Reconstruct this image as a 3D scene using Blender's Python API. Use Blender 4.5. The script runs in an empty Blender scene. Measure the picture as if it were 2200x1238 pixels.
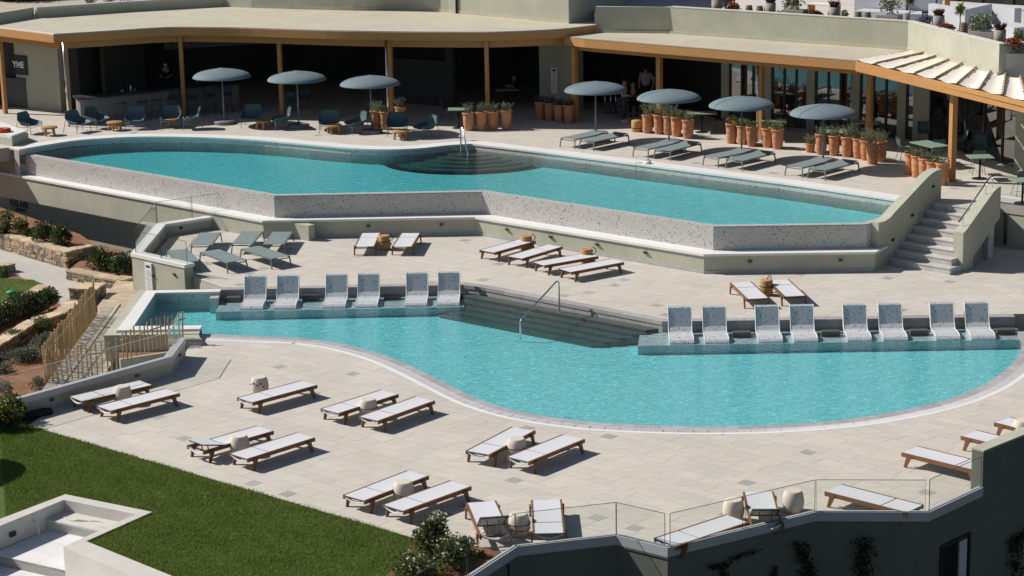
import bpy, math, random
import numpy as np
from mathutils import Vector, Matrix
R = math.radians
SC = bpy.context.scene
COL = SC.collection
rng = random.Random(11)

# ------------------------------------------------------------------ camera
FPX, PITCH, ROLL, CAMH = 4551.23, R(13.7266), R(-1.1662), 15.009
fw = Vector((0, math.cos(PITCH), -math.sin(PITCH)))
rt = Vector((1, 0, 0)); up = rt.cross(fw)
rt2 = math.cos(ROLL) * rt + math.sin(ROLL) * up
up2 = -math.sin(ROLL) * rt + math.cos(ROLL) * up
CAM = Vector((0, 0, CAMH))
cd = bpy.data.cameras.new('camera'); cam = bpy.data.objects.new('camera', cd); COL.objects.link(cam)
cd.sensor_width = 36.0; cd.lens = 36.0 * FPX / 2200.0; cd.clip_start = 0.5; cd.clip_end = 3000
m3 = Matrix((rt2, up2, -fw)).transposed()
cam.matrix_world = Matrix.Translation(CAM) @ m3.to_4x4()
SC.camera = cam

# ------------------------------------------------------------------ sky, sun, exposure
SUN_AZ = R(180 - 18.0); SUN_EL = R(39.0)          # direction towards the sun
sdir = Vector((math.cos(SUN_AZ) * math.cos(SUN_EL), math.sin(SUN_AZ) * math.cos(SUN_EL), math.sin(SUN_EL)))
w = bpy.data.worlds.new('World'); SC.world = w; w.use_nodes = True
nt = w.node_tree; bg = nt.nodes['Background']
sky = nt.nodes.new('ShaderNodeTexSky'); sky.sky_type = 'NISHITA'; sky.sun_disc = False
sky.sun_elevation = SUN_EL; sky.sun_rotation = math.atan2(sdir.x, sdir.y)
sky.altitude = 50; sky.air_density = 1.0; sky.dust_density = 1.0; sky.ozone_density = 1.0
nt.links.new(sky.outputs[0], bg.inputs[0]); bg.inputs[1].default_value = 0.055
sl = bpy.data.lights.new('sun', 'SUN'); sl.energy = 4.9; sl.angle = R(0.53); sl.color = (1.0, 0.94, 0.86)
so = bpy.data.objects.new('sun', sl); COL.objects.link(so)
so.rotation_euler = sdir.to_track_quat('Z', 'Y').to_euler(); so.location = (-60, 60, 60)
SC.view_settings.view_transform = 'Standard'; SC.view_settings.look = 'None'
SC.view_settings.exposure = 0.15; SC.view_settings.gamma = 1.0; SC.view_settings.use_curve_mapping = False
SC.render.engine = 'CYCLES'
SC.cycles.use_denoising = True
SC.cycles.max_bounces = 8; SC.cycles.transparent_max_bounces = 16; SC.cycles.diffuse_bounces = 3
SC.cycles.caustics_reflective = False; SC.cycles.caustics_refractive = False
SC.cycles.sample_clamp_indirect = 6.0

# ------------------------------------------------------------------ survey helpers
def W(px, py, z=0.0):
    """Point of the level plane at height z seen at pixel (px, py) of the 2200 px photograph."""
    d = fw + rt2 * ((px - 1100) / FPX) - up2 * ((py - 619) / FPX)
    t = (z - CAMH) / d.z
    return CAM + d * t
def PX(p):
    d = Vector(p) - CAM; z = d.dot(fw)
    return 1100 + FPX * d.dot(rt2) / z, 619 - FPX * d.dot(up2) / z
def w2(px, py, z=0.0):
    p = W(px, py, z); return (p.x, p.y)
def cr(o, x, y, s=6.875): return (o[0] + x / s, o[1] + y / s)   # a point of an enlarged crop
def seen(p, margin=30):
    x, y = PX(p); return -margin < x < 2200 + margin and -margin < y < 1238 + margin

# ------------------------------------------------------------------ mesh builder
class MB:
    def __init__(self): self.v = []; self.f = []
    def add(self, vs, fs):
        n = len(self.v); self.v += [tuple(p) for p in vs]; self.f += [tuple(i + n for i in f) for f in fs]; return self
    def box(self, c, s, rz=0.0, rx=0.0, ry=0.0):
        M = Matrix.Rotation(rz, 3, 'Z') @ Matrix.Rotation(ry, 3, 'Y') @ Matrix.Rotation(rx, 3, 'X')
        c = Vector(c); vs = []
        for z in (-.5, .5):
            for x, y in ((-.5, -.5), (.5, -.5), (.5, .5), (-.5, .5)):
                vs.append(c + M @ Vector((x * s[0], y * s[1], z * s[2])))
        return self.add(vs, [(3, 2, 1, 0), (4, 5, 6, 7), (0, 1, 5, 4), (1, 2, 6, 5), (2, 3, 7, 6), (3, 0, 4, 7)])
    def beam(self, a, b, wd, h, upv=(0, 0, 1), taper=1.0):
        a = Vector(a); b = Vector(b); d = (b - a).normalized(); u = Vector(upv)
        s = d.cross(u)
        if s.length < 1e-4: s = d.cross(Vector((1, 0, 0)))
        s.normalize(); u = s.cross(d).normalized(); vs = []
        for p, k in ((a, 1.0), (b, taper)):
            for x, y in ((-.5, -.5), (.5, -.5), (.5, .5), (-.5, .5)): vs.append(p + s * (x * wd * k) + u * (y * h * k))
        return self.add(vs, [(3, 2, 1, 0), (4, 5, 6, 7), (0, 1, 5, 4), (1, 2, 6, 5), (2, 3, 7, 6), (3, 0, 4, 7)])
    def tube(self, pts, r, n=8, r2=None, cap=True):
        pts = [Vector(p) for p in pts]; k = len(pts); vs = []; fs = []; pu = None
        for i, p in enumerate(pts):
            d = (pts[min(i + 1, k - 1)] - pts[max(i - 1, 0)]).normalized()
            u = pu if pu is not None else (Vector((0, 0, 1)) if abs(d.z) < .9 else Vector((1, 0, 0)))
            u = (u - d * u.dot(d)).normalized(); pu = u; s = d.cross(u)
            rr = r if r2 is None else r + (r2 - r) * i / (k - 1)
            for j in range(n):
                a = 2 * math.pi * j / n; vs.append(p + u * (math.cos(a) * rr) + s * (math.sin(a) * rr))
        for i in range(k - 1):
            for j in range(n):
                j2 = (j + 1) % n; fs.append((i * n + j, i * n + j2, (i + 1) * n + j2, (i + 1) * n + j))
        if cap: fs += [tuple(range(n - 1, -1, -1)), tuple(range((k - 1) * n, k * n))]
        return self.add(vs, fs)
    def lathe(self, prof, n=24, c=(0, 0, 0), wob=0.0, seed=1):
        rr = random.Random(seed); vs = []; fs = []; k = len(prof); ph = [rr.random() * 6.3 for _ in range(3)]
        for r, z in prof:
            for j in range(n):
                a = 2 * math.pi * j / n
                q = r * (1 + wob * (math.sin(2 * a + ph[0]) + .6 * math.sin(3 * a + ph[1] + z * 3)))
                vs.append((c[0] + q * math.cos(a), c[1] + q * math.sin(a), c[2] + z))
        for i in range(k - 1):
            for j in range(n):
                j2 = (j + 1) % n; fs.append((i * n + j, i * n + j2, (i + 1) * n + j2, (i + 1) * n + j))
        if prof[0][0] > 1e-5: fs.append(tuple(range(n - 1, -1, -1)))
        if prof[-1][0] > 1e-5: fs.append(tuple(range((k - 1) * n, k * n)))
        return self.add(vs, fs)
    def prism(self, poly, z0, z1, bottom=True):
        n = len(poly); area = sum(poly[i][0] * poly[(i + 1) % n][1] - poly[(i + 1) % n][0] * poly[i][1] for i in range(n))
        if area < 0: poly = poly[::-1]
        vs = [(p[0], p[1], z0) for p in poly] + [(p[0], p[1], z1) for p in poly]
        fs = [tuple(range(n, 2 * n))] + [(i, (i + 1) % n, n + (i + 1) % n, n + i) for i in range(n)]
        if bottom: fs.append(tuple(range(n - 1, -1, -1)))
        return self.add(vs, fs)
    def sheet(self, poly, z):
        return self.add([(p[0], p[1], z) for p in poly], [tuple(range(len(poly)))])
    def build(self, name, m, parent=None, smooth=False, kind=None, loc=None):
        me = bpy.data.meshes.new(name); me.from_pydata(self.v, [], self.f); me.update()
        if smooth: me.polygons.foreach_set('use_smooth', [True] * len(me.polygons))
        return link(name, me, m, parent, kind, loc)

def link(name, me, m, parent=None, kind=None, loc=None):
    if m is not None and not me.materials: me.materials.append(m)
    o = bpy.data.objects.new(name, me); COL.objects.link(o)
    if parent is not None: o.parent = parent
    if kind: o['kind'] = kind
    if loc is not None: o.location = loc
    return o
def tag(o, label, cat, group=None):
    o['label'] = label; o['category'] = cat
    if group: o['group'] = group
    return o
def thing(name, label, cat, loc=(0, 0, 0), rz=0.0, group=None):
    o = bpy.data.objects.new(name, None); COL.objects.link(o); o.location = loc; o.rotation_euler = (0, 0, rz)
    o.empty_display_size = .2
    return tag(o, label, cat, group)
def dup(root, loc, rz, label):
    r = root.copy(); COL.objects.link(r); r.location = loc; r.rotation_euler = (0, 0, rz); r['label'] = label
    for ch in root.children:
        c = ch.copy(); COL.objects.link(c); c.parent = r
        for g in ch.children:
            d = g.copy(); COL.objects.link(d); d.parent = c
    return r
def offs(pts, d, closed=False):
    """Polyline moved sideways by d (left of its direction is positive), mitred."""
    n = len(pts); out = []
    for i in range(n):
        ds = []
        if closed or i > 0: a = Vector(pts[i - 1]); ds.append((Vector(pts[i]) - a).normalized())
        if closed or i < n - 1: ds.append((Vector(pts[(i + 1) % n]) - Vector(pts[i])).normalized())
        ns = [Vector((-e.y, e.x)) for e in ds]; nn = sum(ns, Vector((0, 0))).normalized()
        k = d / max(.3, nn.dot(ns[0])); out.append((pts[i][0] + nn.x * k, pts[i][1] + nn.y * k))
    return out
def strip(pts, d0, d1): return offs(pts, d0) + offs(pts, d1)[::-1]
def plen(pts): return sum((Vector(pts[i + 1]) - Vector(pts[i])).length for i in range(len(pts) - 1))
def along(pts, s):
    for i in range(len(pts) - 1):
        a = Vector(pts[i]); b = Vector(pts[i + 1]); L = (b - a).length
        if s <= L or i == len(pts) - 2:
            p = a + (b - a) * (s / L); return p, (b - a) / L
        s -= L
def smooth_line(pts, k=6):
    out = []; n = len(pts)
    for i in range(n - 1):
        p0, p1, p2, p3 = [Vector(pts[min(max(j, 0), n - 1)]) for j in (i - 1, i, i + 1, i + 2)]
        for t in np.linspace(0, 1, k, endpoint=False):
            q = .5 * ((2 * p1) + (p2 - p0) * t + (2 * p0 - 5 * p1 + 4 * p2 - p3) * t * t + (3 * p1 - p0 - 3 * p2 + p3) * t ** 3)
            out.append((q.x, q.y))
    out.append(tuple(pts[-1])); return out

# ------------------------------------------------------------------ materials
def N(nt, t, **k):
    n = nt.nodes.new(t)
    for a, b in k.items(): setattr(n, a, b)
    return n
def mth(nt, op, a, b=None):
    n = N(nt, 'ShaderNodeMath', operation=op)
    for i, x in enumerate((a, b)):
        if x is None: continue
        if isinstance(x, (int, float)): n.inputs[i].default_value = x
        else: nt.links.new(x, n.inputs[i])
    return n.outputs[0]
def noise(nt, vec, scale, detail=3.0, rough=.55):
    n = N(nt, 'ShaderNodeTexNoise'); n.inputs['Scale'].default_value = scale; n.inputs['Detail'].default_value = detail
    n.inputs['Roughness'].default_value = rough; nt.links.new(vec, n.inputs['Vector']); return n.outputs[0]
def pos(nt): return N(nt, 'ShaderNodeNewGeometry').outputs['Position']
def stretch(nt, vec, s, rz=0.0):
    n = N(nt, 'ShaderNodeMapping'); n.inputs['Scale'].default_value = s; n.inputs['Rotation'].default_value = (0, 0, rz)
    nt.links.new(vec, n.inputs['Vector']); return n.outputs[0]
def rnd(nt):
    a = N(nt, 'ShaderNodeObjectInfo').outputs['Random']; b = N(nt, 'ShaderNodeNewGeometry').outputs['Random Per Island']
    return mth(nt, 'FRACT', mth(nt, 'ADD', a, b))
def ramp(nt, fac, cols):
    n = N(nt, 'ShaderNodeValToRGB'); e = n.color_ramp.elements
    while len(e) < len(cols): e.new(.5)
    for i, (p, c) in enumerate(cols): e[i].position = p; e[i].color = (c[0], c[1], c[2], 1)
    nt.links.new(fac, n.inputs[0]); return n.outputs[0]
def mixc(nt, fac, a, b, mode='MIX'):
    n = N(nt, 'ShaderNodeMix', data_type='RGBA', blend_type=mode)
    for sock, x in ((n.inputs[0], fac), (n.inputs[6], a), (n.inputs[7], b)):
        if isinstance(x, (int, float)): sock.default_value = x
        elif isinstance(x, tuple): sock.default_value = (x[0], x[1], x[2], 1)
        else: nt.links.new(x, sock)
    return n.outputs[2]
def mapr(nt, x, a, b, c, d):
    n = N(nt, 'ShaderNodeMapRange'); n.clamp = True
    for i, q in enumerate((a, b, c, d)): n.inputs[i + 1].default_value = q
    nt.links.new(x, n.inputs[0]); return n.outputs[0]
def mat(name, col, rough=.7, var=.0, vs=4.0, var2=.0, vs2=.6, rand=.0, bump=.0, bs=30.0, metal=0.0, spec=.4, st=None, rz=0.0, col2=None, trans=None):
    m = bpy.data.materials.new(name); m.use_nodes = True; nt = m.node_tree; b = nt.nodes['Principled BSDF']
    b.inputs['Roughness'].default_value = rough; b.inputs['Metallic'].default_value = metal
    b.inputs['Specular IOR Level'].default_value = spec
    p = pos(nt)
    if st: p = stretch(nt, p, st, rz)
    k = None
    def acc(x, amp):
        nonlocal k
        y = mapr(nt, x, .25, .75, 1 - amp, 1 + amp); k = y if k is None else mth(nt, 'MULTIPLY', k, y)
    if var: acc(noise(nt, p, vs, 5), var)
    if var2: acc(noise(nt, pos(nt), vs2, 3), var2)
    if rand:
        y = mapr(nt, rnd(nt), 0, 1, 1 - rand, 1 + rand); k = y if k is None else mth(nt, 'MULTIPLY', k, y)
    c = col
    if col2: c = mixc(nt, rnd(nt), col, col2)
    if k is not None:
        vm = N(nt, 'ShaderNodeVectorMath', operation='SCALE')
        if isinstance(c, tuple): vm.inputs[0].default_value = c
        else: nt.links.new(c, vm.inputs[0])
        nt.links.new(k, vm.inputs['Scale']); nt.links.new(vm.outputs[0], b.inputs['Base Color'])
    elif isinstance(c, tuple): b.inputs['Base Color'].default_value = (*c, 1)
    else: nt.links.new(c, b.inputs['Base Color'])
    if bump:
        bn = N(nt, 'ShaderNodeBump'); bn.inputs['Strength'].default_value = bump; bn.inputs['Distance'].default_value = .02
        nt.links.new(noise(nt, p, bs, 4), bn.inputs['Height']); nt.links.new(bn.outputs[0], b.inputs['Normal'])
    if trans:
        # thin leaf: part of the light passes through
        t = N(nt, 'ShaderNodeBsdfTranslucent'); t.inputs[0].default_value = (*trans, 1)
        mx = N(nt, 'ShaderNodeMixShader'); mx.inputs[0].default_value = .3
        nt.links.new(b.outputs[0], mx.inputs[1]); nt.links.new(t.outputs[0], mx.inputs[2])
        nt.links.new(mx.outputs[0], nt.nodes['Material Output'].inputs[0])
    return m

M = {}
M['plaster'] = mat('sage_plaster', (.42, .425, .345), .9, var=.07, vs=6, var2=.10, vs2=.8, bump=.15, bs=60, st=(1, 1, .5))
M['plaster_in'] = mat('shade_dark_plaster', (.055, .06, .058), .9, var=.1, vs=3)  # indoor shade put into the colour: plaster darkened under the roofs
M['void'] = mat('shade_dark_void', (.018, .019, .021), .9)  # deep shade put into a near black colour
M['white'] = mat('white_coping', (.72, .71, .70), .6, var=.04, vs=3, var2=.04, vs2=.5)
M['conc'] = mat('white_concrete', (.56, .54, .50), .85, var=.06, vs=4, var2=.08, vs2=.7, bump=.1, bs=40)
M['conc2'] = mat('white_court_tile', (.72, .72, .72), .7, var=.04, vs=3, rand=.04)
M['skirt'] = mat('grey_marble_skirting', (.40, .40, .42), .5, var=.18, vs=5, rand=.05)
M['marble'] = mat('grey_veined_marble', (.40, .385, .39), .45, var=.28, vs=3.5, rand=.12, st=(1, 3, 1), rz=.6)
M['wetmarble'] = mat('coping_marble', (.37, .36, .355), .5, var=.15, vs=6, rand=.1)
M['grate'] = mat('white_grating', (.66, .65, .66), .5, rand=.03)
M['slot'] = mat('gutter_channel', (.22, .22, .24), .8)
M['joint'] = mat('paving_joint', (.43, .405, .37), .95, var=.1, vs=8)
M['soil'] = mat('red_soil', (.23, .105, .055), 1.0, var=.35, vs=9, var2=.2, vs2=1.5, bump=.9, bs=18)
M['ground'] = mat('dark_scrub_ground', (.055, .055, .035), 1.0, var=.15, vs=2, bump=.4, bs=6)
M['path'] = mat('pale_path_concrete', (.46, .44, .41), .9, var=.08, vs=5, var2=.08)
M['teak'] = mat('teak', (.185, .085, .040), .55, var=.25, vs=14, rand=.12, st=(1, 1, 6))
M['sling'] = mat('pale_grey_sling', (.60, .61, .645), .85, var=.03, vs=40)
M['alu'] = mat('grey_green_aluminium', (.150, .185, .190), .45, spec=.5, var=.05)
M['gsling'] = mat('grey_green_sling', (.185, .235, .24), .8, var=.04, vs=30)
M['weave'] = mat('teal_grey_weave', (.145, .200, .228), .75, var=.10, vs=10, st=(.6, .6, 7), bump=.3, bs=90)
M['terra'] = mat('terracotta', (.50, .235, .120), .85, var=.10, vs=5, rand=.12, st=(.5, .5, 4), bump=.15, bs=30)
M['drumw'] = mat('whitewashed_wood', (.64, .57, .50), .85, var=.14, vs=10, rand=.08, st=(4, 4, .6), bump=.3, bs=30)
M['drumy'] = mat('golden_bamboo', (.42, .25, .085), .7, var=.15, vs=10, rand=.06, st=(4, 4, .6))
M['rope'] = mat('dark_rope', (.035, .033, .035), .8)
M['wood'] = mat('honey_larch', (.47, .235, .082), .65, var=.16, vs=9, rand=.06, st=(.7, .7, 5))
M['woodtab'] = mat('golden_low_table_wood', (.40, .215, .075), .6, var=.2, vs=8, rand=.08)
M['bamboo'] = mat('pale_bamboo', (.43, .31, .165), .6, var=.2, vs=6, rand=.22)
M['plank'] = mat('weathered_plank', (.46, .42, .365), .85, var=.2, vs=5, rand=.16, st=(1, 6, 1))
M['stone'] = mat('rough_wall_stone', (.245, .215, .185), .95, var=.30, vs=7, rand=.42, bump=.8, bs=14, col2=(.36, .25, .14))
M['cap'] = mat('sandstone_cap', (.52, .41, .28), .95, var=.2, vs=5, rand=.2, bump=.5, bs=12)
M['mortar'] = mat('wall_mortar', (.16, .15, .14), 1.0, var=.2)
M['brickp'] = mat('tan_paver', (.46, .37, .27), .9, var=.1, rand=.16)
M['roofm'] = mat('beige_roof_membrane', (.465, .435, .345), .95, var=.07, vs=3, var2=.08, vs2=.7, bump=.2, bs=25)
M['steel'] = mat('polished_steel', (.68, .69, .70), .16, metal=1.0)
M['dsteel'] = mat('dark_steel', (.10, .105, .11), .4, metal=.6)
M['black'] = mat('black_metal', (.012, .013, .015), .5)
M['mull'] = mat('dark_mullion', (.022, .026, .028), .45)
M['alum'] = mat('anodised_channel', (.46, .47, .49), .45, spec=.5, var=.04)
M['canvas'] = mat('cream_canvas', (.82, .75, .66), .9, var=.06, vs=8, rand=.05)
M['cplant'] = mat('grey_concrete_planter', (.30, .28, .275), .9, var=.1, vs=8, rand=.06)
M['sofa'] = mat('white_masonry_sofa', (.52, .53, .57), .9, var=.04, vs=4)
M['basket'] = mat('grey_wicker', (.22, .185, .14), .9, var=.3, vs=12, rand=.1)
M['teal'] = mat('teal_chair_shell', (.070, .122, .142), .6, rand=.08)
M['stool'] = mat('dark_stool_shell', (.05, .06, .062), .6)
M['terraz'] = mat('green_terrazzo_top', (.24, .32, .255), .4, var=.30, vs=22)
M['bar'] = mat('bar_front_plaster', (.20, .19, .185), .85, var=.06)
M['bartop'] = mat('bar_counter_top', (.05, .055, .065), .35)
M['paper'] = mat('white_board', (.72, .73, .75), .6)
M['ink'] = mat('navy_ink', (.012, .020, .055), .7)
M['greyink'] = mat('grey_print', (.52, .53, .55), .7)
M['red'] = mat('orange_red_plastic', (.60, .060, .022), .45)
M['graydisc'] = mat('parasol_base_concrete', (.205, .205, .25), .8, var=.08)
M['blackst'] = mat('wet_black_granite', (.10, .095, .085), .45, var=.35, vs=18)
M['skin'] = mat('skin', (.42, .235, .165), .6)
M['shirt'] = mat('pale_blue_shirt', (.27, .31, .40), .85)
M['dark'] = mat('black_cloth', (.015, .016, .018), .9)
M['jean'] = mat('navy_jeans', (.035, .045, .075), .9)
M['hair'] = mat('dark_hair', (.02, .014, .01), .7)
M['hose'] = mat('pale_hose', (.55, .52, .45), .6)
M['bluew'] = mat('blue_plastic', (.10, .22, .45), .5)
M['maskm'] = mat('pale_face_mask', (.5, .6, .66), .8)
for nm, c, c2 in (('leaf_dark', (.028, .050, .020), (.050, .075, .024)), ('leaf_mid', (.055, .085, .026), (.085, .115, .035)),
                  ('leaf_grey', (.120, .150, .085), (.175, .200, .125)), ('leaf_lime', (.150, .190, .035), (.095, .135, .03)),
                  ('leaf_maroon', (.045, .018, .016), (.075, .028, .020)), ('leaf_blue', (.075, .105, .075), (.11, .14, .10)),
                  ('leaf_vine', (.022, .040, .016), (.035, .055, .02))):
    M[nm] = mat(nm, c, .6, rand=.3, spec=.3, col2=c2, trans=tuple(x * 1.6 for x in c2))
M['petal_w'] = mat('white_petal', (.78, .76, .62), .8)
M['petal_y'] = mat('yellow_petal', (.75, .48, .02), .8)
M['petal_r'] = mat('red_orange_bloom', (.42, .075, .03), .8, rand=.35)
M['petal_p'] = mat('pink_petal', (.52, .12, .17), .8)
M['petal_v'] = mat('mauve_petal', (.22, .24, .45), .8)
M['bark'] = mat('bark', (.16, .13, .10), .95, var=.2)
M['grass'] = mat('turf_blade', (.105, .160, .026), .7, rand=.30, spec=.12, col2=(.140, .195, .040), trans=(.17, .24, .04))
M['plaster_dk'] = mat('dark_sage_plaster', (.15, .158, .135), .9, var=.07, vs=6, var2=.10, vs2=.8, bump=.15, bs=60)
M['bank'] = mat('pale_dry_bank', (.42, .37, .30), 1.0, var=.15, vs=2, bump=.4, bs=6)
M['turf'] = mat('turf_base', (.070, .110, .020), 1.0, var=.3, vs=12)

def tile_mat(name, stops, rough, streak, rz):
    m = bpy.data.materials.new(name); m.use_nodes = True; nt = m.node_tree; b = nt.nodes['Principled BSDF']
    b.inputs['Roughness'].default_value = rough; b.inputs['Specular IOR Level'].default_value = .3
    p = pos(nt); r = rnd(nt)
    c = ramp(nt, r, stops)
    # every tile is cut from another place of the quarry: move the grain by its random number
    cb = N(nt, 'ShaderNodeCombineXYZ'); nt.links.new(mth(nt, 'MULTIPLY', r, 91.0), cb.inputs[0]); nt.links.new(mth(nt, 'MULTIPLY', r, 53.0), cb.inputs[1])
    ad = N(nt, 'ShaderNodeVectorMath', operation='ADD'); nt.links.new(stretch(nt, p, (1, 4.5, 1), rz), ad.inputs[0]); nt.links.new(cb.outputs[0], ad.inputs[1])
    n1 = mapr(nt, noise(nt, ad.outputs[0], 1.6, 6, .6), .25, .75, 1 - streak, 1 + streak)
    n2 = mapr(nt, noise(nt, p, .35, 3), .3, .7, .95, 1.05)
    n3 = mapr(nt, noise(nt, p, 22, 3), .3, .7, .97, 1.03)
    k = mth(nt, 'MULTIPLY', mth(nt, 'MULTIPLY', n1, n2), n3)
    vm = N(nt, 'ShaderNodeVectorMath', operation='SCALE'); nt.links.new(c, vm.inputs[0]); nt.links.new(k, vm.inputs['Scale'])
    nt.links.new(vm.outputs[0], b.inputs['Base Color'])
    bn = N(nt, 'ShaderNodeBump'); bn.inputs['Strength'].default_value = .12; bn.inputs['Distance'].default_value = .01
    nt.links.new(noise(nt, p, 35, 4), bn.inputs['Height']); nt.links.new(bn.outputs[0], b.inputs['Normal'])
    return m
TS = [(0, (.530, .497, .445)), (.25, (.555, .515, .462)), (.45, (.515, .485, .440)), (.62, (.560, .515, .445)), (.8, (.500, .475, .435)), (1, (.575, .530, .475))]
M['tile'] = tile_mat('pale_limestone_tile', TS, .75, .085, R(42))
M['tilegrey'] = tile_mat('grey_stone_tile', [(0, (.345, .335, .32)), (.5, (.38, .37, .35)), (1, (.33, .325, .315))], .7, .09, R(42))

def mosaic(name, base, dark, dens, scale, rough=.35, tint=None):
    """glass mosaic: small square tesserae, a share of them darker"""
    m = bpy.data.materials.new(name); m.use_nodes = True; nt = m.node_tree; b = nt.nodes['Principled BSDF']
    b.inputs['Roughness'].default_value = rough; b.inputs['Specular IOR Level'].default_value = .35
    p = pos(nt)
    v = N(nt, 'ShaderNodeTexVoronoi'); v.inputs['Scale'].default_value = scale; nt.links.new(p, v.inputs['Vector'])
    sx = N(nt, 'ShaderNodeSeparateColor'); nt.links.new(v.outputs['Color'], sx.inputs[0])
    dk = mth(nt, 'MULTIPLY', mth(nt, 'LESS_THAN', sx.outputs[0], dens), mth(nt, 'LESS_THAN', v.outputs['Distance'], .42))
    v2 = N(nt, 'ShaderNodeTexVoronoi'); v2.inputs['Scale'].default_value = scale * 2.3; nt.links.new(p, v2.inputs['Vector'])
    s2 = N(nt, 'ShaderNodeSeparateColor'); nt.links.new(v2.outputs['Color'], s2.inputs[0])
    lt = mapr(nt, s2.outputs[1], 0, 1, .86, 1.12)
    vm = N(nt, 'ShaderNodeVectorMath', operation='SCALE'); vm.inputs[0].default_value = base; nt.links.new(lt, vm.inputs['Scale'])
    c = mixc(nt, dk, vm.outputs[0], mixc(nt, sx.outputs[1], dark, tuple(x * 2.6 for x in dark)))
    nt.links.new(c, b.inputs['Base Color']); return m
M['mos_wall'] = mosaic('white_terrazzo_mosaic', (.50, .49, .465), (.075, .08, .09), .16, 20)
M['mos_seat'] = mosaic('pale_seat_mosaic', (.54, .56, .58), (.09, .11, .14), .15, 21)
M['mos_floor'] = mosaic('pool_floor_mosaic', (.74, .78, .78), (.5, .58, .60), .12, 14)
M['mos_dark'] = mosaic('dark_step_mosaic', (.075, .095, .085), (.03, .04, .04), .4, 10)

def schlick(nt, f0, normal=None):
    g = N(nt, 'ShaderNodeNewGeometry'); d = N(nt, 'ShaderNodeVectorMath', operation='DOT_PRODUCT'); nt.links.new(g.outputs['Incoming'], d.inputs[0])
    nt.links.new(normal if normal is not None else g.outputs['Normal'], d.inputs[1])
    k = mth(nt, 'POWER', mth(nt, 'MAXIMUM', mth(nt, 'SUBTRACT', 1.0, mth(nt, 'ABSOLUTE', d.outputs['Value'])), 0.0), 5.0)
    return mth(nt, 'ADD', f0, mth(nt, 'MULTIPLY', k, 1.0 - f0))
def glass_mat(name, tint, refl, rough=0.0):
    m = bpy.data.materials.new(name); m.use_nodes = True; nt = m.node_tree; nt.nodes.remove(nt.nodes['Principled BSDF'])
    t = N(nt, 'ShaderNodeBsdfTransparent'); t.inputs[0].default_value = (*tint, 1)
    g = N(nt, 'ShaderNodeBsdfGlossy'); g.inputs['Roughness'].default_value = rough
    mx = N(nt, 'ShaderNodeMixShader'); nt.links.new(mth(nt, 'MINIMUM', mth(nt, 'MULTIPLY', schlick(nt, .04), refl), 1.0), mx.inputs[0])
    nt.links.new(t.outputs[0], mx.inputs[1]); nt.links.new(g.outputs[0], mx.inputs[2])
    nt.links.new(mx.outputs[0], nt.nodes['Material Output'].inputs[0]); return m
M['glass'] = glass_mat('clear_balustrade_glass', (.97, .985, .975), .7)
M['pane'] = bpy.data.materials.new('reflective_window_glass'); M['pane'].use_nodes = True
_b = M['pane'].node_tree.nodes['Principled BSDF']; _b.inputs['Base Color'].default_value = (.006, .008, .010, 1)
_b.inputs['Roughness'].default_value = .015; _b.inputs['IOR'].default_value = 2.6; _b.inputs['Specular IOR Level'].default_value = .5

def water_mat(name, absorb, density, ripple, scale):
    m = bpy.data.materials.new(name); m.use_nodes = True; nt = m.node_tree; nt.nodes.remove(nt.nodes['Principled BSDF'])
    out = nt.nodes['Material Output']; p = pos(nt)
    h1 = noise(nt, stretch(nt, p, (1.0, 1.25, 1), .5), scale, 4, .6)
    h2 = noise(nt, stretch(nt, p, (1.0, .8, 1), -.4), scale * 2.6, 3, .6)
    h = mth(nt, 'ADD', h1, mth(nt, 'MULTIPLY', h2, .45))
    bn = N(nt, 'ShaderNodeBump'); bn.inputs['Strength'].default_value = ripple; bn.inputs['Distance'].default_value = .06
    nt.links.new(h, bn.inputs['Height'])
    fr = schlick(nt, .02, bn.outputs[0])
    g = N(nt, 'ShaderNodeBsdfGlossy'); g.inputs['Roughness'].default_value = .04; nt.links.new(bn.outputs[0], g.inputs['Normal'])
    t = N(nt, 'ShaderNodeBsdfTransparent')
    # painted caustics: a cell pattern in the see-through tint stands for ripple-focused light
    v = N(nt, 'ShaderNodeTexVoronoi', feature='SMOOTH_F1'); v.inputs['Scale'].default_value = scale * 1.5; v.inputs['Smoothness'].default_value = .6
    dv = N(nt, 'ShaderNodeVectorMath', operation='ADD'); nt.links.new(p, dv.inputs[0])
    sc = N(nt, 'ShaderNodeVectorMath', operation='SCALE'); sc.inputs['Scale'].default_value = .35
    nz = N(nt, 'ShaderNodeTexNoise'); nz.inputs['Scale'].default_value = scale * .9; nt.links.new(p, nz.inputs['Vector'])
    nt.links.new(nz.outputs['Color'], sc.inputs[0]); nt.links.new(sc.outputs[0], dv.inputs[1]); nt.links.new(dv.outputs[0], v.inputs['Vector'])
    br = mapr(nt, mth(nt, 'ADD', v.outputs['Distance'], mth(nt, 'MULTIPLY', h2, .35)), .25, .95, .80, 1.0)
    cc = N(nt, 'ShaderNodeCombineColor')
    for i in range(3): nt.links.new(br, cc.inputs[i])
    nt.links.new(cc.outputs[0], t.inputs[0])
    mx = N(nt, 'ShaderNodeMixShader'); nt.links.new(fr, mx.inputs[0]); nt.links.new(t.outputs[0], mx.inputs[1]); nt.links.new(g.outputs[0], mx.inputs[2])
    nt.links.new(mx.outputs[0], out.inputs['Surface'])
    va = N(nt, 'ShaderNodeVolumeAbsorption'); va.inputs['Color'].default_value = (*absorb, 1); va.inputs['Density'].default_value = density
    nt.links.new(va.outputs[0], out.inputs['Volume'])
    return m
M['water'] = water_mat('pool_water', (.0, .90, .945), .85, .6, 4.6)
M['tread'] = mat('stair_tread_marble', (.50, .48, .455), .6, var=.12, vs=4, rand=.06)
M['skirtstep'] = mat('stair_riser_marble', (.44, .435, .43), .6, var=.22, vs=3.5, rand=.08)
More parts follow.
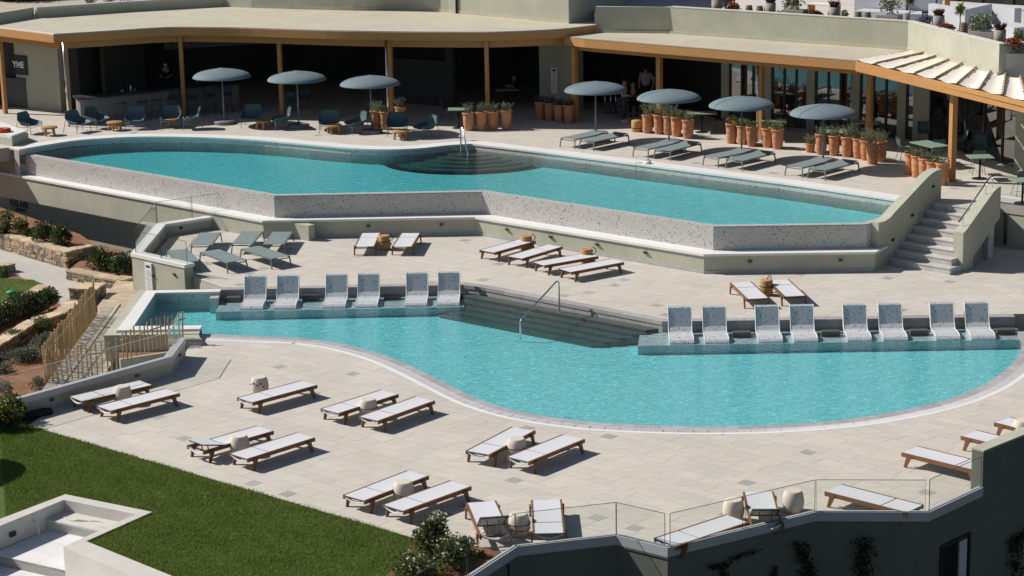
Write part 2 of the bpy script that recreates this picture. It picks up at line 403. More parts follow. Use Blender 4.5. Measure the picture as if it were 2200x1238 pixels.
# ================================================================== LARGE STRUCTURE
ZD = 0.22      # far lower deck
ZL = 0.83      # top of the ledge under the upper pool
ZE = 1.565     # rim of the upper pool
ZU = 1.80      # upper deck
# ---- terrain far below everything
MB().sheet([(-400, -60), (400, -60), (400, 900), (-400, 900)], -5.2).build('ground', M['ground'], kind='structure')

# ---- outlines
PC = [w2(*p) for p in [(430, 717), (540, 722), (650, 727), (740, 740), (830, 765), (900, 795), (960, 825), (1030, 858), (1120, 885), (1250, 905),
      (1400, 914), (1550, 916), (1700, 911), (1850, 897), (2000, 868), (2100, 833), (2160, 795), (2190, 760), (2195, 735), (2185, 712)]]
PC = smooth_line(PC, 5)                                   # water's near edge, left to right
farL = [(-8.64, 61.05), (-1.45, 61.05), (-0.78, 60.62), (4.10, 56.30), (13.75, 56.05)]   # far edge of the lower pool
pool_lo = PC + [(13.75, 56.05)] + [farL[3], farL[2], farL[1], farL[0]] + [(-8.64, 60.80), (-10.53, 60.80), (-10.53, 56.95), (-8.66, 56.88)]

def clip(poly, q):
    """convex clip window q (ccw) applied to polygon poly"""
    out = poly
    for i in range(len(q)):
        a = q[i]; b = q[(i + 1) % len(q)]; ex, ey = b[0] - a[0], b[1] - a[1]; res = []
        if not out: return []
        for j in range(len(out)):
            p = out[j - 1]; c = out[j]
            sp = ex * (p[1] - a[1]) - ey * (p[0] - a[0]); s_ = ex * (c[1] - a[1]) - ey * (c[0] - a[0])
            if (sp >= 0) != (s_ >= 0):
                t = sp / (sp - s_); res.append((p[0] + (c[0] - p[0]) * t, p[1] + (c[1] - p[1]) * t))
            if s_ >= 0: res.append(c)
        out = res
    o2 = []
    for p in out:
        if not o2 or abs(p[0] - o2[-1][0]) + abs(p[1] - o2[-1][1]) > 1e-5: o2.append(p)
    return o2
def area(p): return .5 * sum(p[i - 1][0] * p[i][1] - p[i][0] * p[i - 1][1] for i in range(len(p)))

def pave(parent, poly, z, rz, row_h, lens, seed, grey_every=0, most=300, gap=.006, th=.03, name='paving_tile', m='tile', mg='tilegrey'):
    """rows of stone tiles laid over poly; the ones that show largest are objects, the rest one joined part"""
    rr = random.Random(seed); ca, sa = math.cos(rz), math.sin(rz)
    loc = [(p[0] * ca + p[1] * sa, -p[0] * sa + p[1] * ca) for p in poly]
    if area(loc) < 0: loc = loc[::-1]
    x0 = min(p[0] for p in loc); x1 = max(p[0] for p in loc); y0 = min(p[1] for p in loc); y1 = max(p[1] for p in loc)
    tiles = []; y = y0; r = 0
    while y < y1:
        h = row_h[r % len(row_h)]; band = clip(loc, [(x0 - 1, y), (x1 + 1, y), (x1 + 1, y + h), (x0 - 1, y + h)]); r += 1
        if len(band) > 2:
            x = min(p[0] for p in band) - rr.random() * .5; xe = max(p[0] for p in band)
            while x < xe:
                grey = grey_every and rr.random() < 1.0 / grey_every and h < .34
                L = h if grey else rr.choice(lens)
                g = gap / 2; q = clip(band, [(x + g, y + g), (x + L - g, y + g), (x + L - g, y + h - g), (x + g, y + h - g)])
                if len(q) > 2 and abs(area(q)) > .004: tiles.append((q, grey, rr.uniform(-.0012, .0012)))
                x += L
        y += h
    def wpoly(q): return [(p[0] * ca - p[1] * sa, p[0] * sa + p[1] * ca) for p in q]
    items = []
    for q, grey, dz in tiles:
        wq = wpoly(q); c = (sum(p[0] for p in wq) / len(wq), sum(p[1] for p in wq) / len(wq))
        s = abs(area(q)) / (c[1] ** 3) if seen((c[0], c[1], z), 5) else -1 + abs(area(q)) * 1e-6
        items.append((s, wq, grey, dz))
    items.sort(key=lambda t: -t[0]); rest = {False: MB(), True: MB()}; ng = 0
    for i, (s, wq, grey, dz) in enumerate(items):
        if i < most and s > 0:
            MB().prism(wq, z - th, z + dz, bottom=False).build(name, M[mg if grey else m], parent)
        else: rest[grey].prism(wq, z - th, z + dz, bottom=False)
    if rest[False].v: rest[False].build(name + 's', M[m], parent, kind='stuff')
    if rest[True].v: rest[True].build('grey_' + name + 's', M[mg], parent, kind='stuff')

# ---- near deck (z = 0)
lawnA, lawnB = w2(60, 915), w2(890, 1158); LD = Vector(lawnB) - Vector(lawnA)
kerbL = [(-12.6 - 3.9, 48.35 - 4.2), (-12.6, 48.35), w2(369, 766, .5), w2(398, 733, .5)]
wallfoot = [w2(115, 878), w2(369, 806), (-8.80, 54.74), (-8.80, 56.2)]
ZK = .30
kerbF = [w2(*p, ZK) for p in [(1000, 1240), (1105, 1172), (1325, 1147), (1434, 1173), (1750, 1097), (1990, 1098), (2105, 1045)]]
kerbF = [(kerbF[0][0] - 1.6, kerbF[0][1] - 2.8)] + kerbF
border_out = offs(PC, -.62)
wtop = [kerbF[-1], (kerbF[-1][0] + 9, kerbF[-1][1] + 8.6)]
near_poly = [wallfoot[3]] + [(-8.75, 56.3)] + border_out + [(15.2, 55.6), (22, 54.5), wtop[1]] + offs(kerbF, .06)[::-1][:6] + [(kerbF[2][0] - .35, kerbF[2][1] + .06), lawnB, lawnA, wallfoot[0], wallfoot[1], wallfoot[2]]
nd = MB().prism(near_poly, -.5, -.012).build('near_deck', M['joint'], kind='structure')
pave(nd, near_poly, 0.0, R(-42), (.40, .30, .40, .45, .30), (.5, .6, .7, .8, .9), 5, grey_every=11)

# ---- pool border: grey marble slabs, grating, white rim
pb = MB().prism(offs(PC, 0) + offs(PC, -.62)[::-1], -.5, -.035).build('pool_gutter', M['slot'], kind='structure')
L = plen(PC); s = 0; ring = []
while s < L:
    ring.append((s, min(s + rng.uniform(.55, .75), L))); s = ring[-1][1]
for a, b in ring:
    ks = np.linspace(a + .003, b - .003, 4); inner = []; outer = []
    for k in ks:
        p, d = along(PC, k); n = Vector((d.y, -d.x)); inner.append(tuple(p)); outer.append(tuple(p + n * .25))
    MB().prism(inner + outer[::-1], -.08, rng.uniform(-.002, .0015)).build('border_slab', M['marble'], pb)
gm = MB(); s = 0
while s < L:
    p, d = along(PC, s); n = Vector((d.y, -d.x)); a = p + n * .262; b = p + n * .492
    gm.beam((a.x, a.y, -.012), (b.x, b.y, -.012), .030, .024); s += .048
for o1, o2 in ((.254, .266), (.488, .50)): gm.prism(strip(PC, -o1, -o2), -.03, .001)
gm.build('grating', M['grate'], pb, kind='stuff')
s = 0
while s < L - .05:
    e = min(s + 1.0, L); ks = np.linspace(s + .002, e - .002, 5); inner = []; outer = []
    for k in ks:
        p, d = along(PC, k); n = Vector((d.y, -d.x)); inner.append(tuple(p + n * .502)); outer.append(tuple(p + n * .618))
    MB().prism(inner + outer[::-1], -.06, .002).build('rim_slab', M['white'], pb); s = e

# ---- far lower deck (z = ZD)
ledge = [(-25.5, 83.75)] + [w2(*p, ZL) for p in [(0, 370), (565, 474), (1020, 466), (1512, 546), (1880, 541), (1906, 527)]]
wl = offs(ledge, .02)
stBL, stBR = (11.47, 62.55), (12.76, 61.26)
endwall = [w2(283, 545, .62), w2(395, 570, .62)]
lw = [w2(300, 535, .62), w2(337, 480, .62), w2(470, 460, .62)]
far_poly = [(-8.6, 61.35), (-1.37, 61.35), (-.62, 60.86), (4.22, 56.60), (22, 56.15), (22, 70), (15, 66), (12.5, 64), stBL] + [wl[6], wl[5], wl[4], wl[3], wl[2]] + [(-9.9, 69.7), (-11.3, 68.7), (-11.45, 64.6), (-9.75, 62.9)] 
fd = MB().prism(far_poly, -.8, ZD - .012).build('far_deck', M['joint'], kind='structure')
pave(fd, far_poly, ZD, R(-42), (.40, .30, .40, .45, .30), (.5, .6, .7, .8, .9), 8, grey_every=9)

# coping of the far edge: marble slabs with a face over the water
fc = thing('pool_coping', 'grey marble coping edging the far side of the lower pool', 'pool coping')
cop = offs(farL, .31); Lc = plen(farL); k = 0
segs = []
for i in range(len(farL) - 1):
    a, b = Vector(farL[i]), Vector(farL[i + 1]); a2, b2 = Vector(cop[i]), Vector(cop[i + 1]); n = max(1, round((b - a).length / .75))
    for j in range(n):
        t0, t1 = j / n, (j + 1) / n; e = .003 / max((b - a).length, .1)
        q = [a.lerp(b, t0 + e), a.lerp(b, t1 - e), a2.lerp(b2, t1 - e), a2.lerp(b2, t0 + e)]
        MB().prism([tuple(x) for x in q], .12, ZD + rng.uniform(.001, .004)).build('coping_slab', M['wetmarble'], fc)
MB().prism(strip(farL, .02, .34), -.62, .118).build('face_wall', M['wetmarble'], fc)
MB().prism([(-8.64, 61.05), (-8.9, 61.05), (-8.9, 60.45), (-8.64, 60.45)], -.6, .118).build('corner_pier', M['mos_wall'], fc)

# ---- raised white coping round the left end of the lower pool
zc = .232
wc = thing('raised_coping', 'white coping frame round the narrow left end of the lower pool', 'pool coping')
o_ = [(-8.63, 61.08), (-10.86, 61.10), (-10.92, 56.52), (-8.62, 56.50)]; i_ = [(-8.63, 60.80), (-10.53, 60.80), (-10.53, 56.95), (-8.62, 56.88)]
MB().prism([o_[0], o_[1], i_[1], i_[0]], zc - .06, zc).build('coping_slab', M['white'], wc)
MB().prism([o_[1], o_[2], i_[2], i_[1]], zc - .06, zc).build('coping_slab', M['white'], wc)
MB().prism([o_[2], o_[3], i_[3], i_[2]], zc - .06, zc).build('coping_slab', M['white'], wc)
MB().prism(strip(o_[:4], -.03, -.30), -1.0, zc - .062).build('wall_body', M['plaster'], wc)
MB().prism(strip([(-8.64, 60.81), (-10.525, 60.81), (-10.525, 56.955), (-8.63, 56.89)], .004, -.03), -.6, zc - .063).build('mosaic_lining', M['mos_wall'], wc)

# low green plinth at the end of the white coping
lp = thing('low_plinth', 'low sage plinth with an L shaped top at the end of white coping', 'plinth')
pA, pB, pC_, pD = w2(388, 722, .15), w2(408, 722, .15), w2(418, 707, .15), w2(432, 704, .15)
MB().prism([(-9.05, 56.45), (-8.62, 56.45), (-8.60, 56.05), (-8.45, 55.65), (-9.05, 55.65)], 0, .15).build('body', M['plaster'], lp)
MB().prism([(-9.06, 55.80), (-8.70, 55.80), (-8.5, 55.64), (-9.06, 55.64)], .151, .175).build('top', M['conc'], lp)
MB().box((-8.75, 55.62, .05), (.62, .03, .10)).build('skirting', M['skirt'], lp)

# ---- lower pool: floor, shelf, steps, water
ZW = -.016
pf = MB().prism(offs(pool_lo, .02, True) if area(pool_lo) < 0 else offs(pool_lo, -.02, True), -.75, -.34).build('pool_floor', M['mos_floor'], kind='structure')
shelf = thing('seat_shelf', 'pale mosaic shelf just under water below the left row of loungers', 'pool shelf')
MB().prism([(-8.62, 61.06), (-1.40, 61.06), (-1.40, 59.62), (-8.62, 59.62)], -.60, -.085).build('shelf_body', M['mos_seat'], shelf)
shelf2 = thing('seat_shelf', 'pale mosaic shelf just under water below the right row of loungers', 'pool shelf')
MB().prism([(3.55, 56.8), (4.10, 56.32), (13.8, 56.06), (13.72, 54.80), (3.35, 54.95)], -.60, -.085).build('shelf_body', M['mos_seat'], shelf2)
stp = thing('pool_steps', 'dark mosaic steps going down into the lower pool by the handrail', 'pool steps')
A0, A1 = Vector((-1.40, 61.0)), Vector((4.10, 56.32)); dd = (A1 - A0).normalized(); nn = Vector((-dd.y, dd.x)) * -1
for i, (zt, wd) in enumerate([(.03, .42), (-.06, .74), (-.13, 1.06), (-.20, 1.38), (-.28, 1.70)]):
    a = A0 + nn * (wd - (.42 if i == 0 else .34)); b = A1 + nn * (wd - (.42 if i == 0 else .34)); c = A1 + nn * wd - dd * (.25 + .22 * i); d = A0 + nn * wd + dd * .02
    a = A0 + nn * .0; b = A1
    q = [tuple(A0 + nn * (wd - .33)), tuple(A1 + nn * (wd - .33) - dd * (.05 + .22 * max(i - 1, 0))), tuple(c), tuple(d + dd * .12 * i)]
    MB().prism(q, -.62, zt).build('step', M['mos_dark'], stp)
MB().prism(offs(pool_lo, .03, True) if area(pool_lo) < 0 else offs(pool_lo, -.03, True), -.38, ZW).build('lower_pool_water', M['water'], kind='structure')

# ---- upper pool
pe = [(-25.5, 84.6)] + [w2(*p, ZE) for p in [(28, 328), (588.4, 420.8), (1035, 412), (1532.5, 486.8), (1862, 482), (1908, 469)]]
pe[0] = (pe[1][0] - 2.0, pe[1][1] + 1.85)
UC = smooth_line([w2(*p, ZU) for p in [(40, 321), (150, 303), (220, 297), (300, 293.5), (420, 294.5), (560, 301), (700, 313.5), (770, 319), (830, 321), (900, 318.5), (960, 312)]], 4) + \
     [w2(*p, ZU) for p in [(1012, 308.5), (1200, 330.5), (1400, 356), (1700, 395), (1935, 430)]]
pw = thing('infinity_wall', 'white terrazzo mosaic outer wall of the infinity pool', 'pool wall')
peo = pe[1:]
MB().prism(strip(peo, 0, .26), ZL - .5, ZE - .035).build('mosaic_face', M['mos_wall'], pw)
MB().prism(strip(peo, .012, .25), ZE - .035, ZE).build('rounded_lip', M['mos_wall'], pw)
pin = offs(peo, .25)
pool_up = pin + [(13.1, 63.9)] + UC[::-1]
MB().prism(pool_up, .7, ZE - .33).build('upper_pool_floor', M['mos_floor'], kind='structure')
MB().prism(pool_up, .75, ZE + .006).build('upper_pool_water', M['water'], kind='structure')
uc = thing('pool_coping', 'white stone coping edging the upper pool terrace', 'pool coping')
MB().prism(strip(UC, .0, .30), .72, ZU - .06).build('mosaic_lining', M['mos_wall'], uc)
Lu = plen(UC); s = 0
while s < Lu - .05:
    e = min(s + .8, Lu); ks = np.linspace(s + .002, e - .002, 4); inner = []; outer = []
    for k in ks:
        p, d = along(UC, k); n = Vector((-d.y, d.x)); inner.append(tuple(p - n * .03)); outer.append(tuple(p + n * .62))
    MB().prism(inner + outer[::-1], ZU - .06, ZU + .003).build('coping_slab', M['white'], uc); s = e
# dark steps in the upper pool
us = thing('pool_steps', 'dark fan of steps under water in the corner of the upper pool', 'pool steps')
cx, cy = w2(1012, 312, ZU); ang0, ang1 = R(192), R(322)
for i, (rr_, zt) in enumerate([(.9, ZE - .03), (1.35, ZE - .09), (1.8, ZE - .15), (2.25, ZE - .21), (2.7, ZE - .27), (3.1, ZE - .33)]):
    arc = [(cx + rr_ * math.cos(t) * 1.05, cy + .1 + rr_ * math.sin(t) * .95) for t in np.linspace(ang0, ang1, 14)]
    arc2 = [(cx + max(rr_ - .5, 0.02) * math.cos(t) * 1.05, cy + .1 + max(rr_ - .5, .02) * math.sin(t) * .95) for t in np.linspace(ang0, ang1, 14)]
    MB().prism(arc + arc2[::-1], .9, zt).build('step', M['mos_dark'], us)

# ---- ledge wall under the infinity wall
lg = thing('ledge_wall', 'sage plaster wall with white ledge below the infinity pool', 'wall')
MB().prism(strip(ledge[2:], .02, .55), -.6, ZL - .07).build('wall_body', M['plaster'], lg)
MB().prism(strip(ledge[2:], -.03, .60), ZL - .07, ZL).build('white_ledge', M['white'], lg)
MB().prism(strip(ledge[2:6], -.008, .03), ZD - .05, ZD + .09).build('skirting', M['skirt'], lg)
def wall_light(parent, px, py, base_line, z0, fwd, m='black'):
    pass
def lights_on(parent, line, off, z, ss, m='dsteel'):
    for s_ in ss:
        p, d = along(line, s_); n = Vector((d.y, -d.x)); c = p + n * off
        b = MB().box((c.x, c.y, z), (.11, .05, .075), math.atan2(d.y, d.x))
        b.box((c.x + n.x * .03, c.y + n.y * .03, z + .022), (.12, .07, .018), math.atan2(d.y, d.x))
        b.build('wall_light', M[m], parent)
lights_on(lg, ledge[2:], .0, ZD + .36, [1.0 + .15, 3.45, 5.85, 8.35, 10.2, 12.1, 14.0, 17.6, 20.3])
# long beam carrying the ledge on the left, with the recess below it
lb = thing('ledge_beam', 'long sage beam with white top running off to the left edge', 'beam')
lseg = [ledge[0], ledge[1], ledge[2]]
MB().prism(strip([lseg[0], lseg[1], (lseg[2][0] + .0, lseg[2][1])], .021, .62), -.10, ZL - .074).build('beam_body', M['plaster'], lb)
MB().prism(strip(lseg, -.031, .66), ZL - .071, ZL - .003).build('white_ledge', M['white'], lb)
rw = thing('recess_wall', 'shaded sage wall set back under the long beam', 'wall')
MB().prism(strip([(ledge[0][0], ledge[0][1]), ledge[2], (-7.0, 67.1)], .62, .9), -3.2, ZL - .1).build('wall_body', M['plaster'], rw)
MB().prism(strip([(ledge[0][0], ledge[0][1]), ledge[2]], .03, .66), -.12, -.102).build('soffit', M['plaster'], rw)
for t0, nm in ((.26, 'fin'), (.845, 'fin')):
    p, d = along([ledge[0], ledge[2]], plen([ledge[0], ledge[2]]) * t0); n = Vector((-d.y, d.x))
    q = [p + n * .12, p + n * .12 + d * .75, p + n * .64 + d * .75, p + n * .64]
    if t0 < .5: continue
    MB().prism([tuple(x) for x in q], -3.2, -.101).build('buttress', M['plaster'], rw)
# pillar of sage plaster at the left end of the infinity wall
ep = thing('end_pier', 'sage pier with white cap at the left end of the upper pool', 'pier')
p1 = w2(28, 328, ZE); dv = (Vector(peo[0]) - Vector(peo[1])).normalized()
q0 = Vector(peo[0]); nrm = Vector((-dv.y, dv.x)) * -1
pier = [q0 - nrm * .05 * -1, q0 + dv * 3.0, q0 + dv * 3.0 + nrm * 1.1, q0 + nrm * 1.1]
pier = [tuple(q0 + Vector((-.0, -.02))), tuple(q0 + dv * 4), (q0.x - 2.0, q0.y + 4.8), (q0.x + .35, q0.y + 1.15)]
MB().prism(pier, ZL - .6, 2.10).build('pier_body', M['plaster'], ep)
MB().prism([(p[0] * 1.0, p[1]) for p in offs(pier, -.05, True)], 2.10, 2.19).build('pier_cap', M['white'], ep)

# ---- upper deck (z = ZU)
sTL = (stBL[0] + 1.55, stBL[1] + 1.55); sTR = (stBR[0] + 1.55, stBR[1] + 1.55)
ruW = w2(2121, 419, ZU); ruE = w2(2260, 437, ZU)
uco = offs(UC, .62)
up_poly = uco + [(13.0, 64.2), sTL, sTR, ruW, ruE, (26, 64), (26, 96), (-27, 96), (-27, 84), (uco[0][0] - 1.2, uco[0][1] - .6)]
ud = MB().prism(up_poly, ZU - .5, ZU - .012).build('upper_deck', M['joint'], kind='structure')
pave(ud, up_poly, ZU, R(-42), (.40, .30, .40, .45, .30), (.6, .7, .8, .9), 9, grey_every=16)

# ---- staircase between the decks
stt = thing('staircase', 'pale marble staircase of eight steps between the two decks', 'stairs')
rise = (ZU - ZD) / 8; ud_ = Vector((1, 1)).normalized(); wdir = (Vector(stBR) - Vector(stBL)); run = 2.19 / 7
for i in range(8):
    a = Vector(stBL) + ud_ * (run * i); ext = 0.0 if i > 1 else .32 - .16 * i
    aL = a - wdir.normalized() * .05; aR = a + wdir * (1.0 if i > 1 else 1.0) + wdir.normalized() * ext
    b = ud_ * (run + .35)
    z1 = ZD + rise * (i + 1)
    sp = MB().prism([tuple(aL), tuple(aR), tuple(aR + b), tuple(aL + b)], ZD - .1, z1 - .03)
    sb = sp.build('step', M['marble'] if False else M['skirtstep'] if 'skirtstep' in M else M['white'], stt)
    MB().prism([tuple(aL - ud_ * .02), tuple(aR - ud_ * .02), tuple(aR + b), tuple(aL + b)], z1 - .03, z1 + (.002 if i < 7 else .0035)).build('tread', M['tread'] if 'tread' in M else M['white'], sb)
# stair walls
def side_wall(name, label, a, d, L, th, prof, foot):
    """wall in the vertical plane through a along d; prof = [(distance, top z)], foot = [(distance, bottom z)]"""
    t = thing(name, label, 'wall'); n = Vector((-d.y, d.x)) * th; k = len(prof); m = MB()
    ring = prof + foot[::-1]
    v1 = [(a.x + d.x * s_, a.y + d.y * s_, z) for s_, z in ring]; v2 = [(p[0] + n.x, p[1] + n.y, p[2]) for p in v1]
    kk = len(ring); m.add(v1 + v2, [tuple(range(kk)), tuple(range(2 * kk - 1, kk - 1, -1))] + [(i, kk + i, kk + (i + 1) % kk, (i + 1) % kk) for i in range(kk)])
    m.build('wall_body', M['plaster'], t); return t
aL = Vector(stBL) - wdir.normalized() * .05
zb = 1.60
swl = side_wall('stair_wall', 'sage stair wall with a sloping rounded top beside the infinity pool', aL - ud_ * .55, ud_, 3.4, .34,
    [(0, zb), (.35, zb), (.6, 1.66), (.85, 1.80), (2.55, 2.62), (2.8, 2.71), (3.05, 2.75), (3.30, 2.76)], [(0, -.1), (3.30, -.1)])
for s_, z_ in ((.75, .95), (1.75, 1.55), (2.85, 2.28)):
    p = aL - ud_ * .55 + ud_ * s_ + wdir.normalized() * .012
    MB().box((p.x, p.y, z_), (.12, .03, .08), R(45)).build('wall_light', M['black'], swl)
for i in range(8):
    p = aL + ud_ * (run * (i + .5)) + wdir.normalized() * .012
    MB().box((p.x, p.y, ZD + rise * (i + 1) + .055), (run, .02, .10), R(45)).build('skirting', M['skirt'], swl)
aR = Vector(stBR) + ud_ * (run * 2) - wdir.normalized() * .02
swr = side_wall('stair_wall', 'sage stair wall with steel handrail on the right of the staircase', aR + wdir.normalized() * .36, ud_, 2.2, .34,
    [(0, 1.40), (.16, 1.46), (.34, 1.58), (1.55, 2.38), (1.74, 2.47), (1.98, 2.52)], [(0, ZD - .1), (.55, ZD - .1), (.56, .55), (1.98, 1.55)])
tr_ = [aR + wdir.normalized() * .17 + ud_ * s_ for s_ in (.02, .26, 1.62, 1.9)]
hr = thing('stair_handrail', 'steel handrail on the wall top right of the staircase', 'handrail')
MB().tube([(tr_[0].x, tr_[0].y, 1.70), (tr_[2].x, tr_[2].y, 2.80), (tr_[3].x, tr_[3].y, 2.84)], .022, 8).build('rail', M['dsteel'], hr, True)
for s_, z0, z1 in ((.26, 1.50, 1.86), (1.45, 2.30, 2.66), (1.8, 2.48, 2.82)):
    p = aR + wdir.normalized() * .17 + ud_ * s_; MB().tube([(p.x, p.y, z0), (p.x, p.y, z1)], .010, 6).build('bracket', M['steel'], hr, True)
# wall and coping at the right edge of the upper deck
rwall = thing('terrace_wall', 'shaded sage wall with pale coping under the right edge of the upper deck', 'wall')
MB().prism(strip([(ruW[0] - 1.3, ruW[1] + .4), ruW, ruE], .03, .4), -.4, ZU - .09).build('wall_body', M['plaster'], rwall)
MB().prism(strip([(ruW[0] - .2, ruW[1] + .06), ruW, ruE], -.02, .28), ZU - .16, ZU + .004).build('coping', M['white'], rwall)
MB().prism(strip([(ruW[0] - 1.3, ruW[1] + .4), ruW, ruE], .0, .05), ZD - .02, ZD + .11).build('skirting', M['skirt'], rwall)
q = Vector(ruW).lerp(Vector(ruE), .30)
MB().tube([(q.x, q.y - .05, ZD + .1), (q.x, q.y - .05, 1.15), (q.x, q.y + .1, 1.28)], .05, 8).build('drain_pipe', M['dsteel'], rwall, True)
q = Vector(ruW).lerp(Vector(ruE), .10)
MB().box((q.x, q.y - .04, 1.20), (.16, .06, .09)).build('outlet_box', mat('ochre_box', (.45, .25, .05), .6), rwall)
gl = thing('glass_guard', 'frameless glass guard at the right edge of the upper deck', 'glass railing')
dr = (Vector(ruE) - Vector(ruW)).normalized()
for k in range(2):
    a = Vector(ruW) + dr * (.05 + 1.15 * k); b = a + dr * 1.12
    MB().prism(strip([tuple(a), tuple(b)], .10, .114), ZU + .003, ZU + .95).build('glass_panel', M['glass'], gl)
# ---- front edge of the near deck: wall, channel, glass
fwl = thing('front_wall', 'tall dark sage wall dropping from the front edge of the near deck', 'wall')
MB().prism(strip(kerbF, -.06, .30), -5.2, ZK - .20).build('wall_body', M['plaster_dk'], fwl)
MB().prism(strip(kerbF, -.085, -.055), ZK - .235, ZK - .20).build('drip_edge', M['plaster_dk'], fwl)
gb = thing('glass_balustrade', 'frameless glass balustrade in an aluminium channel along the front edge', 'glass railing')
MB().prism(strip(kerbF, -.09, .03), ZK - .195, ZK).build('channel', M['alum'], gb)
MB().prism(strip(kerbF, -.055, -.035), ZK - .05, ZK + .006).build('gasket', M['black'], gb)
GH = .67
segs = [(0, 1), (1, 1), (2, 1), (3, 1), (4, 2), (5, 1), (6, 1)]
for i, n in segs:
    a, b = Vector(kerbF[i]), Vector(kerbF[i + 1]); L = (b - a).length; d = (b - a) / L
    for k in range(n):
        p = a + d * (L * k / n + (.03 if k or i else .03)); q = a + d * (L * (k + 1) / n - .03)
        g = MB().prism(strip([tuple(p), tuple(q)], -.052, -.038), ZK + .002, ZK + GH).build('glass_panel', M['glass'], gb)
        e = MB().prism(strip([tuple(p), tuple(q)], -.0535, -.0365), ZK + GH + .0005, ZK + GH + .007)
        for r_ in (p, q): e.box((r_.x + d.y * .045, r_.y - d.x * .045, ZK + GH / 2), (.005, .017, GH), math.atan2(d.y, d.x))
        e.build('glass_edge', M['dsteel'], g)
# tall wall on the right, standing on the same line
tw = thing('tall_parapet', 'tall sage parapet wall at the right front corner with shaded outer face', 'wall')
a = Vector(kerbF[-1]); d = (Vector(wtop[1]) - a).normalized()
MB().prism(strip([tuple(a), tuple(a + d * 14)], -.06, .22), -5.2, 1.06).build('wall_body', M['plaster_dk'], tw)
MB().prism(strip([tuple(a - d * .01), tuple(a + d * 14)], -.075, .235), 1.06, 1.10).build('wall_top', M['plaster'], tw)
wn = thing('wall_window', 'dark window opening with pale frame in the shaded front wall', 'window')
a = Vector(kerbF[-2]); dw = (Vector(kerbF[-1]) - a).normalized(); nw = Vector((dw.y, -dw.x))
c = a + dw * .95 + nw * .062
zt = -.62
def wq(s0, s1, z0, z1, o, nm, m, par):
    p, q = c + dw * s0 + nw * o, c + dw * s1 + nw * o
    return MB().prism(strip([tuple(p), tuple(q)], -.02, .02), z0, z1).build(nm, M[m], par)
wq(-.45, .55, -2.3, -.62, .0, 'pane', 'pane', wn); wq(.18, .46, -2.3, -.66, .025, 'blind', 'sofa', wn)
for s0, s1, z0, z1 in ((-.50, -.45, -2.3, -.56), (.55, .60, -2.3, -.56), (-.45, .55, -.62, -.56)): wq(s0, s1, z0, z1, .03, 'window_frame', 'mull', wn)

# ---- lawn
cin = [w2(*p, .05) for p in [(0, 1130), (137, 1074), (292, 1105), (136, 1175), (300, 1245)]]
cot = [w2(*p, .05) for p in [(0, 1115), (140, 1062), (327, 1100), (185, 1163), (370, 1238)]]
cot[0] = (cot[1][0] + (cot[0][0] - cot[1][0]) * 3, cot[1][1] + (cot[0][1] - cot[1][1]) * 3)
cin[0] = (cin[1][0] + (cin[0][0] - cin[1][0]) * 3, cin[1][1] + (cin[0][1] - cin[1][1]) * 3)
e_ = (cot[4][0] - cot[3][0], cot[4][1] - cot[3][1]); cot[4] = (cot[3][0] + e_[0] * 2, cot[3][1] + e_[1] * 2)
e_ = (cin[4][0] - cin[3][0], cin[4][1] - cin[3][1]); cin[4] = (cin[3][0] + e_[0] * 2, cin[3][1] + e_[1] * 2)
gl0 = (kerbF[2][0] - .1, kerbF[2][1] + .06)
lawn_poly = [lawnA, lawnB, (-1.55, 39.6), (-1.5, 38.6), (kerbF[1][0], kerbF[1][1]), (kerbF[0][0] + .1, kerbF[0][1])] + [(-3.5, 34.0), cot[4], cot[3], cot[2], cot[1], cot[0], (-16, 39), (-18, 47), (-13.2, 48.6)]
lw_ = MB().prism(lawn_poly, -.6, .012).build('lawn', M['turf'], kind='structure')
def inside(p, poly):
    c = False; j = len(poly) - 1
    for i in range(len(poly)):
        if (poly[i][1] > p[1]) != (poly[j][1] > p[1]) and p[0] < (poly[j][0] - poly[i][0]) * (p[1] - poly[i][1]) / (poly[j][1] - poly[i][1]) + poly[i][0]: c = not c
        j = i
    return c
nr = np.random.RandomState(3)
def inside_np(X, Y, poly):
    c = np.zeros(len(X), bool); j = len(poly) - 1
    for i in range(len(poly)):
        (xi, yi), (xj, yj) = poly[i], poly[j]
        t = ((yi > Y) != (yj > Y)) & (X < (xj - xi) * (Y - yi) / ((yj - yi) or 1e-9) + xi); c ^= t; j = i
    return c
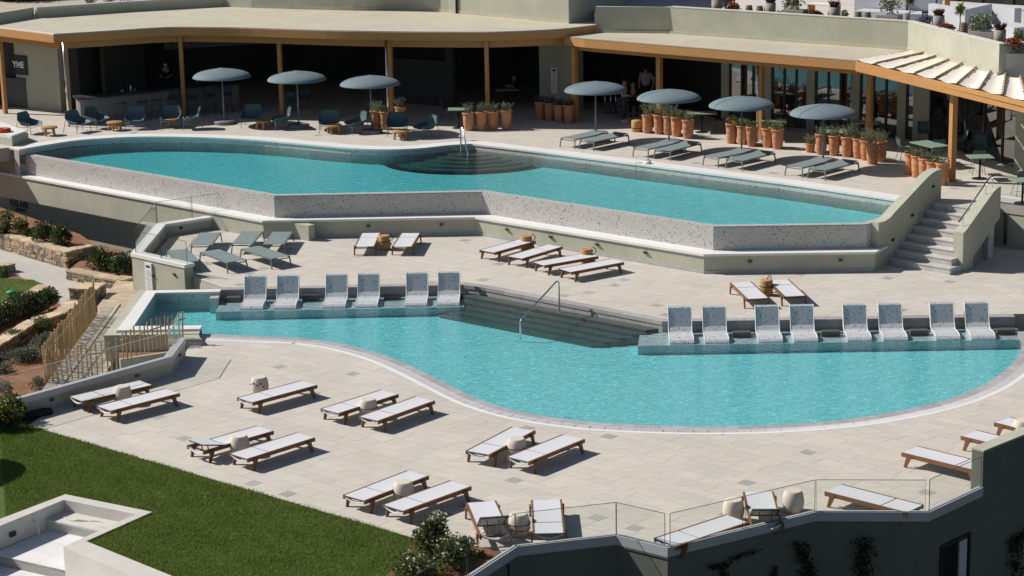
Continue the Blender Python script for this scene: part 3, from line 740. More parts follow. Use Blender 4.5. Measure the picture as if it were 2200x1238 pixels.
def blades(poly, n, zb, h0, h1, wd, name, m, seed, box):
    nr = np.random.RandomState(seed)
    X = nr.uniform(box[0], box[1], n * 2); Y = nr.uniform(box[2], box[3], n * 2); k = inside_np(X, Y, poly); X = X[k]; Y = Y[k]
    px = (X / Y * FPX + 1100); k = (px > -60) & (px < 2260); X = X[k]; Y = Y[k]; n = len(X)
    t = nr.uniform(0, 2 * np.pi, n)
    clump = np.sin(X * 2.1 + 1.3 * np.sin(Y * 1.7)) * np.sin(Y * 2.6 + np.sin(X * 1.1)) * .5 + np.sin(X * 7 + Y * 5) * .25
    H = nr.uniform(h0, h1, n) * (1 + .35 * clump); lean = nr.uniform(.2, .9, n) * H; la = nr.uniform(0, 2 * np.pi, n) * .5 + 5.2 + clump
    dx = np.cos(t) * wd / 2; dy = np.sin(t) * wd / 2
    V = np.empty((n, 3, 3)); V[:, 0] = np.stack([X - dx, Y - dy, np.full(n, zb)], 1); V[:, 1] = np.stack([X + dx, Y + dy, np.full(n, zb)], 1)
    V[:, 2] = np.stack([X + np.cos(la) * lean, Y + np.sin(la) * lean, zb + H], 1)
    me = bpy.data.meshes.new(name); me.vertices.add(n * 3); me.vertices.foreach_set('co', V.ravel())
    me.loops.add(n * 3); me.loops.foreach_set('vertex_index', np.arange(n * 3)); me.polygons.add(n)
    me.polygons.foreach_set('loop_start', np.arange(0, n * 3, 3)); me.polygons.foreach_set('loop_total', np.full(n, 3)); me.update(); me.validate()
    o = link(name, me, M[m], kind='stuff'); o['label'] = 'short green turf blades covering the lawn'; o['category'] = 'grass'; return o
blades(lawn_poly, 330000, .01, .035, .075, .013, 'grass', 'grass', 4, (-18, -.5, 33, 49))

# ---- sunken white court
sc_ = thing('sunken_court', 'sunken white concrete court with bench set into the lawn', 'patio')
for i in range(4): MB().prism([cot[i], cot[i + 1], cin[i + 1], cin[i]], -1.2, .05 + .001 * i).build('court_wall', M['conc'], sc_)
MB().prism([cin[0], cin[1], cin[2], cin[3], cin[4], (cin[4][0] - 4, cin[4][1] - 1), (-16, 36)], -1.2, -.66).build('lower_floor', M['conc'], sc_)
fd0, fd1 = Vector(cin[3]), Vector(cin[3]) + (Vector(cin[0]) - Vector(cin[1])).normalized() * 0
side = (Vector(cin[0]) - Vector(cin[1])).normalized(); acr = (Vector(cin[3]) - Vector(cin[2])).normalized()
flr = [cin[1], cin[2], tuple(Vector(cin[3]) + Vector((0, 0))), tuple(Vector(cin[1]) + acr * (Vector(cin[3]) - Vector(cin[2])).length + acr * 0)]
flr = [cin[1], cin[2], cin[3], tuple(Vector(cin[3]) + (Vector(cin[1]) - Vector(cin[2])))]
fl = MB().prism(flr, -.9, -.458).build('upper_floor', M['joint'], sc_)
pave(fl, flr, -.45, math.atan2(acr.y, acr.x), (.6,), (.6,), 3, most=60, gap=.006, th=.05, name='floor_tile', m='conc2', mg='conc2')
lowp = [tuple(Vector(flr[3]) - side * -0 + acr * .02), tuple(Vector(cin[3]) + acr * .02), tuple(Vector(cin[4])), (cin[4][0] - 3.4, cin[4][1] - .5), (flr[3][0] - 2.5, flr[3][1] - 2.5)]
pave(sc_, lowp, -.655, math.atan2(acr.y, acr.x), (.6,), (.6,), 4, most=40, gap=.008, th=.03, name='lower_floor_tile', m='conc2', mg='conc2')
bn_ = .55
MB().prism([cin[1], cin[2], tuple(Vector(cin[2]) + acr * bn_), tuple(Vector(cin[1]) + acr * bn_)], -.8, -.24).build('bench', M['conc'], sc_)
MB().prism([tuple(Vector(cin[1]) + acr * .0), tuple(Vector(cin[2]) + acr * .0), tuple(Vector(cin[2]) + acr * (bn_ + .05)), tuple(Vector(cin[1]) + acr * (bn_ + .05))], -.24, -.20).build('bench_slab', M['conc'], sc_)
p = Vector(cin[1]) + acr * 1.55 + Vector((acr.y, -acr.x)) * -.0
nn_ = (Vector(cin[2]) - Vector(cin[1])).normalized()
MB().box((p.x + nn_.x * .01, p.y + nn_.y * .01, -.22), (.16, .03, .10), math.atan2(acr.y, acr.x)).build('wall_light', M['black'], sc_)
hs = thing('bench_hose', 'thin pale hose lying loosely along the bench of the sunken court', 'hose')
b0 = Vector(cin[1]) + acr * .25 + nn_ * .25
hp = [(b0 + nn_ * (t * 1.35) + acr * (.12 * math.sin(t * 7) + .05), -.19) for t in np.linspace(0, 1, 14)]
hp2 = [(b0 + nn_ * (.35 + t * 1.0) + acr * (-.08 * math.sin(t * 5) + .1), -.188) for t in np.linspace(0, 1, 12)]
m_ = MB()
for h_ in (hp, hp2): m_.tube([(q.x, q.y, z) for q, z in h_], .010, 5)
m_.build('hose_loop', M['hose'], hs, True)
fh = thing('wall_hose', 'short white hose hanging from the shaded wall of the sunken court', 'hose')
b0 = Vector(cin[1]) + acr * .95
MB().tube([(b0.x + nn_.x * t, b0.y + nn_.y * t, z) for t, z in ((.0, -.12), (.05, -.10), (.12, -.2), (.16, -.33), (.12, -.435), (.02 + .1, -.44))], .012, 6).build('hose_line', M['paper'], fh, True)

# ---- left parapet of the near deck with glass
lpw = thing('side_parapet', 'low shaded sage parapet between the near deck and the garden', 'wall')
lline = [(kerbL[0][0], kerbL[0][1]), kerbL[1], kerbL[2], kerbL[3]]
lline = [tuple(Vector(wallfoot[0]) + (Vector(wallfoot[0]) - Vector(wallfoot[1])).normalized() * 6), wallfoot[0], wallfoot[1], tuple(Vector(wallfoot[2]) + Vector((.05, -.2)))]
zlp = .50
MB().prism(strip(lline, .0, .30), -1.5, zlp - .16).build('wall_body', M['plaster'], lpw)
MB().prism(strip(lline, -.012, .03), -.05, .085).build('skirting', M['skirt'], lpw)
LL = plen(lline)
lights_on(lpw, lline, .0, .24, [LL - 2.95, LL - 5.6, LL - .8])
sg = thing('side_balustrade', 'frameless glass balustrade in a pale channel along the garden side', 'glass railing')
MB().prism(strip(lline, -.03, .12), zlp - .155, zlp).build('channel', M['alum'], sg)
for i in range(3):
    a, b = Vector(lline[i]), Vector(lline[i + 1]); d = (b - a).normalized(); L = (b - a).length; n = max(1, round(L / 1.35))
    for k in range(n):
        p = a + d * (L * k / n + .02); q = a + d * (L * (k + 1) / n - .02)
        g = MB().prism(strip([tuple(p), tuple(q)], .04, .054), zlp + .002, zlp + .62).build('glass_panel', M['glass'], sg)
        e = MB().prism(strip([tuple(p), tuple(q)], .0385, .0555), zlp + .6205, zlp + .63)
        e.build('glass_edge', M['alum'], g)

# ---- end wall with the notice board, far deck parapets with glass
ew = thing('notice_wall', 'sage wall end with white channel beside the raised coping', 'wall')
MB().prism(strip(endwall, .0, .34), -1.4, .53).build('wall_body', M['plaster'], ew)
MB().prism(strip([tuple(Vector(endwall[0]) - (Vector(endwall[1]) - Vector(endwall[0])).normalized() * .03), tuple(Vector(endwall[1]) + (Vector(endwall[1]) - Vector(endwall[0])).normalized() * .06)], -.03, .37), .53, .63).build('white_channel', M['white'], ew)
lights_on(ew, endwall, .0, .05, [1.05])
lights_on(ew, endwall, .0, .26, [2.1])
ed = (Vector(endwall[1]) - Vector(endwall[0])).normalized(); en = Vector((ed.y, -ed.x))
nb = thing('notice_board', 'tall white notice board with navy logo on the sage wall end', 'notice board')
c = Vector(endwall[0]) + ed * .86 + en * .035
rz_ = math.atan2(ed.y, ed.x)
MB().box((c.x, c.y, -.10), (.34, .05, 1.10), rz_).build('board', M['paper'], nb)
def text(s, size, m, par, loc, rz, ext=.004, font_w=1.0, name='lettering', bold=.0):
    cu = bpy.data.curves.new('tmp', 'FONT'); cu.body = s; cu.size = size; cu.extrude = ext; cu.align_x = 'CENTER'; cu.align_y = 'CENTER'; cu.offset = bold
    o = bpy.data.objects.new('tmp', cu); COL.objects.link(o)
    dg = bpy.context.evaluated_depsgraph_get(); me = bpy.data.meshes.new_from_object(o.evaluated_get(dg)); bpy.data.objects.remove(o); bpy.data.curves.remove(cu)
    me.materials.clear(); me.name = name
    o = link(name, me, M[m], par); o.location = loc; o.rotation_euler = (R(90), 0, rz); o.scale = (font_w, 1, 1); return o
def board_print(par, c, n, d, rz, ztop, wdt, rows, logo):
    q = c + n * .03; text(logo, .10, 'ink', par, (q.x, q.y, ztop - .10), rz, bold=.008, name='logo')
    m_ = MB(); rr = random.Random(5)
    for i in range(rows):
        z = ztop - .24 - i * .042; ww = wdt * rr.uniform(.55, .78) if i % 4 else wdt * .45
        m_.box((q.x, q.y, z), (ww, .004, .010), rz)
    m_.build('print_lines', M['greyink'], par)
board_print(nb, c, en, ed, rz_, .45, .34, 19, 'oano')
lwp = thing('terrace_parapet', 'shaded sage parapet with white channel at the left end of the far deck', 'wall')
lwl = [tuple(Vector(endwall[0]) + Vector((-.02, .05))), lw[0], lw[1], (lw[2][0] + .3, lw[2][1] + .2)]
lwl = [lwl[0], lw[1], (lw[2][0] + .25, lw[2][1] + .18)]
MB().prism(strip(lwl, 0, -.30), -1.4, .53).build('wall_body', M['plaster'], lwp)
MB().prism(strip(lwl, .02, -.32), .53, .62).build('white_channel', M['white'], lwp)
for s_ in (1.0, 5.2):
    p, d = along(lwl, s_); n = Vector((d.y, -d.x)); cc = p + n * .31
    MB().box((cc.x, cc.y, .42), (.11, .05, .075), math.atan2(d.y, d.x)).build('wall_light', M['black'], lwp)
tg = thing('terrace_glass', 'frameless glass guard round the left end of the far deck', 'glass railing')
gline = [tuple(Vector(endwall[1]) + en * -.15), tuple(Vector(endwall[0]) + en * -.15), lw[1], (lw[2][0] + .25, lw[2][1] + .18)]
for i in range(3):
    a, b = Vector(gline[i]), Vector(gline[i + 1]); d = (b - a).normalized(); L = (b - a).length; n = (2, 1, 2)[i]
    for k in range(n):
        p = a + d * (L * k / n + .02); q = a + d * (L * (k + 1) / n - .02)
        g = MB().prism(strip([tuple(p), tuple(q)], -.007, .007), .622, 1.33).build('glass_panel', M['glass'], tg)
        e = MB().prism(strip([tuple(p), tuple(q)], -.0085, .0085), 1.3305, 1.339)
        for r_ in (p, q): e.box((r_.x, r_.y, .98), (.008, .016, .71), math.atan2(d.y, d.x))
        e.build('glass_edge', M['dsteel'], g)

# ---- garden on the left
ZB = -.55
bw = thing('boardwalk', 'weathered plank boardwalk between the bamboo fence and the white pool frame', 'boardwalk')
bx0, bx1 = -12.35, -10.98
MB().prism([(bx0, 53.2), (bx1 + .0, 54.4), (bx1, 62.9), (bx0, 62.9)], -1.4, ZB - .035).build('support', M['soil'], bw)
y = 53.3
while y < 61.6:
    MB().box(((bx0 + .32 + bx1) / 2, y, ZB - .015 + rng.uniform(-.003, .003)), (bx1 - bx0 - .36, .105, .03)).build('plank', M['plank'], bw); y += .125
MB().prism([(bx0 + .30, 53.2), (bx0 + .42, 53.2), (bx0 + .42, 62.6), (bx0 + .30, 62.6)], ZB - .03, ZB + .03).build('edge_board', M['plank'], bw)
y = 53.3
while y < 62.2:
    MB().box((bx0 + .13, y, ZB + .02), (.30, .085, .025)).build('edge_plank', M['plank'], bw); y += .125
pv = MB().prism([(bx0 + .1, 61.55), (bx1 + .1, 61.55), (-10.9, 63.0), (-11.6, 65.4), (-12.6, 65.8), (-12.6, 62.4)], -1.5, ZB - .02).build('garden_landing', M['joint'], kind='structure')
pave(pv, [(bx0 + .1, 61.6), (bx1 + .1, 61.6), (-10.9, 63.0), (-11.6, 65.4), (-12.6, 65.8), (-12.6, 62.4)], ZB, R(20), (.22,), (.3, .34), 6, most=120, th=.02, name='paver', m='brickp')

def picket_fence(name, label, line, z0, h, n, rail_z, seed, slope=0.0):
    t = thing(name, label, 'fence'); rr = random.Random(seed); L = plen(line)
    for k in range(n):
        s_ = L * (k + .5) / n + rr.uniform(-.02, .02); p, d = along(line, s_); zz = z0 + slope * s_ / L
        tp = (p.x + rr.uniform(-.04, .04), p.y + rr.uniform(-.05, .05), zz + h + rr.uniform(-.06, .06))
        MB().tube([(p.x, p.y, zz), tp], rr.uniform(.018, .026), 6).build('picket', M['bamboo'], t)
    n_ = [along(line, x) for x in np.linspace(0.001, L - .001, 9)]
    MB().tube([(p.x + .03, p.y - .03, z0 + slope * k / 8 + rail_z + .012 * math.sin(k * 2)) for k, (p, d) in enumerate(n_)], .02, 6).build('rail', M['bamboo'], t, True)
    return t
fA, fB = w2(97, 826, ZB), w2(206, 680, ZB)
picket_fence('bamboo_fence', 'long dense bamboo picket fence along the garden side of the boardwalk', [fA, fB], ZB + .02, 1.02, 78, .74, 3)
fC = w2(258, 800, ZB); 
picket_fence('bamboo_fence', 'short open bamboo picket fence across the near end of the boardwalk', [fA, (fC[0], fC[1])], ZB + .02, .88, 15, .62, 5)
fD, fE = (fC[0] + .03, fC[1] + .02), (-8.95, 55.95)
picket_fence('bamboo_fence', 'bamboo picket fence rising from the boardwalk towards the white coping corner', [fD, fE], ZB + .30, .80, 15, .58, 6, slope=.36)
pt = thing('green_planter', 'sloping sage planter edge behind the short bamboo fence', 'planter')
MB().prism(strip([fD, (fE[0] - .1, fE[1] - .1)], .02, .12), -1.2, -.20).build('planter_wall', M['plaster'], pt)
MB().prism([(fD[0] - .05, fD[1] + .15), (fE[0] - .15, fE[1] + .05), (-9.2, 56.45), (-10.9, 56.45)], -1.2, -.28).build('planting_soil', M['soil'], pt)

# garden slope, path and stone terraces
MB().prism([(-30, 45), (-12.9, 48.9), (-12.36, 53.4), (-12.36, 62.4), (-12.8, 66), (-13.5, 72), (-30, 86)], -1.6, -.95).build('garden_soil', M['soil'], kind='structure')
pth = [w2(*p, -.92) for p in [(-30, 540), (60, 560), (150, 595), (240, 640), (262, 655), (205, 690), (150, 655), (140, 640), (110, 612), (40, 575), (-30, 570)]]
MB().prism([(-12.6, 65.2), (-11.3, 65.2), (-11.4, 66.6), w2(190, 592, -.9), w2(60, 545, -.9), w2(-40, 520, -.9), w2(-40, 585, -.9), w2(40, 590, -.9), w2(100, 625, -.9), w2(140, 660, -.9), w2(165, 690, -.9)], -1.5, -.90).build('garden_path', M['path'], kind='structure')

def stone_wall(name, label, line, z0, z1, th, seed, cap_w=.42, cat='stone wall', ends=True):
    """dry stone wall: courses of rough blocks, each of its own size and standing proud by its own amount, with flat cap stones"""
    t = thing(name, label, cat); rr = random.Random(seed)
    MB().prism(strip(line, .035, th - .035), z0, z1 - .05).build('core', M['mortar'], t)
    for face in (0, 1):
        ln = line if face == 0 else offs(line, th)[::-1]; z = z0; L = plen(ln)
        if face == 1 and L < 1e-3: continue
        while z < z1 - .06:
            h = min(rr.uniform(.09, .17), z1 - .05 - z); s_ = 0
            while s_ < L - .02:
                l = min(rr.uniform(.12, .34), L - s_); p, d = along(ln, s_ + l / 2); n = Vector((d.y, -d.x)); pr = rr.uniform(-.012, .02)
                if seen((p.x, p.y, z), 20) and (n.dot(Vector((-p.x, -p.y)).normalized()) > -.1):
                    c = p + n * (pr - .03)
                    b = MB(); hx, hy, hz = l / 2 - .006, .05, h / 2 - .006; vs = []
                    for zz in (-1, 1):
                        for xx, yy in ((-1, -1), (1, -1), (1, 1), (-1, 1)):
                            vs.append(c + d * (xx * hx + rr.uniform(-.012, .012)) + Vector((-d.y, d.x)) * (yy * hy + (rr.uniform(-.008, .008)))); 
                    vs3 = [(q.x, q.y, z + h / 2 + (-1 if i < 4 else 1) * hz + rr.uniform(-.012, .012)) for i, q in enumerate(vs)]
                    b.add(vs3, [(3, 2, 1, 0), (4, 5, 6, 7), (0, 1, 5, 4), (1, 2, 6, 5), (2, 3, 7, 6), (3, 0, 4, 7)]).build('stone', M['stone'], t)
                s_ += l
            z += h
    L = plen(line); s_ = 0
    while s_ < L - .05:
        l = min(rr.uniform(.3, .6), L - s_); a, d = along(line, s_ + .006); b, d2 = along(line, s_ + l - .006); n = Vector((-d.y, d.x)); e = rr.uniform(-.03, .02)
        q = [a - n * (.03 - e), b - n * (.03 + e), b + n * (cap_w + e), a + n * (cap_w - e)]
        MB().prism([tuple(x) for x in q], z1 - .055, z1 + rr.uniform(-.006, .01)).build('cap_stone', M['cap'], t); s_ += l
    return t
zt1 = -.33
uA, uB, uC = w2(-40, 490, zt1), w2(140, 542, zt1), w2(200, 527, zt1)
stone_wall('stone_planter', 'upper dry stone planter wall running in from the left edge', [uA, uB, uC], -.95, zt1, .40, 3)
MB().prism([uA, tuple(Vector(uB) + Vector((.1, .35))), tuple(Vector(uC) + Vector((.1, .2))), w2(170, 500, -.36), w2(-40, 430, -.36)], -1.2, -.40).build('bed_soil', M['soil'], kind='structure')
zt2 = -.58
lA, lB, lC = w2(142, 580, zt2), w2(258, 604, zt2), w2(284, 594, zt2)
stone_wall('stone_planter', 'lower dry stone planter wall next to the notice wall', [lA, lB, lC], -1.0, zt2, .40, 4)
MB().prism([lA, tuple(Vector(lB) + Vector((.1, .3))), lC, w2(283, 560, -.6), w2(200, 535, -.6)], -1.2, -.64).build('bed_soil', M['soil'], kind='structure')
pl = [w2(146, 628, -.28), w2(203, 618, -.28), w2(226, 600, -.28)]
stone_wall('stone_pillar', 'stone pillar end behind the top of the bamboo fence', [w2(148, 618, -.3), w2(190, 622, -.3)], -1.0, -.30, .55, 5, cap_w=.6, cat='stone pillar')
stone_wall('stone_pillar', 'tall shaded stone pillar beside the far end of the bamboo fence', [w2(204, 622, -.25), w2(226, 608, -.25)], -1.0, -.25, .60, 6, cap_w=.62, cat='stone pillar')
gA = [w2(-40, 572, -.75), w2(32, 562, -.75), w2(34, 590, -.75)]
stone_wall('stone_planter', 'small stone wall end at the left edge beside the path', [w2(-40, 580, -.62), w2(32, 566, -.62)], -1.0, -.62, .35, 7)
tw1 = [w2(-40, 690, -.55), w2(0, 668, -.55), w2(60, 640, -.55), w2(108, 612, -.55)]
stone_wall('stone_terrace_wall', 'middle curved stone terrace wall above the dark bushes', tw1, -1.0, -.55, .35, 8)
MB().prism([tw1[0], tw1[1], tw1[2], tw1[3], w2(70, 600, -.6), w2(-40, 595, -.6)], -1.2, -.62).build('upper_turf', M['turf'], kind='structure')
tw2 = [w2(-40, 765, -.62), w2(30, 722, -.62), w2(80, 690, -.62), w2(140, 672, -.62), w2(175, 645, -.62)]
stone_wall('stone_terrace_wall', 'lower curved stone terrace wall beside the long bamboo fence', tw2, -1.0, -.62, .34, 9)
# ================================================================== BUILDING
ZR1, ZR2 = 5.40, 5.10
FLp = [(-60, 52), (0, 59.5), (115, 73.5), (360, 58.5), (450, 58.5), (540, 60), (700, 65), (800, 67), (900, 68.3), (1000, 68.8), (1080, 68), (1200, 62.5), (1283, 53)]
FL = [w2(*p, ZR1) for p in FLp]
FLs = FL[:2] + [FL[2]] + smooth_line(FL[3:], 4) if False else [FL[0], FL[1], FL[2]] + smooth_line([tuple((Vector(FL[2]) * .5 + Vector(FL[3]) * .5)), *FL[3:]], 4)
BLp = [(80, 39), (270, 26), (480, 14), (540, 17), (760, 23), (860, 21), (963, 27), (1222, 51)]
BL = [w2(*p, ZR1) for p in BLp]
pvl = thing('bar_pavilion', 'low pavilion with beige roof and wavy timber edge behind the upper pool', 'pavilion')
roof = FLs + [(4.6, 84.0), (9, 92), (4, 97), (-26, 99), (-27, 90)]
MB().prism(roof, ZR1 - .10, ZR1 - .035).build('roof_slab', M['wood'], pvl)
r_in = offs(FLs, .10)
MB().prism(r_in + [(4.6, 84.0), (9, 92), (4, 97), (-26, 99), (-27, 90)], ZR1 - .034, ZR1).build('roof_membrane', M['roofm'], pvl)
MB().prism(strip(FLs, .0, .09), ZR1 - .034, ZR1 + .015).build('roof_edge_trim', M['white'], pvl)
MB().prism(strip(FLs, -.03, .06), ZR1 - .34, ZR1 - .035).build('fascia_board', M['wood'], pvl)
bl = offs(FLs, .42)
MB().prism(strip(FLs, .36, .50), ZR1 - .64, ZR1 - .30).build('edge_beam', M['wood'], pvl)
L = plen(bl); s = .3
while s < L:
    p, d = along(bl, s); n = Vector((-d.y, d.x)); a = p + n * (-.38); b = p + n * 6.0
    MB().beam((a.x, a.y, ZR1 - .21), (b.x, b.y, ZR1 - .21), .09, .20).build('rafter', M['wood'], pvl); s += 1.05
bc = offs(FLs, .43)
def post(parent, px, py, zt, w_=.17, rz=R(-35), line=None):
    c = W(px, py, ZU); q = MB().box((c.x, c.y, (ZU + zt) / 2), (w_, w_, zt - ZU), rz)
    q.build('post', M['wood'], parent)
for px, py, r_ in ((12, 244, -44), (152, 268, 20), (397, 249, -5), (607, 252, -20), (843, 262, -20), (1049, 268, -10)):
    post(pvl, px, py, ZR1 - .33, .15, R(r_))
for px, py in ((153, 271), (838, 264)):
    c = W(px, py, ZU); t = MB(); t.tube([(c.x - .05, c.y - .16, ZU), (c.x - .05, c.y - .16, ZR1 - .30)], .045, 10)
    t.lathe([(.055, 0), (.055, .04)], 10, (c.x - .05, c.y - .16, ZU + 1.4)); t.build('rain_pipe', M['steel'], pvl, True)
# interior
IN = [(-27, 88.4), (-20.6, 88.2), (-18.2, 86.4), (-17.6, 86.6), (-15.5, 91), (-9.5, 94), (-6.5, 93.3), (-5.6, 91.0), (-1.9, 89.6), (.6, 91), (4, 90), (8.4, 88)]
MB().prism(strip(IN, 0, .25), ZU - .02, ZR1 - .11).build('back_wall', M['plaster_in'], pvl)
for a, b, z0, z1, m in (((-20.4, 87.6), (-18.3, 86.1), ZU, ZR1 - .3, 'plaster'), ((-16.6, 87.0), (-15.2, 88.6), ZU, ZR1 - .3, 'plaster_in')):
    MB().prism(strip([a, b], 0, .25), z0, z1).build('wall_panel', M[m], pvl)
sw0, sw1 = Vector(w2(1160, 236, ZU)), Vector(w2(1228, 240, ZU)); sd = (sw1 - sw0).normalized(); sn = Vector((sd.y, -sd.x))
MB().prism(strip([tuple(sw0), tuple(sw1 + sd * .3)], 0, .5), ZU, ZR1 - .3).build('wall_panel', M['plaster'], pvl)
sh0 = Vector((-14.6, 90.4)); sh1 = Vector((-8.6, 92.4)); shd = (sh1 - sh0).normalized()
shm = MB()
for i in range(14): 
    c = (sh0 + sh1) / 2; shm.box((c.x, c.y - .3, ZR1 - .5 - i * .085), ((sh1 - sh0).length, .05, .075), math.atan2(shd.y, shd.x))
shm.build('roller_shutter', M['dsteel'], pvl, kind='stuff')
# screen wall with dark slot
scw = thing('screen_wall', 'shaded wall with long dark slot window behind the third parasol', 'wall')
a0, a1 = Vector(w2(838, 245, ZU)), Vector(w2(966, 256, ZU)); a0 += Vector((.0, 3.0)); a1 += Vector((.1, 3.0)); dq = (a1 - a0).normalized()
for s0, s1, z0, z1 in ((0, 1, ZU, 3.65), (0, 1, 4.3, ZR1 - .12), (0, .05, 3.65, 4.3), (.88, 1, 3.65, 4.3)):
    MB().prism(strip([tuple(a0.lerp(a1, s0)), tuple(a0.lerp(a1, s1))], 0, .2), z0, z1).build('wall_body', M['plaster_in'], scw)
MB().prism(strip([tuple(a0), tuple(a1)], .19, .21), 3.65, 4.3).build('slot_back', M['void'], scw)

# upper storey block on the roof
ub = thing('upper_storey', 'pale sage upper storey block standing on the beige roof', 'building')
poly = BL[2:] + [(BL[7][0] + 2.2, BL[7][1] + 2.4), (8, 99), (-12, 99)]
poly = [BL[2], BL[3]] + smooth_line(BL[3:7], 5)[1:] + [BL[7], (BL[7][0] + 2.2, BL[7][1] + 2.4), (8, 100), (-13.5, 100)]
MB().prism(poly, ZR1 - .05, 9.2).build('wall_body', M['plaster'], ub)
MB().prism(strip(poly[:-2], -.02, .01), ZR1, ZR1 + .12).build('render_base', M['roofm'], ub)
p, d = along([BL[6], BL[7]], .55); n = Vector((d.y, -d.x))
MB().tube([(p.x + n.x * .05, p.y + n.y * .05, ZR1), (p.x + n.x * .05, p.y + n.y * .05, 9)], .045, 8).build('rain_pipe', M['black'], ub, True)
p, d = along([BL[6], BL[7]], plen([BL[6], BL[7]]) * .58)
MB().box((p.x + n.x * .02, p.y + n.y * .02, 6.95), (1.9, .06, .16), math.atan2(d.y, d.x)).build('window_sill', M['white'], ub)
# low parapet on the back left of the roof
rp = thing('roof_parapet', 'low blue grey parapet with pale band along the back of the left roof', 'wall')
RPp = [BL[0], BL[1], BL[2]]
MB().prism(strip(RPp, 0, .3), ZR1 - .05, ZR1 + .34).build('wall_body', M['plaster'], rp)
MB().prism(strip(RPp, -.03, .33), ZR1 + .34, ZR1 + .44).build('parapet_cap', M['alum'], rp)
rk = thing('side_wall', 'low grey wall with white post at the left edge of the roof', 'wall')
k0, k1 = w2(-40, 58, ZR1), w2(78, 38, ZR1)
MB().prism(strip([k0, k1], .1, .4), ZR1 - .4, ZR1 + .42).build('wall_body', M['plaster'], rk)
MB().box((k1[0] + .1, k1[1] + .1, ZR1 + .2), (.16, .16, .5)).build('corner_post', M['white'], rk)
bgp = MB().prism([(-40, 91), (BL[0][0] - 1, BL[0][1] + .4), (BL[0][0], BL[0][1] + .4), (BL[2][0], BL[2][1] + .4), (-13.6, 100), (-13.6, 130), (-60, 130)], ZR1 - 1.2, ZR1 + .12).build('upper_terrace_ground', M['bank'], kind='structure')

# right wing
FR = [w2(*p, ZR2) for p in [(1212, 78), (1257, 83.5), (1840, 130.5), (2200, 216), (2260, 232)]]
BR = [w2(*p, ZR2) for p in [(1280, 70), (1440, 72), (1950, 108), (2145, 162)]]
rwg = thing('restaurant_wing', 'restaurant wing with glazed front and honey timber roof edge', 'building')
MB().prism([FR[0], FR[1], FR[2], BR[2], (BR[2][0] + .4, BR[2][1] + .6), (BR[1][0], BR[1][1] + .6), (BR[0][0] - .4, BR[0][1] + 2)], ZR2 - .10, ZR2 - .035).build('roof_slab', M['wood'], rwg)
fin = offs(FR[1:3], .08)
MB().prism([FR[0], fin[0], fin[1], BR[2], (BR[2][0] + .4, BR[2][1] + .6), (BR[1][0], BR[1][1] + .6), (BR[0][0] - .4, BR[0][1] + 2)], ZR2 - .034, ZR2).build('roof_membrane', M['roofm'], rwg)
MB().prism(strip(FR[:3], -.02, .07), ZR2 - .33, ZR2 - .035).build('fascia_board', M['wood'], rwg)
MB().prism(strip(FR[2:], -.03, .08), ZR2 - .36, ZR2 - .01).build('fascia_board', M['wood'], rwg)
MB().prism(strip(FR[:3], .30, .42), ZR2 - .52, ZR2 - .30).build('edge_beam', M['wood'], rwg)
for px, py, r_ in ((1236, 262, -38), (1417, 276, -38), (1634, 300, -38), (1866, 322, -38), (2044, 390, -66)):
    post(rwg, px, py, ZR2 - (.40 if px < 2000 else .34), .19, R(r_))
c = W(1627, 304, ZU); MB().tube([(c.x, c.y, ZU), (c.x, c.y, ZR2 - .3)], .045, 10).build('rain_pipe', M['steel'], rwg, True)
# parapet above the roof
PRL = [BR[0], BR[1], BR[2], BR[3], (BR[3][0] + 1.6, BR[3][1] + .4)]
pr = thing('roof_terrace_parapet', 'long pale sage parapet wall of the upper terrace over the right roof', 'wall')
MB().prism(strip(PRL, 0, .25), ZR2 - .6, ZR2 + 1.0).build('wall_body', M['plaster'], pr)
MB().prism(strip(PRL[1:], -.012, .262), ZR2 + 1.0, ZR2 + 1.03).build('wall_top', M['conc'], pr)
MB().prism(strip(PRL[:4], -.05, .02), ZR2, ZR2 + .09).build('render_base', M['roofm'], pr)
# glazed front
FC = [(6.0, 82.3), (10.6, 78.5), (14.6, 75.3), (15.5, 73.2), (17.8, 66.8), (19.4, 62.4)]
gf = thing('glazed_front', 'dark glazed restaurant front with sage piers and black mullions', 'glass front')
ZC = ZR2 - .12
def pane(a, b, z0, z1, parent):
    MB().prism(strip([tuple(a), tuple(b)], .0, .03), z0, z1).build('pane', M['pane'], parent)
A = Vector((8.2, 80.6)); B = Vector((14.55, 75.35)); dA = (B - A).normalized(); LA = (B - A).length
t = 0
piers = []
k = 0
s = 0.0
while s < LA - .2:
    # a pier, then three panes with mullions between
    MB().prism(strip([tuple(A + dA * s), tuple(A + dA * (s + .34))], -.06, .30), ZU, ZC).build('pier', M['plaster'], gf); s += .34
    for j in range(3):
        w_ = min(.52, LA - s)
        if w_ < .1: break
        MB().prism(strip([tuple(A + dA * s), tuple(A + dA * (s + .09))], -.03, .06), ZU, ZC).build('mullion', M['mull'], gf)
        pane(A + dA * (s + .09), A + dA * (s + w_), ZU + .06, ZC, gf); s += w_
MB().prism(strip([tuple(A), tuple(B)], -.02, .05), ZU, ZU + .06).build('sill_bar', M['mull'], gf)
MB().prism(strip([tuple(B), tuple(B + dA * .45)], -.05, .3), ZU, ZC).build('pier', M['plaster'], gf)
C0 = B + dA * .45; D0 = Vector((19.6, 62.2)); dC = (D0 - C0).normalized(); LC = (D0 - C0).length; s = .35
while s < LC:
    MB().prism(strip([tuple(C0 + dC * s), tuple(C0 + dC * (s + .10))], -.03, .06), ZU, ZC).build('mullion', M['mull'], gf)
    pane(C0 + dC * (s + .10), C0 + dC * min(s + 1.15, LC), ZU + .06, ZC, gf); s += 1.15
MB().prism(strip([tuple(C0), tuple(C0 + dC * .35)], -.04, .3), ZU, ZC).build('pier', M['plaster'], gf)
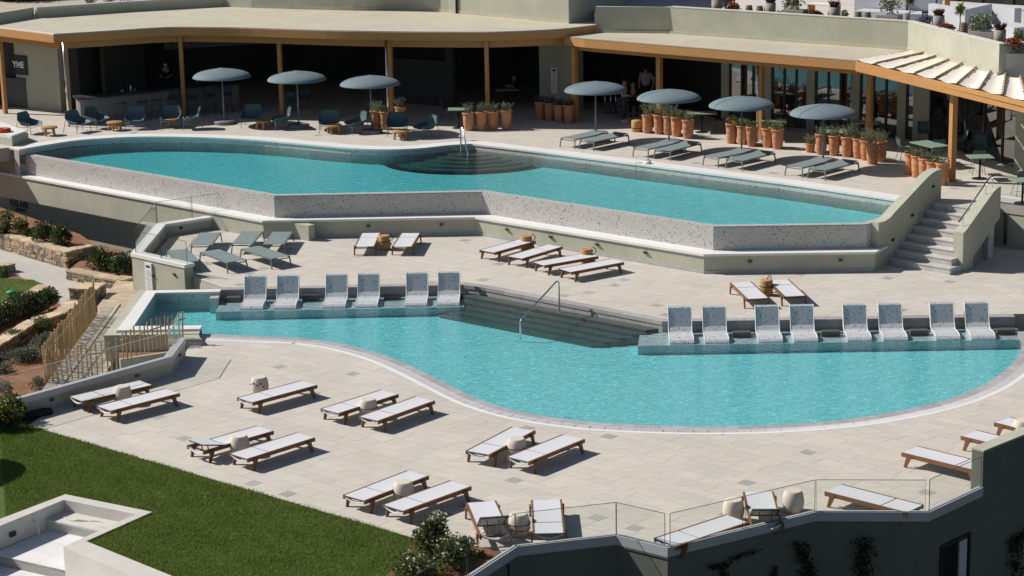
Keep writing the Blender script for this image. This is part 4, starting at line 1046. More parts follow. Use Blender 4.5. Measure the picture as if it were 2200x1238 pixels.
e0 = C0 + dC * 5.9
MB().prism(strip([tuple(e0), tuple(e0 + dC * .9)], -.12, .3), ZU, ZC).build('pier', M['plaster'], gf)
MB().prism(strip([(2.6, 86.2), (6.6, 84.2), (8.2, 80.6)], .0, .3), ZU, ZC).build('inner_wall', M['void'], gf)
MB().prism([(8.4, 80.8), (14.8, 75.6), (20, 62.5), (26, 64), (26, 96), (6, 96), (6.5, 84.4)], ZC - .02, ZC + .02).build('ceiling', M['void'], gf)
# pergola of canvas over bamboo poles
pg = thing('canvas_pergola', 'pergola strip of cream canvas laced over bamboo poles at the right', 'pergola')
PA, PB = Vector(FR[2]), Vector(FR[4]); PC0, PD0 = Vector(BR[2]) + Vector((.05, -.35)), Vector(BR[3]) + Vector((.75, -1.9))
npan = 9
for i in range(npan):
    t0, t1 = i / npan, (i + 1) / npan
    a = PA.lerp(PB, t0 + .008); b = PA.lerp(PB, t1 - .008); c = PC0.lerp(PD0, t1 - .008); d_ = PC0.lerp(PD0, t0 + .008)
    m_ = MB(); nu, nv = 6, 14; rr = random.Random(i); vs = []
    for u in range(nu + 1):
        for v in range(nv + 1):
            p = a.lerp(b, u / nu).lerp(d_.lerp(c, u / nu), v / nv)
            z = ZR2 + .05 - .055 * math.sin(math.pi * u / nu) + rr.uniform(-.012, .012)
            sc2 = .0 if 0 < u < nu else (.035 if v % 2 else -.03) * (1 if u == 0 else -1)
            p = p + (PB - PA).normalized() * sc2; vs.append((p.x, p.y, z))
    m_.add(vs, [(u * (nv + 1) + v, u * (nv + 1) + v + 1, (u + 1) * (nv + 1) + v + 1, (u + 1) * (nv + 1) + v) for u in range(nu) for v in range(nv)])
    m_.build('canvas_strip', M['canvas'], pg, True)
    p = PA.lerp(PB, t1); q = PC0.lerp(PD0, t1); e = (q - p).normalized() * .22
    MB().tube([(p.x, p.y, ZR2 + .075), (q.x + e.x, q.y + e.y, ZR2 + .085)], .032, 7).build('bamboo_pole', M['bamboo'], pg, True)
for v in (.02, .98):
    a = PA.lerp(PC0, v); b = PB.lerp(PD0, v); MB().beam((a.x, a.y, ZR2 - .09), (b.x, b.y, ZR2 - .09), .10, .16).build('pergola_beam', M['wood'], pg)

# upper terrace behind the parapet
ZT = ZR2 + .70
ut = MB().prism([(BR[0][0], BR[0][1] + .4), (BR[1][0] + .1, BR[1][1] + .3), (BR[2][0] + .15, BR[2][1] + .25), (BR[3][0] + .25, BR[3][1] + .05), (34, 66), (40, 120), (3, 120)], ZR2 - .5, ZT - .01).build('upper_terrace', M['conc'], kind='structure')
def _tp(px, back):
    lo, hi = 0.0, 2.0
    def q(t):
        a, b = (Vector(BR[1]), Vector(BR[2])) if t <= 1 else (Vector(BR[2]), Vector(BR[3])); u = t if t <= 1 else t - 1
        d = (b - a).normalized(); return a.lerp(b, u) + Vector((-d.y, d.x)) * back
    for _ in range(40):
        m_ = (lo + hi) / 2
        if PX((q(m_).x, q(m_).y, ZT))[0] < px: lo = m_
        else: hi = m_
    return tuple(q(lo))
def wall_box(name, label, cat, pts, th, z1, back=None):
    t = thing(name, label, cat); MB().prism(strip([_tp(*p) for p in pts], 0, th), ZT - .05, z1).build('body', M['sofa'], t)
    if back: MB().prism(strip([_tp(px, b_ + th + .02) for px, b_ in pts], 0, .3), ZT - .05, back).build('backrest', M['sofa'], t)
    return t
wall_box('masonry_sofa', 'white masonry sofa with high back left of the round topped tree', 'sofa', [(1835, 1.5), (1945, 1.7)], .9, ZT + .38, ZT + .85)
wall_box('masonry_sofa', 'white masonry sofa corner in the middle of the upper terrace', 'sofa', [(1952, 1.7), (2020, 2.0)], 1.0, ZT + .36, ZT + .85)
wall_box('masonry_screen', 'long pale screen wall behind the thin palm on the upper terrace', 'wall', [(2028, 1.5), (2072, 1.5), (2130, 3.2)], .25, ZT + .80)
wall_box('masonry_sofa', 'white masonry sofa at the right end of the upper terrace', 'sofa', [(2130, 2.0), (2178, 2.2)], 1.0, ZT + .38, ZT + .80)
bk = thing('terrace_building', 'dark building front with timber post behind the upper terrace', 'building')
b0, b1, b2 = w2(1250, -40, ZT), w2(1640, -24, ZT), w2(2300, 18, ZT)
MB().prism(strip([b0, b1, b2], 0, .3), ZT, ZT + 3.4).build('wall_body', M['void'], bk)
for s0, s1 in ((.62, .66), (.70, .735), (.80, .83), (.9, .93)):
    p = Vector(b1).lerp(Vector(b2), s0); q = Vector(b1).lerp(Vector(b2), s1); MB().prism(strip([tuple(p), tuple(q)], -.05, .02), ZT, ZT + 3.2).build('mullion', M['mull'], bk)
c = W(2034, 20, ZT); MB().box((c.x, c.y, ZT + 1.5), (.2, .2, 3.0)).build('post', M['wood'], bk)
MB().prism([w2(1240, -20, ZT), w2(1640, -10, ZT), w2(1640, -60, ZT), w2(1240, -60, ZT)], ZT + 3.0, ZT + 3.2).build('roof_slab', M['plaster'], bk)
# wall texts
s0 = Vector(w2(8, 150, 3.5)); 
ks = thing('wall_sign', 'black slatted sign with pale letters YME on the wall at the upper left', 'sign')
wp = Vector((-20.4, 87.6)); wd_ = (Vector((-18.3, 86.1)) - wp).normalized(); wn_ = Vector((wd_.y, -wd_.x)); rz = math.atan2(wd_.y, wd_.x)
q = wp + wd_ * .30 + wn_ * .03
for i in range(11): MB().box((q.x, q.y, 3.95 - i * .075), (.95, .03, .05), rz).build('slat', M['black'], ks)
q2 = wp + wd_ * .25 + wn_ * .055; text('YME', .36, 'paper', ks, (q2.x, q2.y, 3.58), rz, bold=.012)
kl = thing('wall_lettering', 'dark letters KELARI on the shaded recess wall under the long beam', 'sign')
rw0, rw1 = Vector(ledge[0]), Vector(ledge[2]); rd = (rw1 - rw0).normalized(); rn = Vector((-rd.y, rd.x)); rz = math.atan2(rd.y, rd.x)
def hit(px, py, a, d):
    """point of the vertical plane through a along d that is seen at the pixel"""
    v = fw + rt2 * ((px - 1100) / FPX) - up2 * ((py - 619) / FPX); n = Vector((-d.y, d.x))
    t = (Vector((a.x, a.y)) - Vector((0, 0))).dot(n) / (v.x * n.x + v.y * n.y); return CAM + v * t
pl0 = rw0 + rn * .605
k1 = hit(41, 438, pl0, rd); text('KELARI', .36, 'black', kl, tuple(k1), rz, bold=.006)
k2 = hit(44, 450, pl0, rd); text('yastind', .24, 'black', kl, tuple(k2), rz)
mb_ = thing('menu_board', 'tall white menu board on the sage wall panel between the two roofs', 'notice board')
c1 = hit(1192, 173, sw0, sd); c1 = Vector((c1.x, c1.y, c1.z)) + Vector((sn.x, sn.y, 0)) * .03
MB().box(tuple(c1), (.30, .04, 1.02), math.atan2(sd.y, sd.x)).build('board', M['paper'], mb_)
q = Vector((c1.x, c1.y)) + sn * .024
MB().box((q.x, q.y, c1.z + .41), (.15, .006, .07), math.atan2(sd.y, sd.x)).build('logo', M['ink'], mb_)
m_ = MB()
for i in range(16): m_.box((q.x, q.y, c1.z + .28 - i * .045), (.2 if i % 4 else .12, .005, .012), math.atan2(sd.y, sd.x))
m_.build('print_lines', M['greyink'], mb_)
cl = thing('ceiling_lamp', 'small white lamp under the eave where the two roofs meet', 'lamp')
c = W(1197, 90, 4.72); MB().lathe([(.02, .1), (.13, .06), (.12, 0), (.05, -.06), (0, -.08)], 14, tuple(c)).build('shade', M['paper'], cl, True)
MB().tube([(c.x, c.y, c.z + .09), (c.x, c.y, ZR1 - .1)], .015, 6).build('stem', M['black'], cl)
# ================================================================== FURNITURE
# ---- wooden sun loungers; local x runs from the head (-1) to the foot (+1)
LZ = .31
def make_lounger(raise_deg):
    t = bpy.data.objects.new('sun_lounger', None); COL.objects.link(t)
    W2 = .325
    for s in (-1, 1):
        MB().beam((-1.0, s * (W2 - .025), LZ - .045), (1.0, s * (W2 - .025), LZ - .045), .042, .085).build('side_rail', M['teak'], t)
    for sx, xt, xf in ((-1, -.78, -.86), (1, .78, .88)):
        for s in (-1, 1):
            y = s * (W2 + .018); m_ = MB(); vs = []
            for z, xc, hw in ((0, xf, .032), (LZ - .04, xt, .062)):
                for dx, dy in ((-hw, -.018), (hw, -.018), (hw, .018), (-hw, .018)): vs.append((xc + dx, y + dy, z))
            m_.add(vs, [(3, 2, 1, 0), (4, 5, 6, 7), (0, 1, 5, 4), (1, 2, 6, 5), (2, 3, 7, 6), (3, 0, 4, 7)]).build('leg', M['teak'], t)
    for x in (-.80, .80): MB().beam((x, -W2, LZ - .10), (x, W2, LZ - .10), .05, .03).build('crossbar', M['teak'], t)
    MB().beam((-.358, -W2 + .03, LZ - .035), (-.358, W2 - .03, LZ - .035), .05, .02).build('gap_shade_bar', M['black'], t)  # black bar added under the sling gap to stand for its shade
    def sheet(x0, x1, sag):
        vs = []; nx, ny = 6, 4; wd = W2 - .03
        for i in range(nx + 1):
            for j in range(ny + 1):
                x = x0 + (x1 - x0) * i / nx; y = -wd + 2 * wd * j / ny
                vs.append((x, y, LZ - .004 - sag * math.sin(math.pi * j / ny) * (.4 + .6 * math.sin(math.pi * i / nx))))
        n = len(vs); vs += [(a, b, c - .012) for a, b, c in vs]; k = ny + 1
        fs = [(i * k + j, (i + 1) * k + j, (i + 1) * k + j + 1, i * k + j + 1) for i in range(nx) for j in range(ny)]
        fs += [tuple(q + n for q in f[::-1]) for f in fs]
        edge = [i * k for i in range(nx + 1)] + [nx * k + j for j in range(1, ny + 1)] + [i * k + ny for i in range(nx - 1, -1, -1)] + [j for j in range(ny - 1, 0, -1)]
        fs += [(edge[q], edge[(q + 1) % len(edge)], edge[(q + 1) % len(edge)] + n, edge[q] + n) for q in range(len(edge))]
        return vs, fs
    vs, fs = sheet(-.342, .985, .006); MB().add(vs, fs).build('seat_sling', M['sling'], t)
    vs, fs = sheet(-.985, -.374, .005)
    ca, sa = math.cos(R(raise_deg)), math.sin(R(raise_deg)); px_ = -.37
    def rot(p): x, z = p[0] - px_, p[2] - LZ; return (px_ + x * ca + z * sa, p[1], LZ - x * sa + z * ca)
    b = MB().add([rot(v) for v in vs], fs).build('back_sling', M['sling'], t)
    fm = MB()
    for s in (-1, 1): fm.beam(rot((-.375, s * (W2 - .07), LZ - .03)), rot((-.98, s * (W2 - .07), LZ - .03)), .022, .03)
    fm.beam(rot((-.975, -W2 + .06, LZ - .03)), rot((-.975, W2 - .06, LZ - .03)), .022, .03)
    if raise_deg > 5: fm.beam(rot((-.75, 0.12, LZ - .03)), (-.72, .12, LZ - .11), .02, .02); fm.beam(rot((-.75, -.12, LZ - .03)), (-.72, -.12, LZ - .11), .02, .02)
    fm.build('back_frame', M['dsteel'], b)
    pts = [(-.99, y, LZ - .03 - .085 * math.cos(y / (W2 - .04) * math.pi / 2)) for y in np.linspace(-W2 + .04, W2 - .04, 9)]
    fl = MB(); n = len(pts)
    vs = [(p[0] + dx, p[1], p[2] + dz) for dx, dz in ((-.006, .0), (.05, .02), (.05, .012), (-.006, -.012)) for p in pts]
    fl.add(vs, [(a * n + i, a * n + i + 1, ((a + 1) % 4) * n + i + 1, ((a + 1) % 4) * n + i) for a in range(4) for i in range(n - 1)])
    fl.build('drop_strap', M['sling'], t, True)
    return t
protos = {}
def place_lounger(o, head, foot, z, label, raise_deg=0, group='wooden sun loungers'):
    """head and foot: the two rail ends each, in the enlarged crop whose corner is o"""
    P = [W(*cr(o, *p), z + LZ) for p in head + foot]
    hc = (P[0] + P[1]) / 2; fc_ = (P[2] + P[3]) / 2; c = (hc + fc_) / 2; d = fc_ - hc
    rz = math.atan2(d.y, d.x); loc = (c.x, c.y, z)
    if raise_deg not in protos:
        t = make_lounger(raise_deg); protos[raise_deg] = t; t.location = loc; t.rotation_euler = (0, 0, rz)
        tag(t, label, 'sun lounger', group); return t
    r = dup(protos[raise_deg], loc, rz, label); r['group'] = group; return r
LG = [
 ((140, 790), [(60, 420), (275, 495)], [(1295, 260), (1075, 180)], 0, 0, 'white sling lounger closest to the shaded side parapet, behind the leftmost whitewashed drum'),
 ((140, 790), [(455, 560), (690, 640)], [(1700, 380), (1465, 303)], 0, 0, 'white sling lounger in front of the leftmost whitewashed drum, near the lawn corner'),
 ((480, 780), [(192, 515), (430, 580)], [(1400, 325), (1150, 252)], 0, 0, 'single white sling lounger with a drum half hidden behind it'),
 ((660, 800), [(190, 535), (460, 610)], [(1362, 323), (1085, 252)], 0, 0, 'white sling lounger behind the banded drum left of the pool curve'),
 ((660, 800), [(755, 650), (1040, 720)], [(1897, 418), (1605, 350)], 0, 0, 'white sling lounger in front of the banded drum left of the pool curve'),
 ((390, 880), [(65, 530), (345, 610)], [(1375, 315), (1095, 237)], 0, -14, 'white sling lounger with its backrest tipped slightly up, middle of the lawn edge'),
 ((390, 880), [(700, 645), (980, 730)], [(1980, 415), (1697, 335)], 0, 0, 'flat white sling lounger beside the one with the tipped backrest'),
 ((980, 880), [(140, 605), (505, 665)], [(1178, 308), (813, 252)], 0, 0, 'white sling lounger behind the drum in the middle of the near deck'),
 ((980, 880), [(745, 695), (1080, 770)], [(1910, 435), (1572, 363)], 0, 0, 'white sling lounger in front of the drum in the middle of the near deck'),
 ((720, 980), [(110, 575), (445, 655)], [(1393, 288), (1055, 210)], 0, 0, 'white sling lounger behind the drum nearest to the flowering bush'),
 ((720, 980), [(695, 712), (1018, 815)], [(2022, 445), (1692, 358)], 0, 0, 'white sling lounger in front of the drum nearest to the flowering bush'),
 ((960, 1040), [(500, 770), (950, 744)], [(725, 232), (275, 258)], 0, -34, 'white sling lounger facing the glass with raised back, left of the roped drum'),
 ((960, 1040), [(1262, 725), (1760, 720)], [(1712, 228), (1230, 232)], 0, 0, 'flat white sling lounger end on to the glass, right of the roped drum'),
 ((1380, 1000), [(155, 1075), (510, 1192)], [(1590, 835), (1235, 718)], 0, 0, 'white sling lounger lying along the glass, left of the two smooth wooden drums'),
 ((1380, 1000), [(1605, 880), (2070, 870)], [(1945, 380), (1480, 390)], 0, -30, 'white sling lounger between the two smooth wooden drums'),
 ((1740, 1000), [(1690, 580), (1410, 695)], [(210, 390), (490, 275)], 0, 0, 'white sling lounger just behind the glass by the right front corner'),
 ((1880, 880), [(1805, 815), (1550, 925)], [(380, 640), (635, 530)], 0, 0, 'white sling lounger ending behind the tall parapet, lowest of the three there'),
 ((1880, 880), [(2640, 570), (2420, 680)], [(1270, 400), (1490, 290)], 0, 0, 'white sling lounger behind the tall parapet, middle of the three there'),
 ((1880, 880), [(3130, 380), (2865, 465)], [(1735, 190), (2005, 105)], 0, 0, 'white sling lounger behind the tall parapet, closest to the pool curve'),
 ((720, 470), [(380, 212), (680, 212)], [(610, 405), (265, 400)], ZD, 0, 'white sling lounger left of the handled basket under the shaded ledge wall'),
 ((720, 470), [(960, 215), (1270, 215)], [(1165, 405), (825, 400)], ZD, 0, 'white sling lounger right of the handled basket under the shaded ledge wall'),
 ((1020, 480), [(920, 262), (690, 215)], [(55, 390), (280, 440)], ZD, 0, 'leftmost of four slanted white sling loungers by the sunlit ledge wall'),
 ((1020, 480), [(1312, 342), (1080, 298)], [(465, 485), (685, 525)], ZD, 0, 'second from left of four slanted white sling loungers by the sunlit ledge wall'),
 ((1020, 480), [(1840, 487), (1665, 425)], [(845, 565), (1010, 630)], ZD, 0, 'third from left of four slanted white sling loungers by the sunlit ledge wall'),
 ((1020, 480), [(2205, 580), (2015, 513)], [(1240, 665), (1420, 722)], ZD, 0, 'rightmost of four slanted white sling loungers by the sunlit ledge wall'),
 ((1540, 560), [(190, 320), (505, 305)], [(780, 545), (440, 575)], ZD, 0, 'white sling lounger left of the handled basket behind the tiled pool seats'),
 ((1540, 560), [(745, 288), (1060, 270)], [(1330, 500), (990, 545)], ZD, 0, 'white sling lounger right of the handled basket behind the tiled pool seats'),
]
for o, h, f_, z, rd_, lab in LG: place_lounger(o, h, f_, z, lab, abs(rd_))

# ---- grey aluminium loungers
GZ = .33
def make_grey(raise_deg):
    t = bpy.data.objects.new('sun_lounger', None); COL.objects.link(t); W2 = .34; L2 = .95
    for s in (-1, 1):
        MB().beam((-L2, s * (W2 - .02), GZ - .02), (L2, s * (W2 - .02), GZ - .02), .04, .04).build('side_rail', M['alu'], t)
        for x, xf in ((-L2 + .02, -L2 - .03), (L2 - .02, L2 + .03)): MB().beam((xf, s * (W2 + .01), 0), (x, s * (W2 - .02), GZ - .01), .034, .034, upv=(1, 0, 0)).build('leg', M['alu'], t)
    for x in (-L2 + .02, L2 - .02): MB().beam((x, -W2, GZ - .06), (x, W2, GZ - .06), .03, .03).build('crossbar', M['alu'], t)
    MB().box((.315, 0, GZ - .002), (1.24, 2 * W2 - .07, .012)).build('seat_sling', M['gsling'], t)
    a = R(raise_deg); b = MB(); cx_ = -.315 - .31 * math.cos(a); cz_ = GZ - .002 + .31 * math.sin(a)
    b.box((cx_, 0, cz_), (.62, 2 * W2 - .07, .012), 0, 0, a); bo = b.build('back_sling', M['gsling'], t)
    f2 = MB()
    for s in (-1, 1): f2.beam((-.315, s * (W2 - .05), GZ - .012), (-.315 - .62 * math.cos(a), s * (W2 - .05), GZ - .012 + .62 * math.sin(a)), .022, .022)
    f2.build('back_frame', M['alu'], bo); return t
gp_ = {}
def place_grey(o, head, foot, z, label, rd_, group):
    P = [W(*cr(o, *p), z + GZ) for p in head + foot]
    hc = (P[0] + P[1]) / 2; fc_ = (P[2] + P[3]) / 2; c = (hc + fc_) / 2; d = fc_ - hc; rz = math.atan2(d.y, d.x)
    if rd_ not in gp_:
        t = make_grey(rd_); gp_[rd_] = t; t.location = (c.x, c.y, z); t.rotation_euler = (0, 0, rz); tag(t, label, 'sun lounger', group); return
    r = dup(gp_[rd_], (c.x, c.y, z), rz, label); r['group'] = group
ga = 'grey loungers by the glass on the far deck'; gu = 'grey loungers under the parasols'
for o, h, f_, z, rd_, g, lab in [
 ((340, 470), [(625, 200), (930, 200)], [(790, 395), (480, 395)], ZD, 0, ga, 'grey lounger in the back row closest to the glass guard'),
 ((340, 470), [(1250, 190), (1550, 185)], [(1395, 370), (1085, 370)], ZD, 0, ga, 'grey lounger in the middle of the back row of three by the ledge wall'),
 ((340, 470), [(1685, 190), (1995, 190)], [(1850, 385), (1545, 385)], ZD, 0, ga, 'grey lounger at the right end of the back row, under the shaded ledge wall'),
 ((340, 470), [(115, 470), (440, 450)], [(620, 630), (265, 645)], ZD, 0, ga, 'grey lounger partly seen through the glass above the notice wall'),
 ((340, 470), [(635, 500), (930, 460)], [(1290, 595), (980, 640)], ZD, 0, ga, 'grey lounger in the middle of the front row of three'),
 ((340, 470), [(1240, 455), (1510, 405)], [(1925, 545), (1640, 580)], ZD, 0, ga, 'grey lounger at the right end of the front row of three'),
 ((1180, 160), [(845, 860), (640, 838)], [(185, 940), (420, 945)], ZU, 4, gu, 'grey lounger behind the pole of the first parasol right of the pool rail'),
 ((1180, 160), [(1150, 890), (955, 868)], [(455, 965), (690, 990)], ZU, 4, gu, 'grey lounger in front of the pole of the first parasol right of pool rail'),
 ((1340, 170), [(845, 930), (610, 905)], [(165, 1000), (415, 1025)], ZU, 4, gu, 'grey lounger behind the parasol pole, above the small white pool robot'),
 ((1340, 170), [(1125, 950), (890, 930)], [(465, 1035), (720, 1060)], ZU, 4, gu, 'grey lounger in front of the parasol pole, above the small white pool robot'),
 ((1500, 190), [(820, 925), (560, 895)], [(105, 990), (360, 1015)], ZU, 4, gu, 'grey lounger behind the pole of the second parasol from the right'),
 ((1500, 190), [(1105, 955), (880, 935)], [(430, 1040), (690, 1065)], ZU, 4, gu, 'grey lounger in front of the pole of the second parasol from the right'),
 ((1660, 210), [(905, 915), (650, 890)], [(210, 1000), (475, 1025)], ZU, 4, gu, 'grey lounger behind the pole of the rightmost parasol'),
 ((1660, 210), [(1235, 955), (1010, 930)], [(540, 1040), (820, 1065)], ZU, 4, gu, 'grey lounger in front of the pole of the rightmost parasol'),
]: place_grey(o, h, f_, z, lab, rd_, g)

# ---- tiled loungers standing in the pool
def make_seat():
    t = bpy.data.objects.new('pool_lounger', None); COL.objects.link(t); hw = .325
    prof = [(-.02, .66), (.03, .68), (.09, .645), (.30, .17), (.40, .06), (.52, .02), (.75, .045), (.95, .05), (1.12, .01), (1.20, -.05)]
    pr = [(p[0], p[1]) for p in prof]; und = [(-.08, .60), (.18, .08), (.30, -.09), (1.2, -.09)]
    ring = pr + und[::-1]; k = len(ring)
    vs = [(-hw, -y, z) for y, z in ring] + [(hw, -y, z) for y, z in ring]
    MB().add(vs, [tuple(range(k - 1, -1, -1)), tuple(range(k, 2 * k))] + [(i, (i + 1) % k, k + (i + 1) % k, k + i) for i in range(k)]).build('tiled_body', M['mos_seat'], t)
    # white corner trim along both edges of back and seat
    for s in (-1, 1): MB().tube([(s * (hw - .005), -y, z) for y, z in prof[:-1]], .012, 5).build('edge_trim', M['white'], t)
    return t
seat0 = None
def seat_at(px0, px1, pyt, Yw, label, group, rz):
    global seat0
    d = fw + rt2 * (((px0 + px1) / 2 - 1100) / FPX) - up2 * ((pyt - 619) / FPX)
    t_ = (Yw - .02) / d.y; c = CAM + d * t_
    loc = (c.x, Yw, ZW + .02)
    if seat0 is None:
        seat0 = make_seat(); seat0.location = loc; seat0.rotation_euler = (0, 0, rz); tag(seat0, label, 'pool lounger', group)
    else: dup(seat0, loc, rz, label)['group'] = group
gs = 'tiled loungers standing in the lower pool'
for i, (a, b, y) in enumerate([(525.5, 573.5, 595), (596, 643, 595), (700, 748, 592), (769, 816, 590), (874, 919, 590), (942, 988, 588)]):
    seat_at(a, b, y, 60.92, 'mosaic pool lounger, ' + ['leftmost of the left row', 'second in the left row, under the lounger with grey frame', 'third in the left row, right of the first pair',
        'fourth in the left row, below the white lounger pair', 'fifth in the left row', 'last in the left row, beside the dark steps'][i], gs, R(-1))
for i, (a, b, y) in enumerate([(1434, 1486, 668), (1508, 1560, 667), (1622, 1672, 665), (1697, 1746, 664), (1811, 1859, 662), (1885, 1937, 661), (1997, 2047, 659), (2071, 2122, 658)]):
    yy = 56.30 + (13.75 - 4.1) * 0
    xw = (a + b) / 2; t_ = (xw - 1455) / (2100 - 1455); Yw = 56.20 - .17 * t_
    seat_at(a, b, y, Yw, 'mosaic pool lounger, ' + ['first in the right row, beside the dark steps', 'second in the right row', 'third in the right row, under the handled basket',
        'fourth in the right row', 'fifth in the right row', 'sixth in the right row', 'seventh in the right row', 'last in the right row, by the round pool end'][i], gs, R(-1.2))
for i, (px, py) in enumerate([(500, 640), (668, 637), (843, 635), (1593, 715), (1784, 713), (1974, 711), (2160, 709)]):
    c = W(px, py, .03); b = MB(); b.box((0, 0, -.03), (.50, .26, .13)); b.box((0, 0, .037), (.46, .22, .012))
    o = b.build('granite_block', M['blackst'], None, loc=(c.x, c.y, .02))
    tag(o, 'dark wet granite side block ' + ['at the left end of the left seat row', 'after the first pair of the left seat row', 'after the second pair of the left seat row', 'after the first pair of the right seat row',
        'after the second pair of the right seat row', 'after the third pair of the right seat row', 'at the right end of the right seat row'][i], 'side table', 'granite blocks between the pool loungers')

# ---- drums
def drum(px, py, z, label, kind, seed, h=.46, r=.215):
    c = W(px, py, z); t = thing('side_table', label, 'side table', (c.x, c.y, z), rng.random() * 6, 'drum side tables'); rr = random.Random(seed)
    if kind == 'w':
        MB().lathe([(r * .80, 0), (r * .93, .06), (r * 1.04, .18), (r * 1.05, h * .55), (r * .97, h * .82), (r * .84, h - .015), (r * .80, h)], 22, wob=.015, seed=seed).build('drum_body', M['drumw'], t, True)
        MB().lathe([(r * .78, h - .005), (r * .78, h + .003)], 22).build('drum_top', M['drumw'], t)
    else:
        r *= .86
        MB().lathe([(r * .95, 0), (r * 1.03, .04), (r * 1.03, h * .60), (r, h * .62), (r, h - .02), (r * .96, h)], 24).build('drum_body', M['drumy'], t, True)
        MB().lathe([(r * .92, h), (r * .92, h + .008)], 24).build('drum_top', M['terra'], t)
    return t, r, h
def band(t, r, z, tilt=.0, m='rope', rad=.008):
    pts = [(r * math.cos(a), r * math.sin(a), z + tilt * math.cos(a + 1)) for a in np.linspace(0, 2 * math.pi, 24)]
    MB().tube(pts, rad, 5, cap=False).build('rope_band', M[m], t, True)
DR = [(265, 868, 0, 'whitewashed drum between the two loungers at the side parapet', 'w'), (558.5, 848, 0, 'whitewashed drum with dark holes behind the single lounger', 'w'),
 (791.6, 897, 0, 'whitewashed drum with rope band left of the pool curve', 'w'), (516, 977, 0, 'whitewashed drum beside the lounger with the tipped backrest', 'w'),
 (1111, 984, 0, 'round whitewashed drum with rope band in the middle of the near deck', 'w'), (868, 1079, 0, 'whitewashed drum with slanted rope, nearest to the flowering bush', 'w'),
 (1116, 1149, 0, 'whitewashed drum with two rope bands behind the front glass', 'w'), (1575.6, 1119, 0, 'smooth wooden drum half behind the raised lounger back', 'w'),
 (1704, 1099, 0, 'smooth wooden drum standing free right of the raised lounger', 'w'), (2196, 944, 0, 'whitewashed drum at the right edge behind the tall parapet', 'w'),
 (826, 536, ZD, 'golden drum with side handle between two loungers under the shaded ledge wall', 'y'), (1131, 537, ZD, 'golden drum with curled handle between the first slanted loungers', 'y'),
 (1261, 566, ZD, 'golden drum between the last two slanted loungers', 'y'), (1646, 634, ZD, 'golden drum with high arched handle behind the tiled pool seats', 'y')]
for i, (px, py, z, lab, k) in enumerate(DR):
    t, r, h = drum(px, py, z, lab, k, 20 + i, .46 if k == 'w' else .45)
    if i in (2, 4, 6): band(t, r * 1.06, .26)
    if i == 6: band(t, r * 1.03, .15)
    if i == 5: band(t, r * 1.05, .27, .09)
    if i == 1:
        m_ = MB()
        for a, zz in ((3.6, .3), (4.1, .34), (4.6, .3), (5.0, .33), (5.3, .25)): a2 = a - t.rotation_euler[2]; m_.box((r * 1.0 * math.cos(a2), r * 1.0 * math.sin(a2), zz), (.035, .03, .04), a2)
        m_.build('knot_holes', M['rope'], t)
    if k == 'y':
        band(t, r * 1.02, h * .61, 0, rad=.012)
        a0 = -t.rotation_euler[2]
        if i == 13: pts = [(r * 1.05 * math.cos(a0 + math.pi * q) , r * 1.05 * math.sin(a0 + math.pi * q) * .3 - .06, h * .6 + .27 * math.sin(math.pi * q)) for q in np.linspace(0, 1, 14)]
        else: pts = [(math.cos(a0 + .2) * (r + .11 * math.sin(math.pi * q)), math.sin(a0 + .2) * (r + .11 * math.sin(math.pi * q)), h * .62 + .26 * (q - .1)) for q in np.linspace(0, 1, 10)]
        MB().tube(pts, .013, 6).build('handle', M['rope'], t, True)

# ---- parasols
def make_parasol():
    t = bpy.data.objects.new('parasol', None); COL.objects.link(t)
    b = MB().lathe([(.40, 0), (.41, .02), (.41, .11), (.395, .13), (.05, .135)], 36).build('base_disc', M['graydisc'], t, True)
    MB().tube([(0, 0, .13), (0, 0, 2.02)], .032, 12).build('pole', M['alu'], t, True)
    Rr = 1.14; prof = [(0.0, 2.205), (.05, 2.198), (.18, 2.172), (.40, 2.140), (.65, 2.095), (.88, 2.035), (1.02, 1.975), (1.10, 1.915), (1.135, 1.865), (Rr, 1.84), (1.12, 1.838), (1.06, 1.90), (.9, 1.99), (.5, 2.08), (.05, 2.12)]
    MB().lathe(prof, 56).build('canopy', M['weave'], t, True)
    m_ = MB()
    for k in range(8):
        a = k * math.pi / 4; m_.beam((.04 * math.cos(a), .04 * math.sin(a), 2.02), (1.06 * math.cos(a), 1.06 * math.sin(a), 1.885), .018, .022)
    m_.build('ribs', M['alu'], t)
    s_ = [(r * math.cos(.3), r * math.sin(.3), z + .004) for r, z in prof[:10]]
    MB().tube(s_, .008, 4).build('seam', M['weave'], t); return t
par0 = None
for i, (px, py, lab) in enumerate([(482, 266.5, 'blue grey woven parasol, leftmost, in front of the bar counter'), (642.5, 274, 'blue grey woven parasol, second from left, with its base half in sun'),
    (799, 286, 'blue grey woven parasol, third from left, beside the rain pipe'), (1280.5, 303, 'blue grey woven parasol over the loungers nearest to the menu board'),
    (1437.5, 323.5, 'blue grey woven parasol above the small white pool robot'), (1593, 342, 'blue grey woven parasol, second from right, in front of the rain pipe'), (1768, 362.5, 'blue grey woven parasol, rightmost, by the terracotta pots')]):
    c = W(px, py, ZU); loc = (c.x, c.y, ZU); rz = R(150 + 8 * i)
    if par0 is None: par0 = make_parasol(); par0.location = loc; par0.rotation_euler = (0, 0, rz); tag(par0, lab, 'parasol', 'woven parasols on the upper deck')
    else: dup(par0, loc, rz, lab)['group'] = 'woven parasols on the upper deck'
c = W(20, 1030, 0); k = 2.02 / math.tan(SUN_EL)
dup(par0, (c.x - k * .91 - .75, c.y + k * .41, 0.0), 0, 'parasol on the lawn standing just left of the picture')['group'] = 'woven parasols on the upper deck'
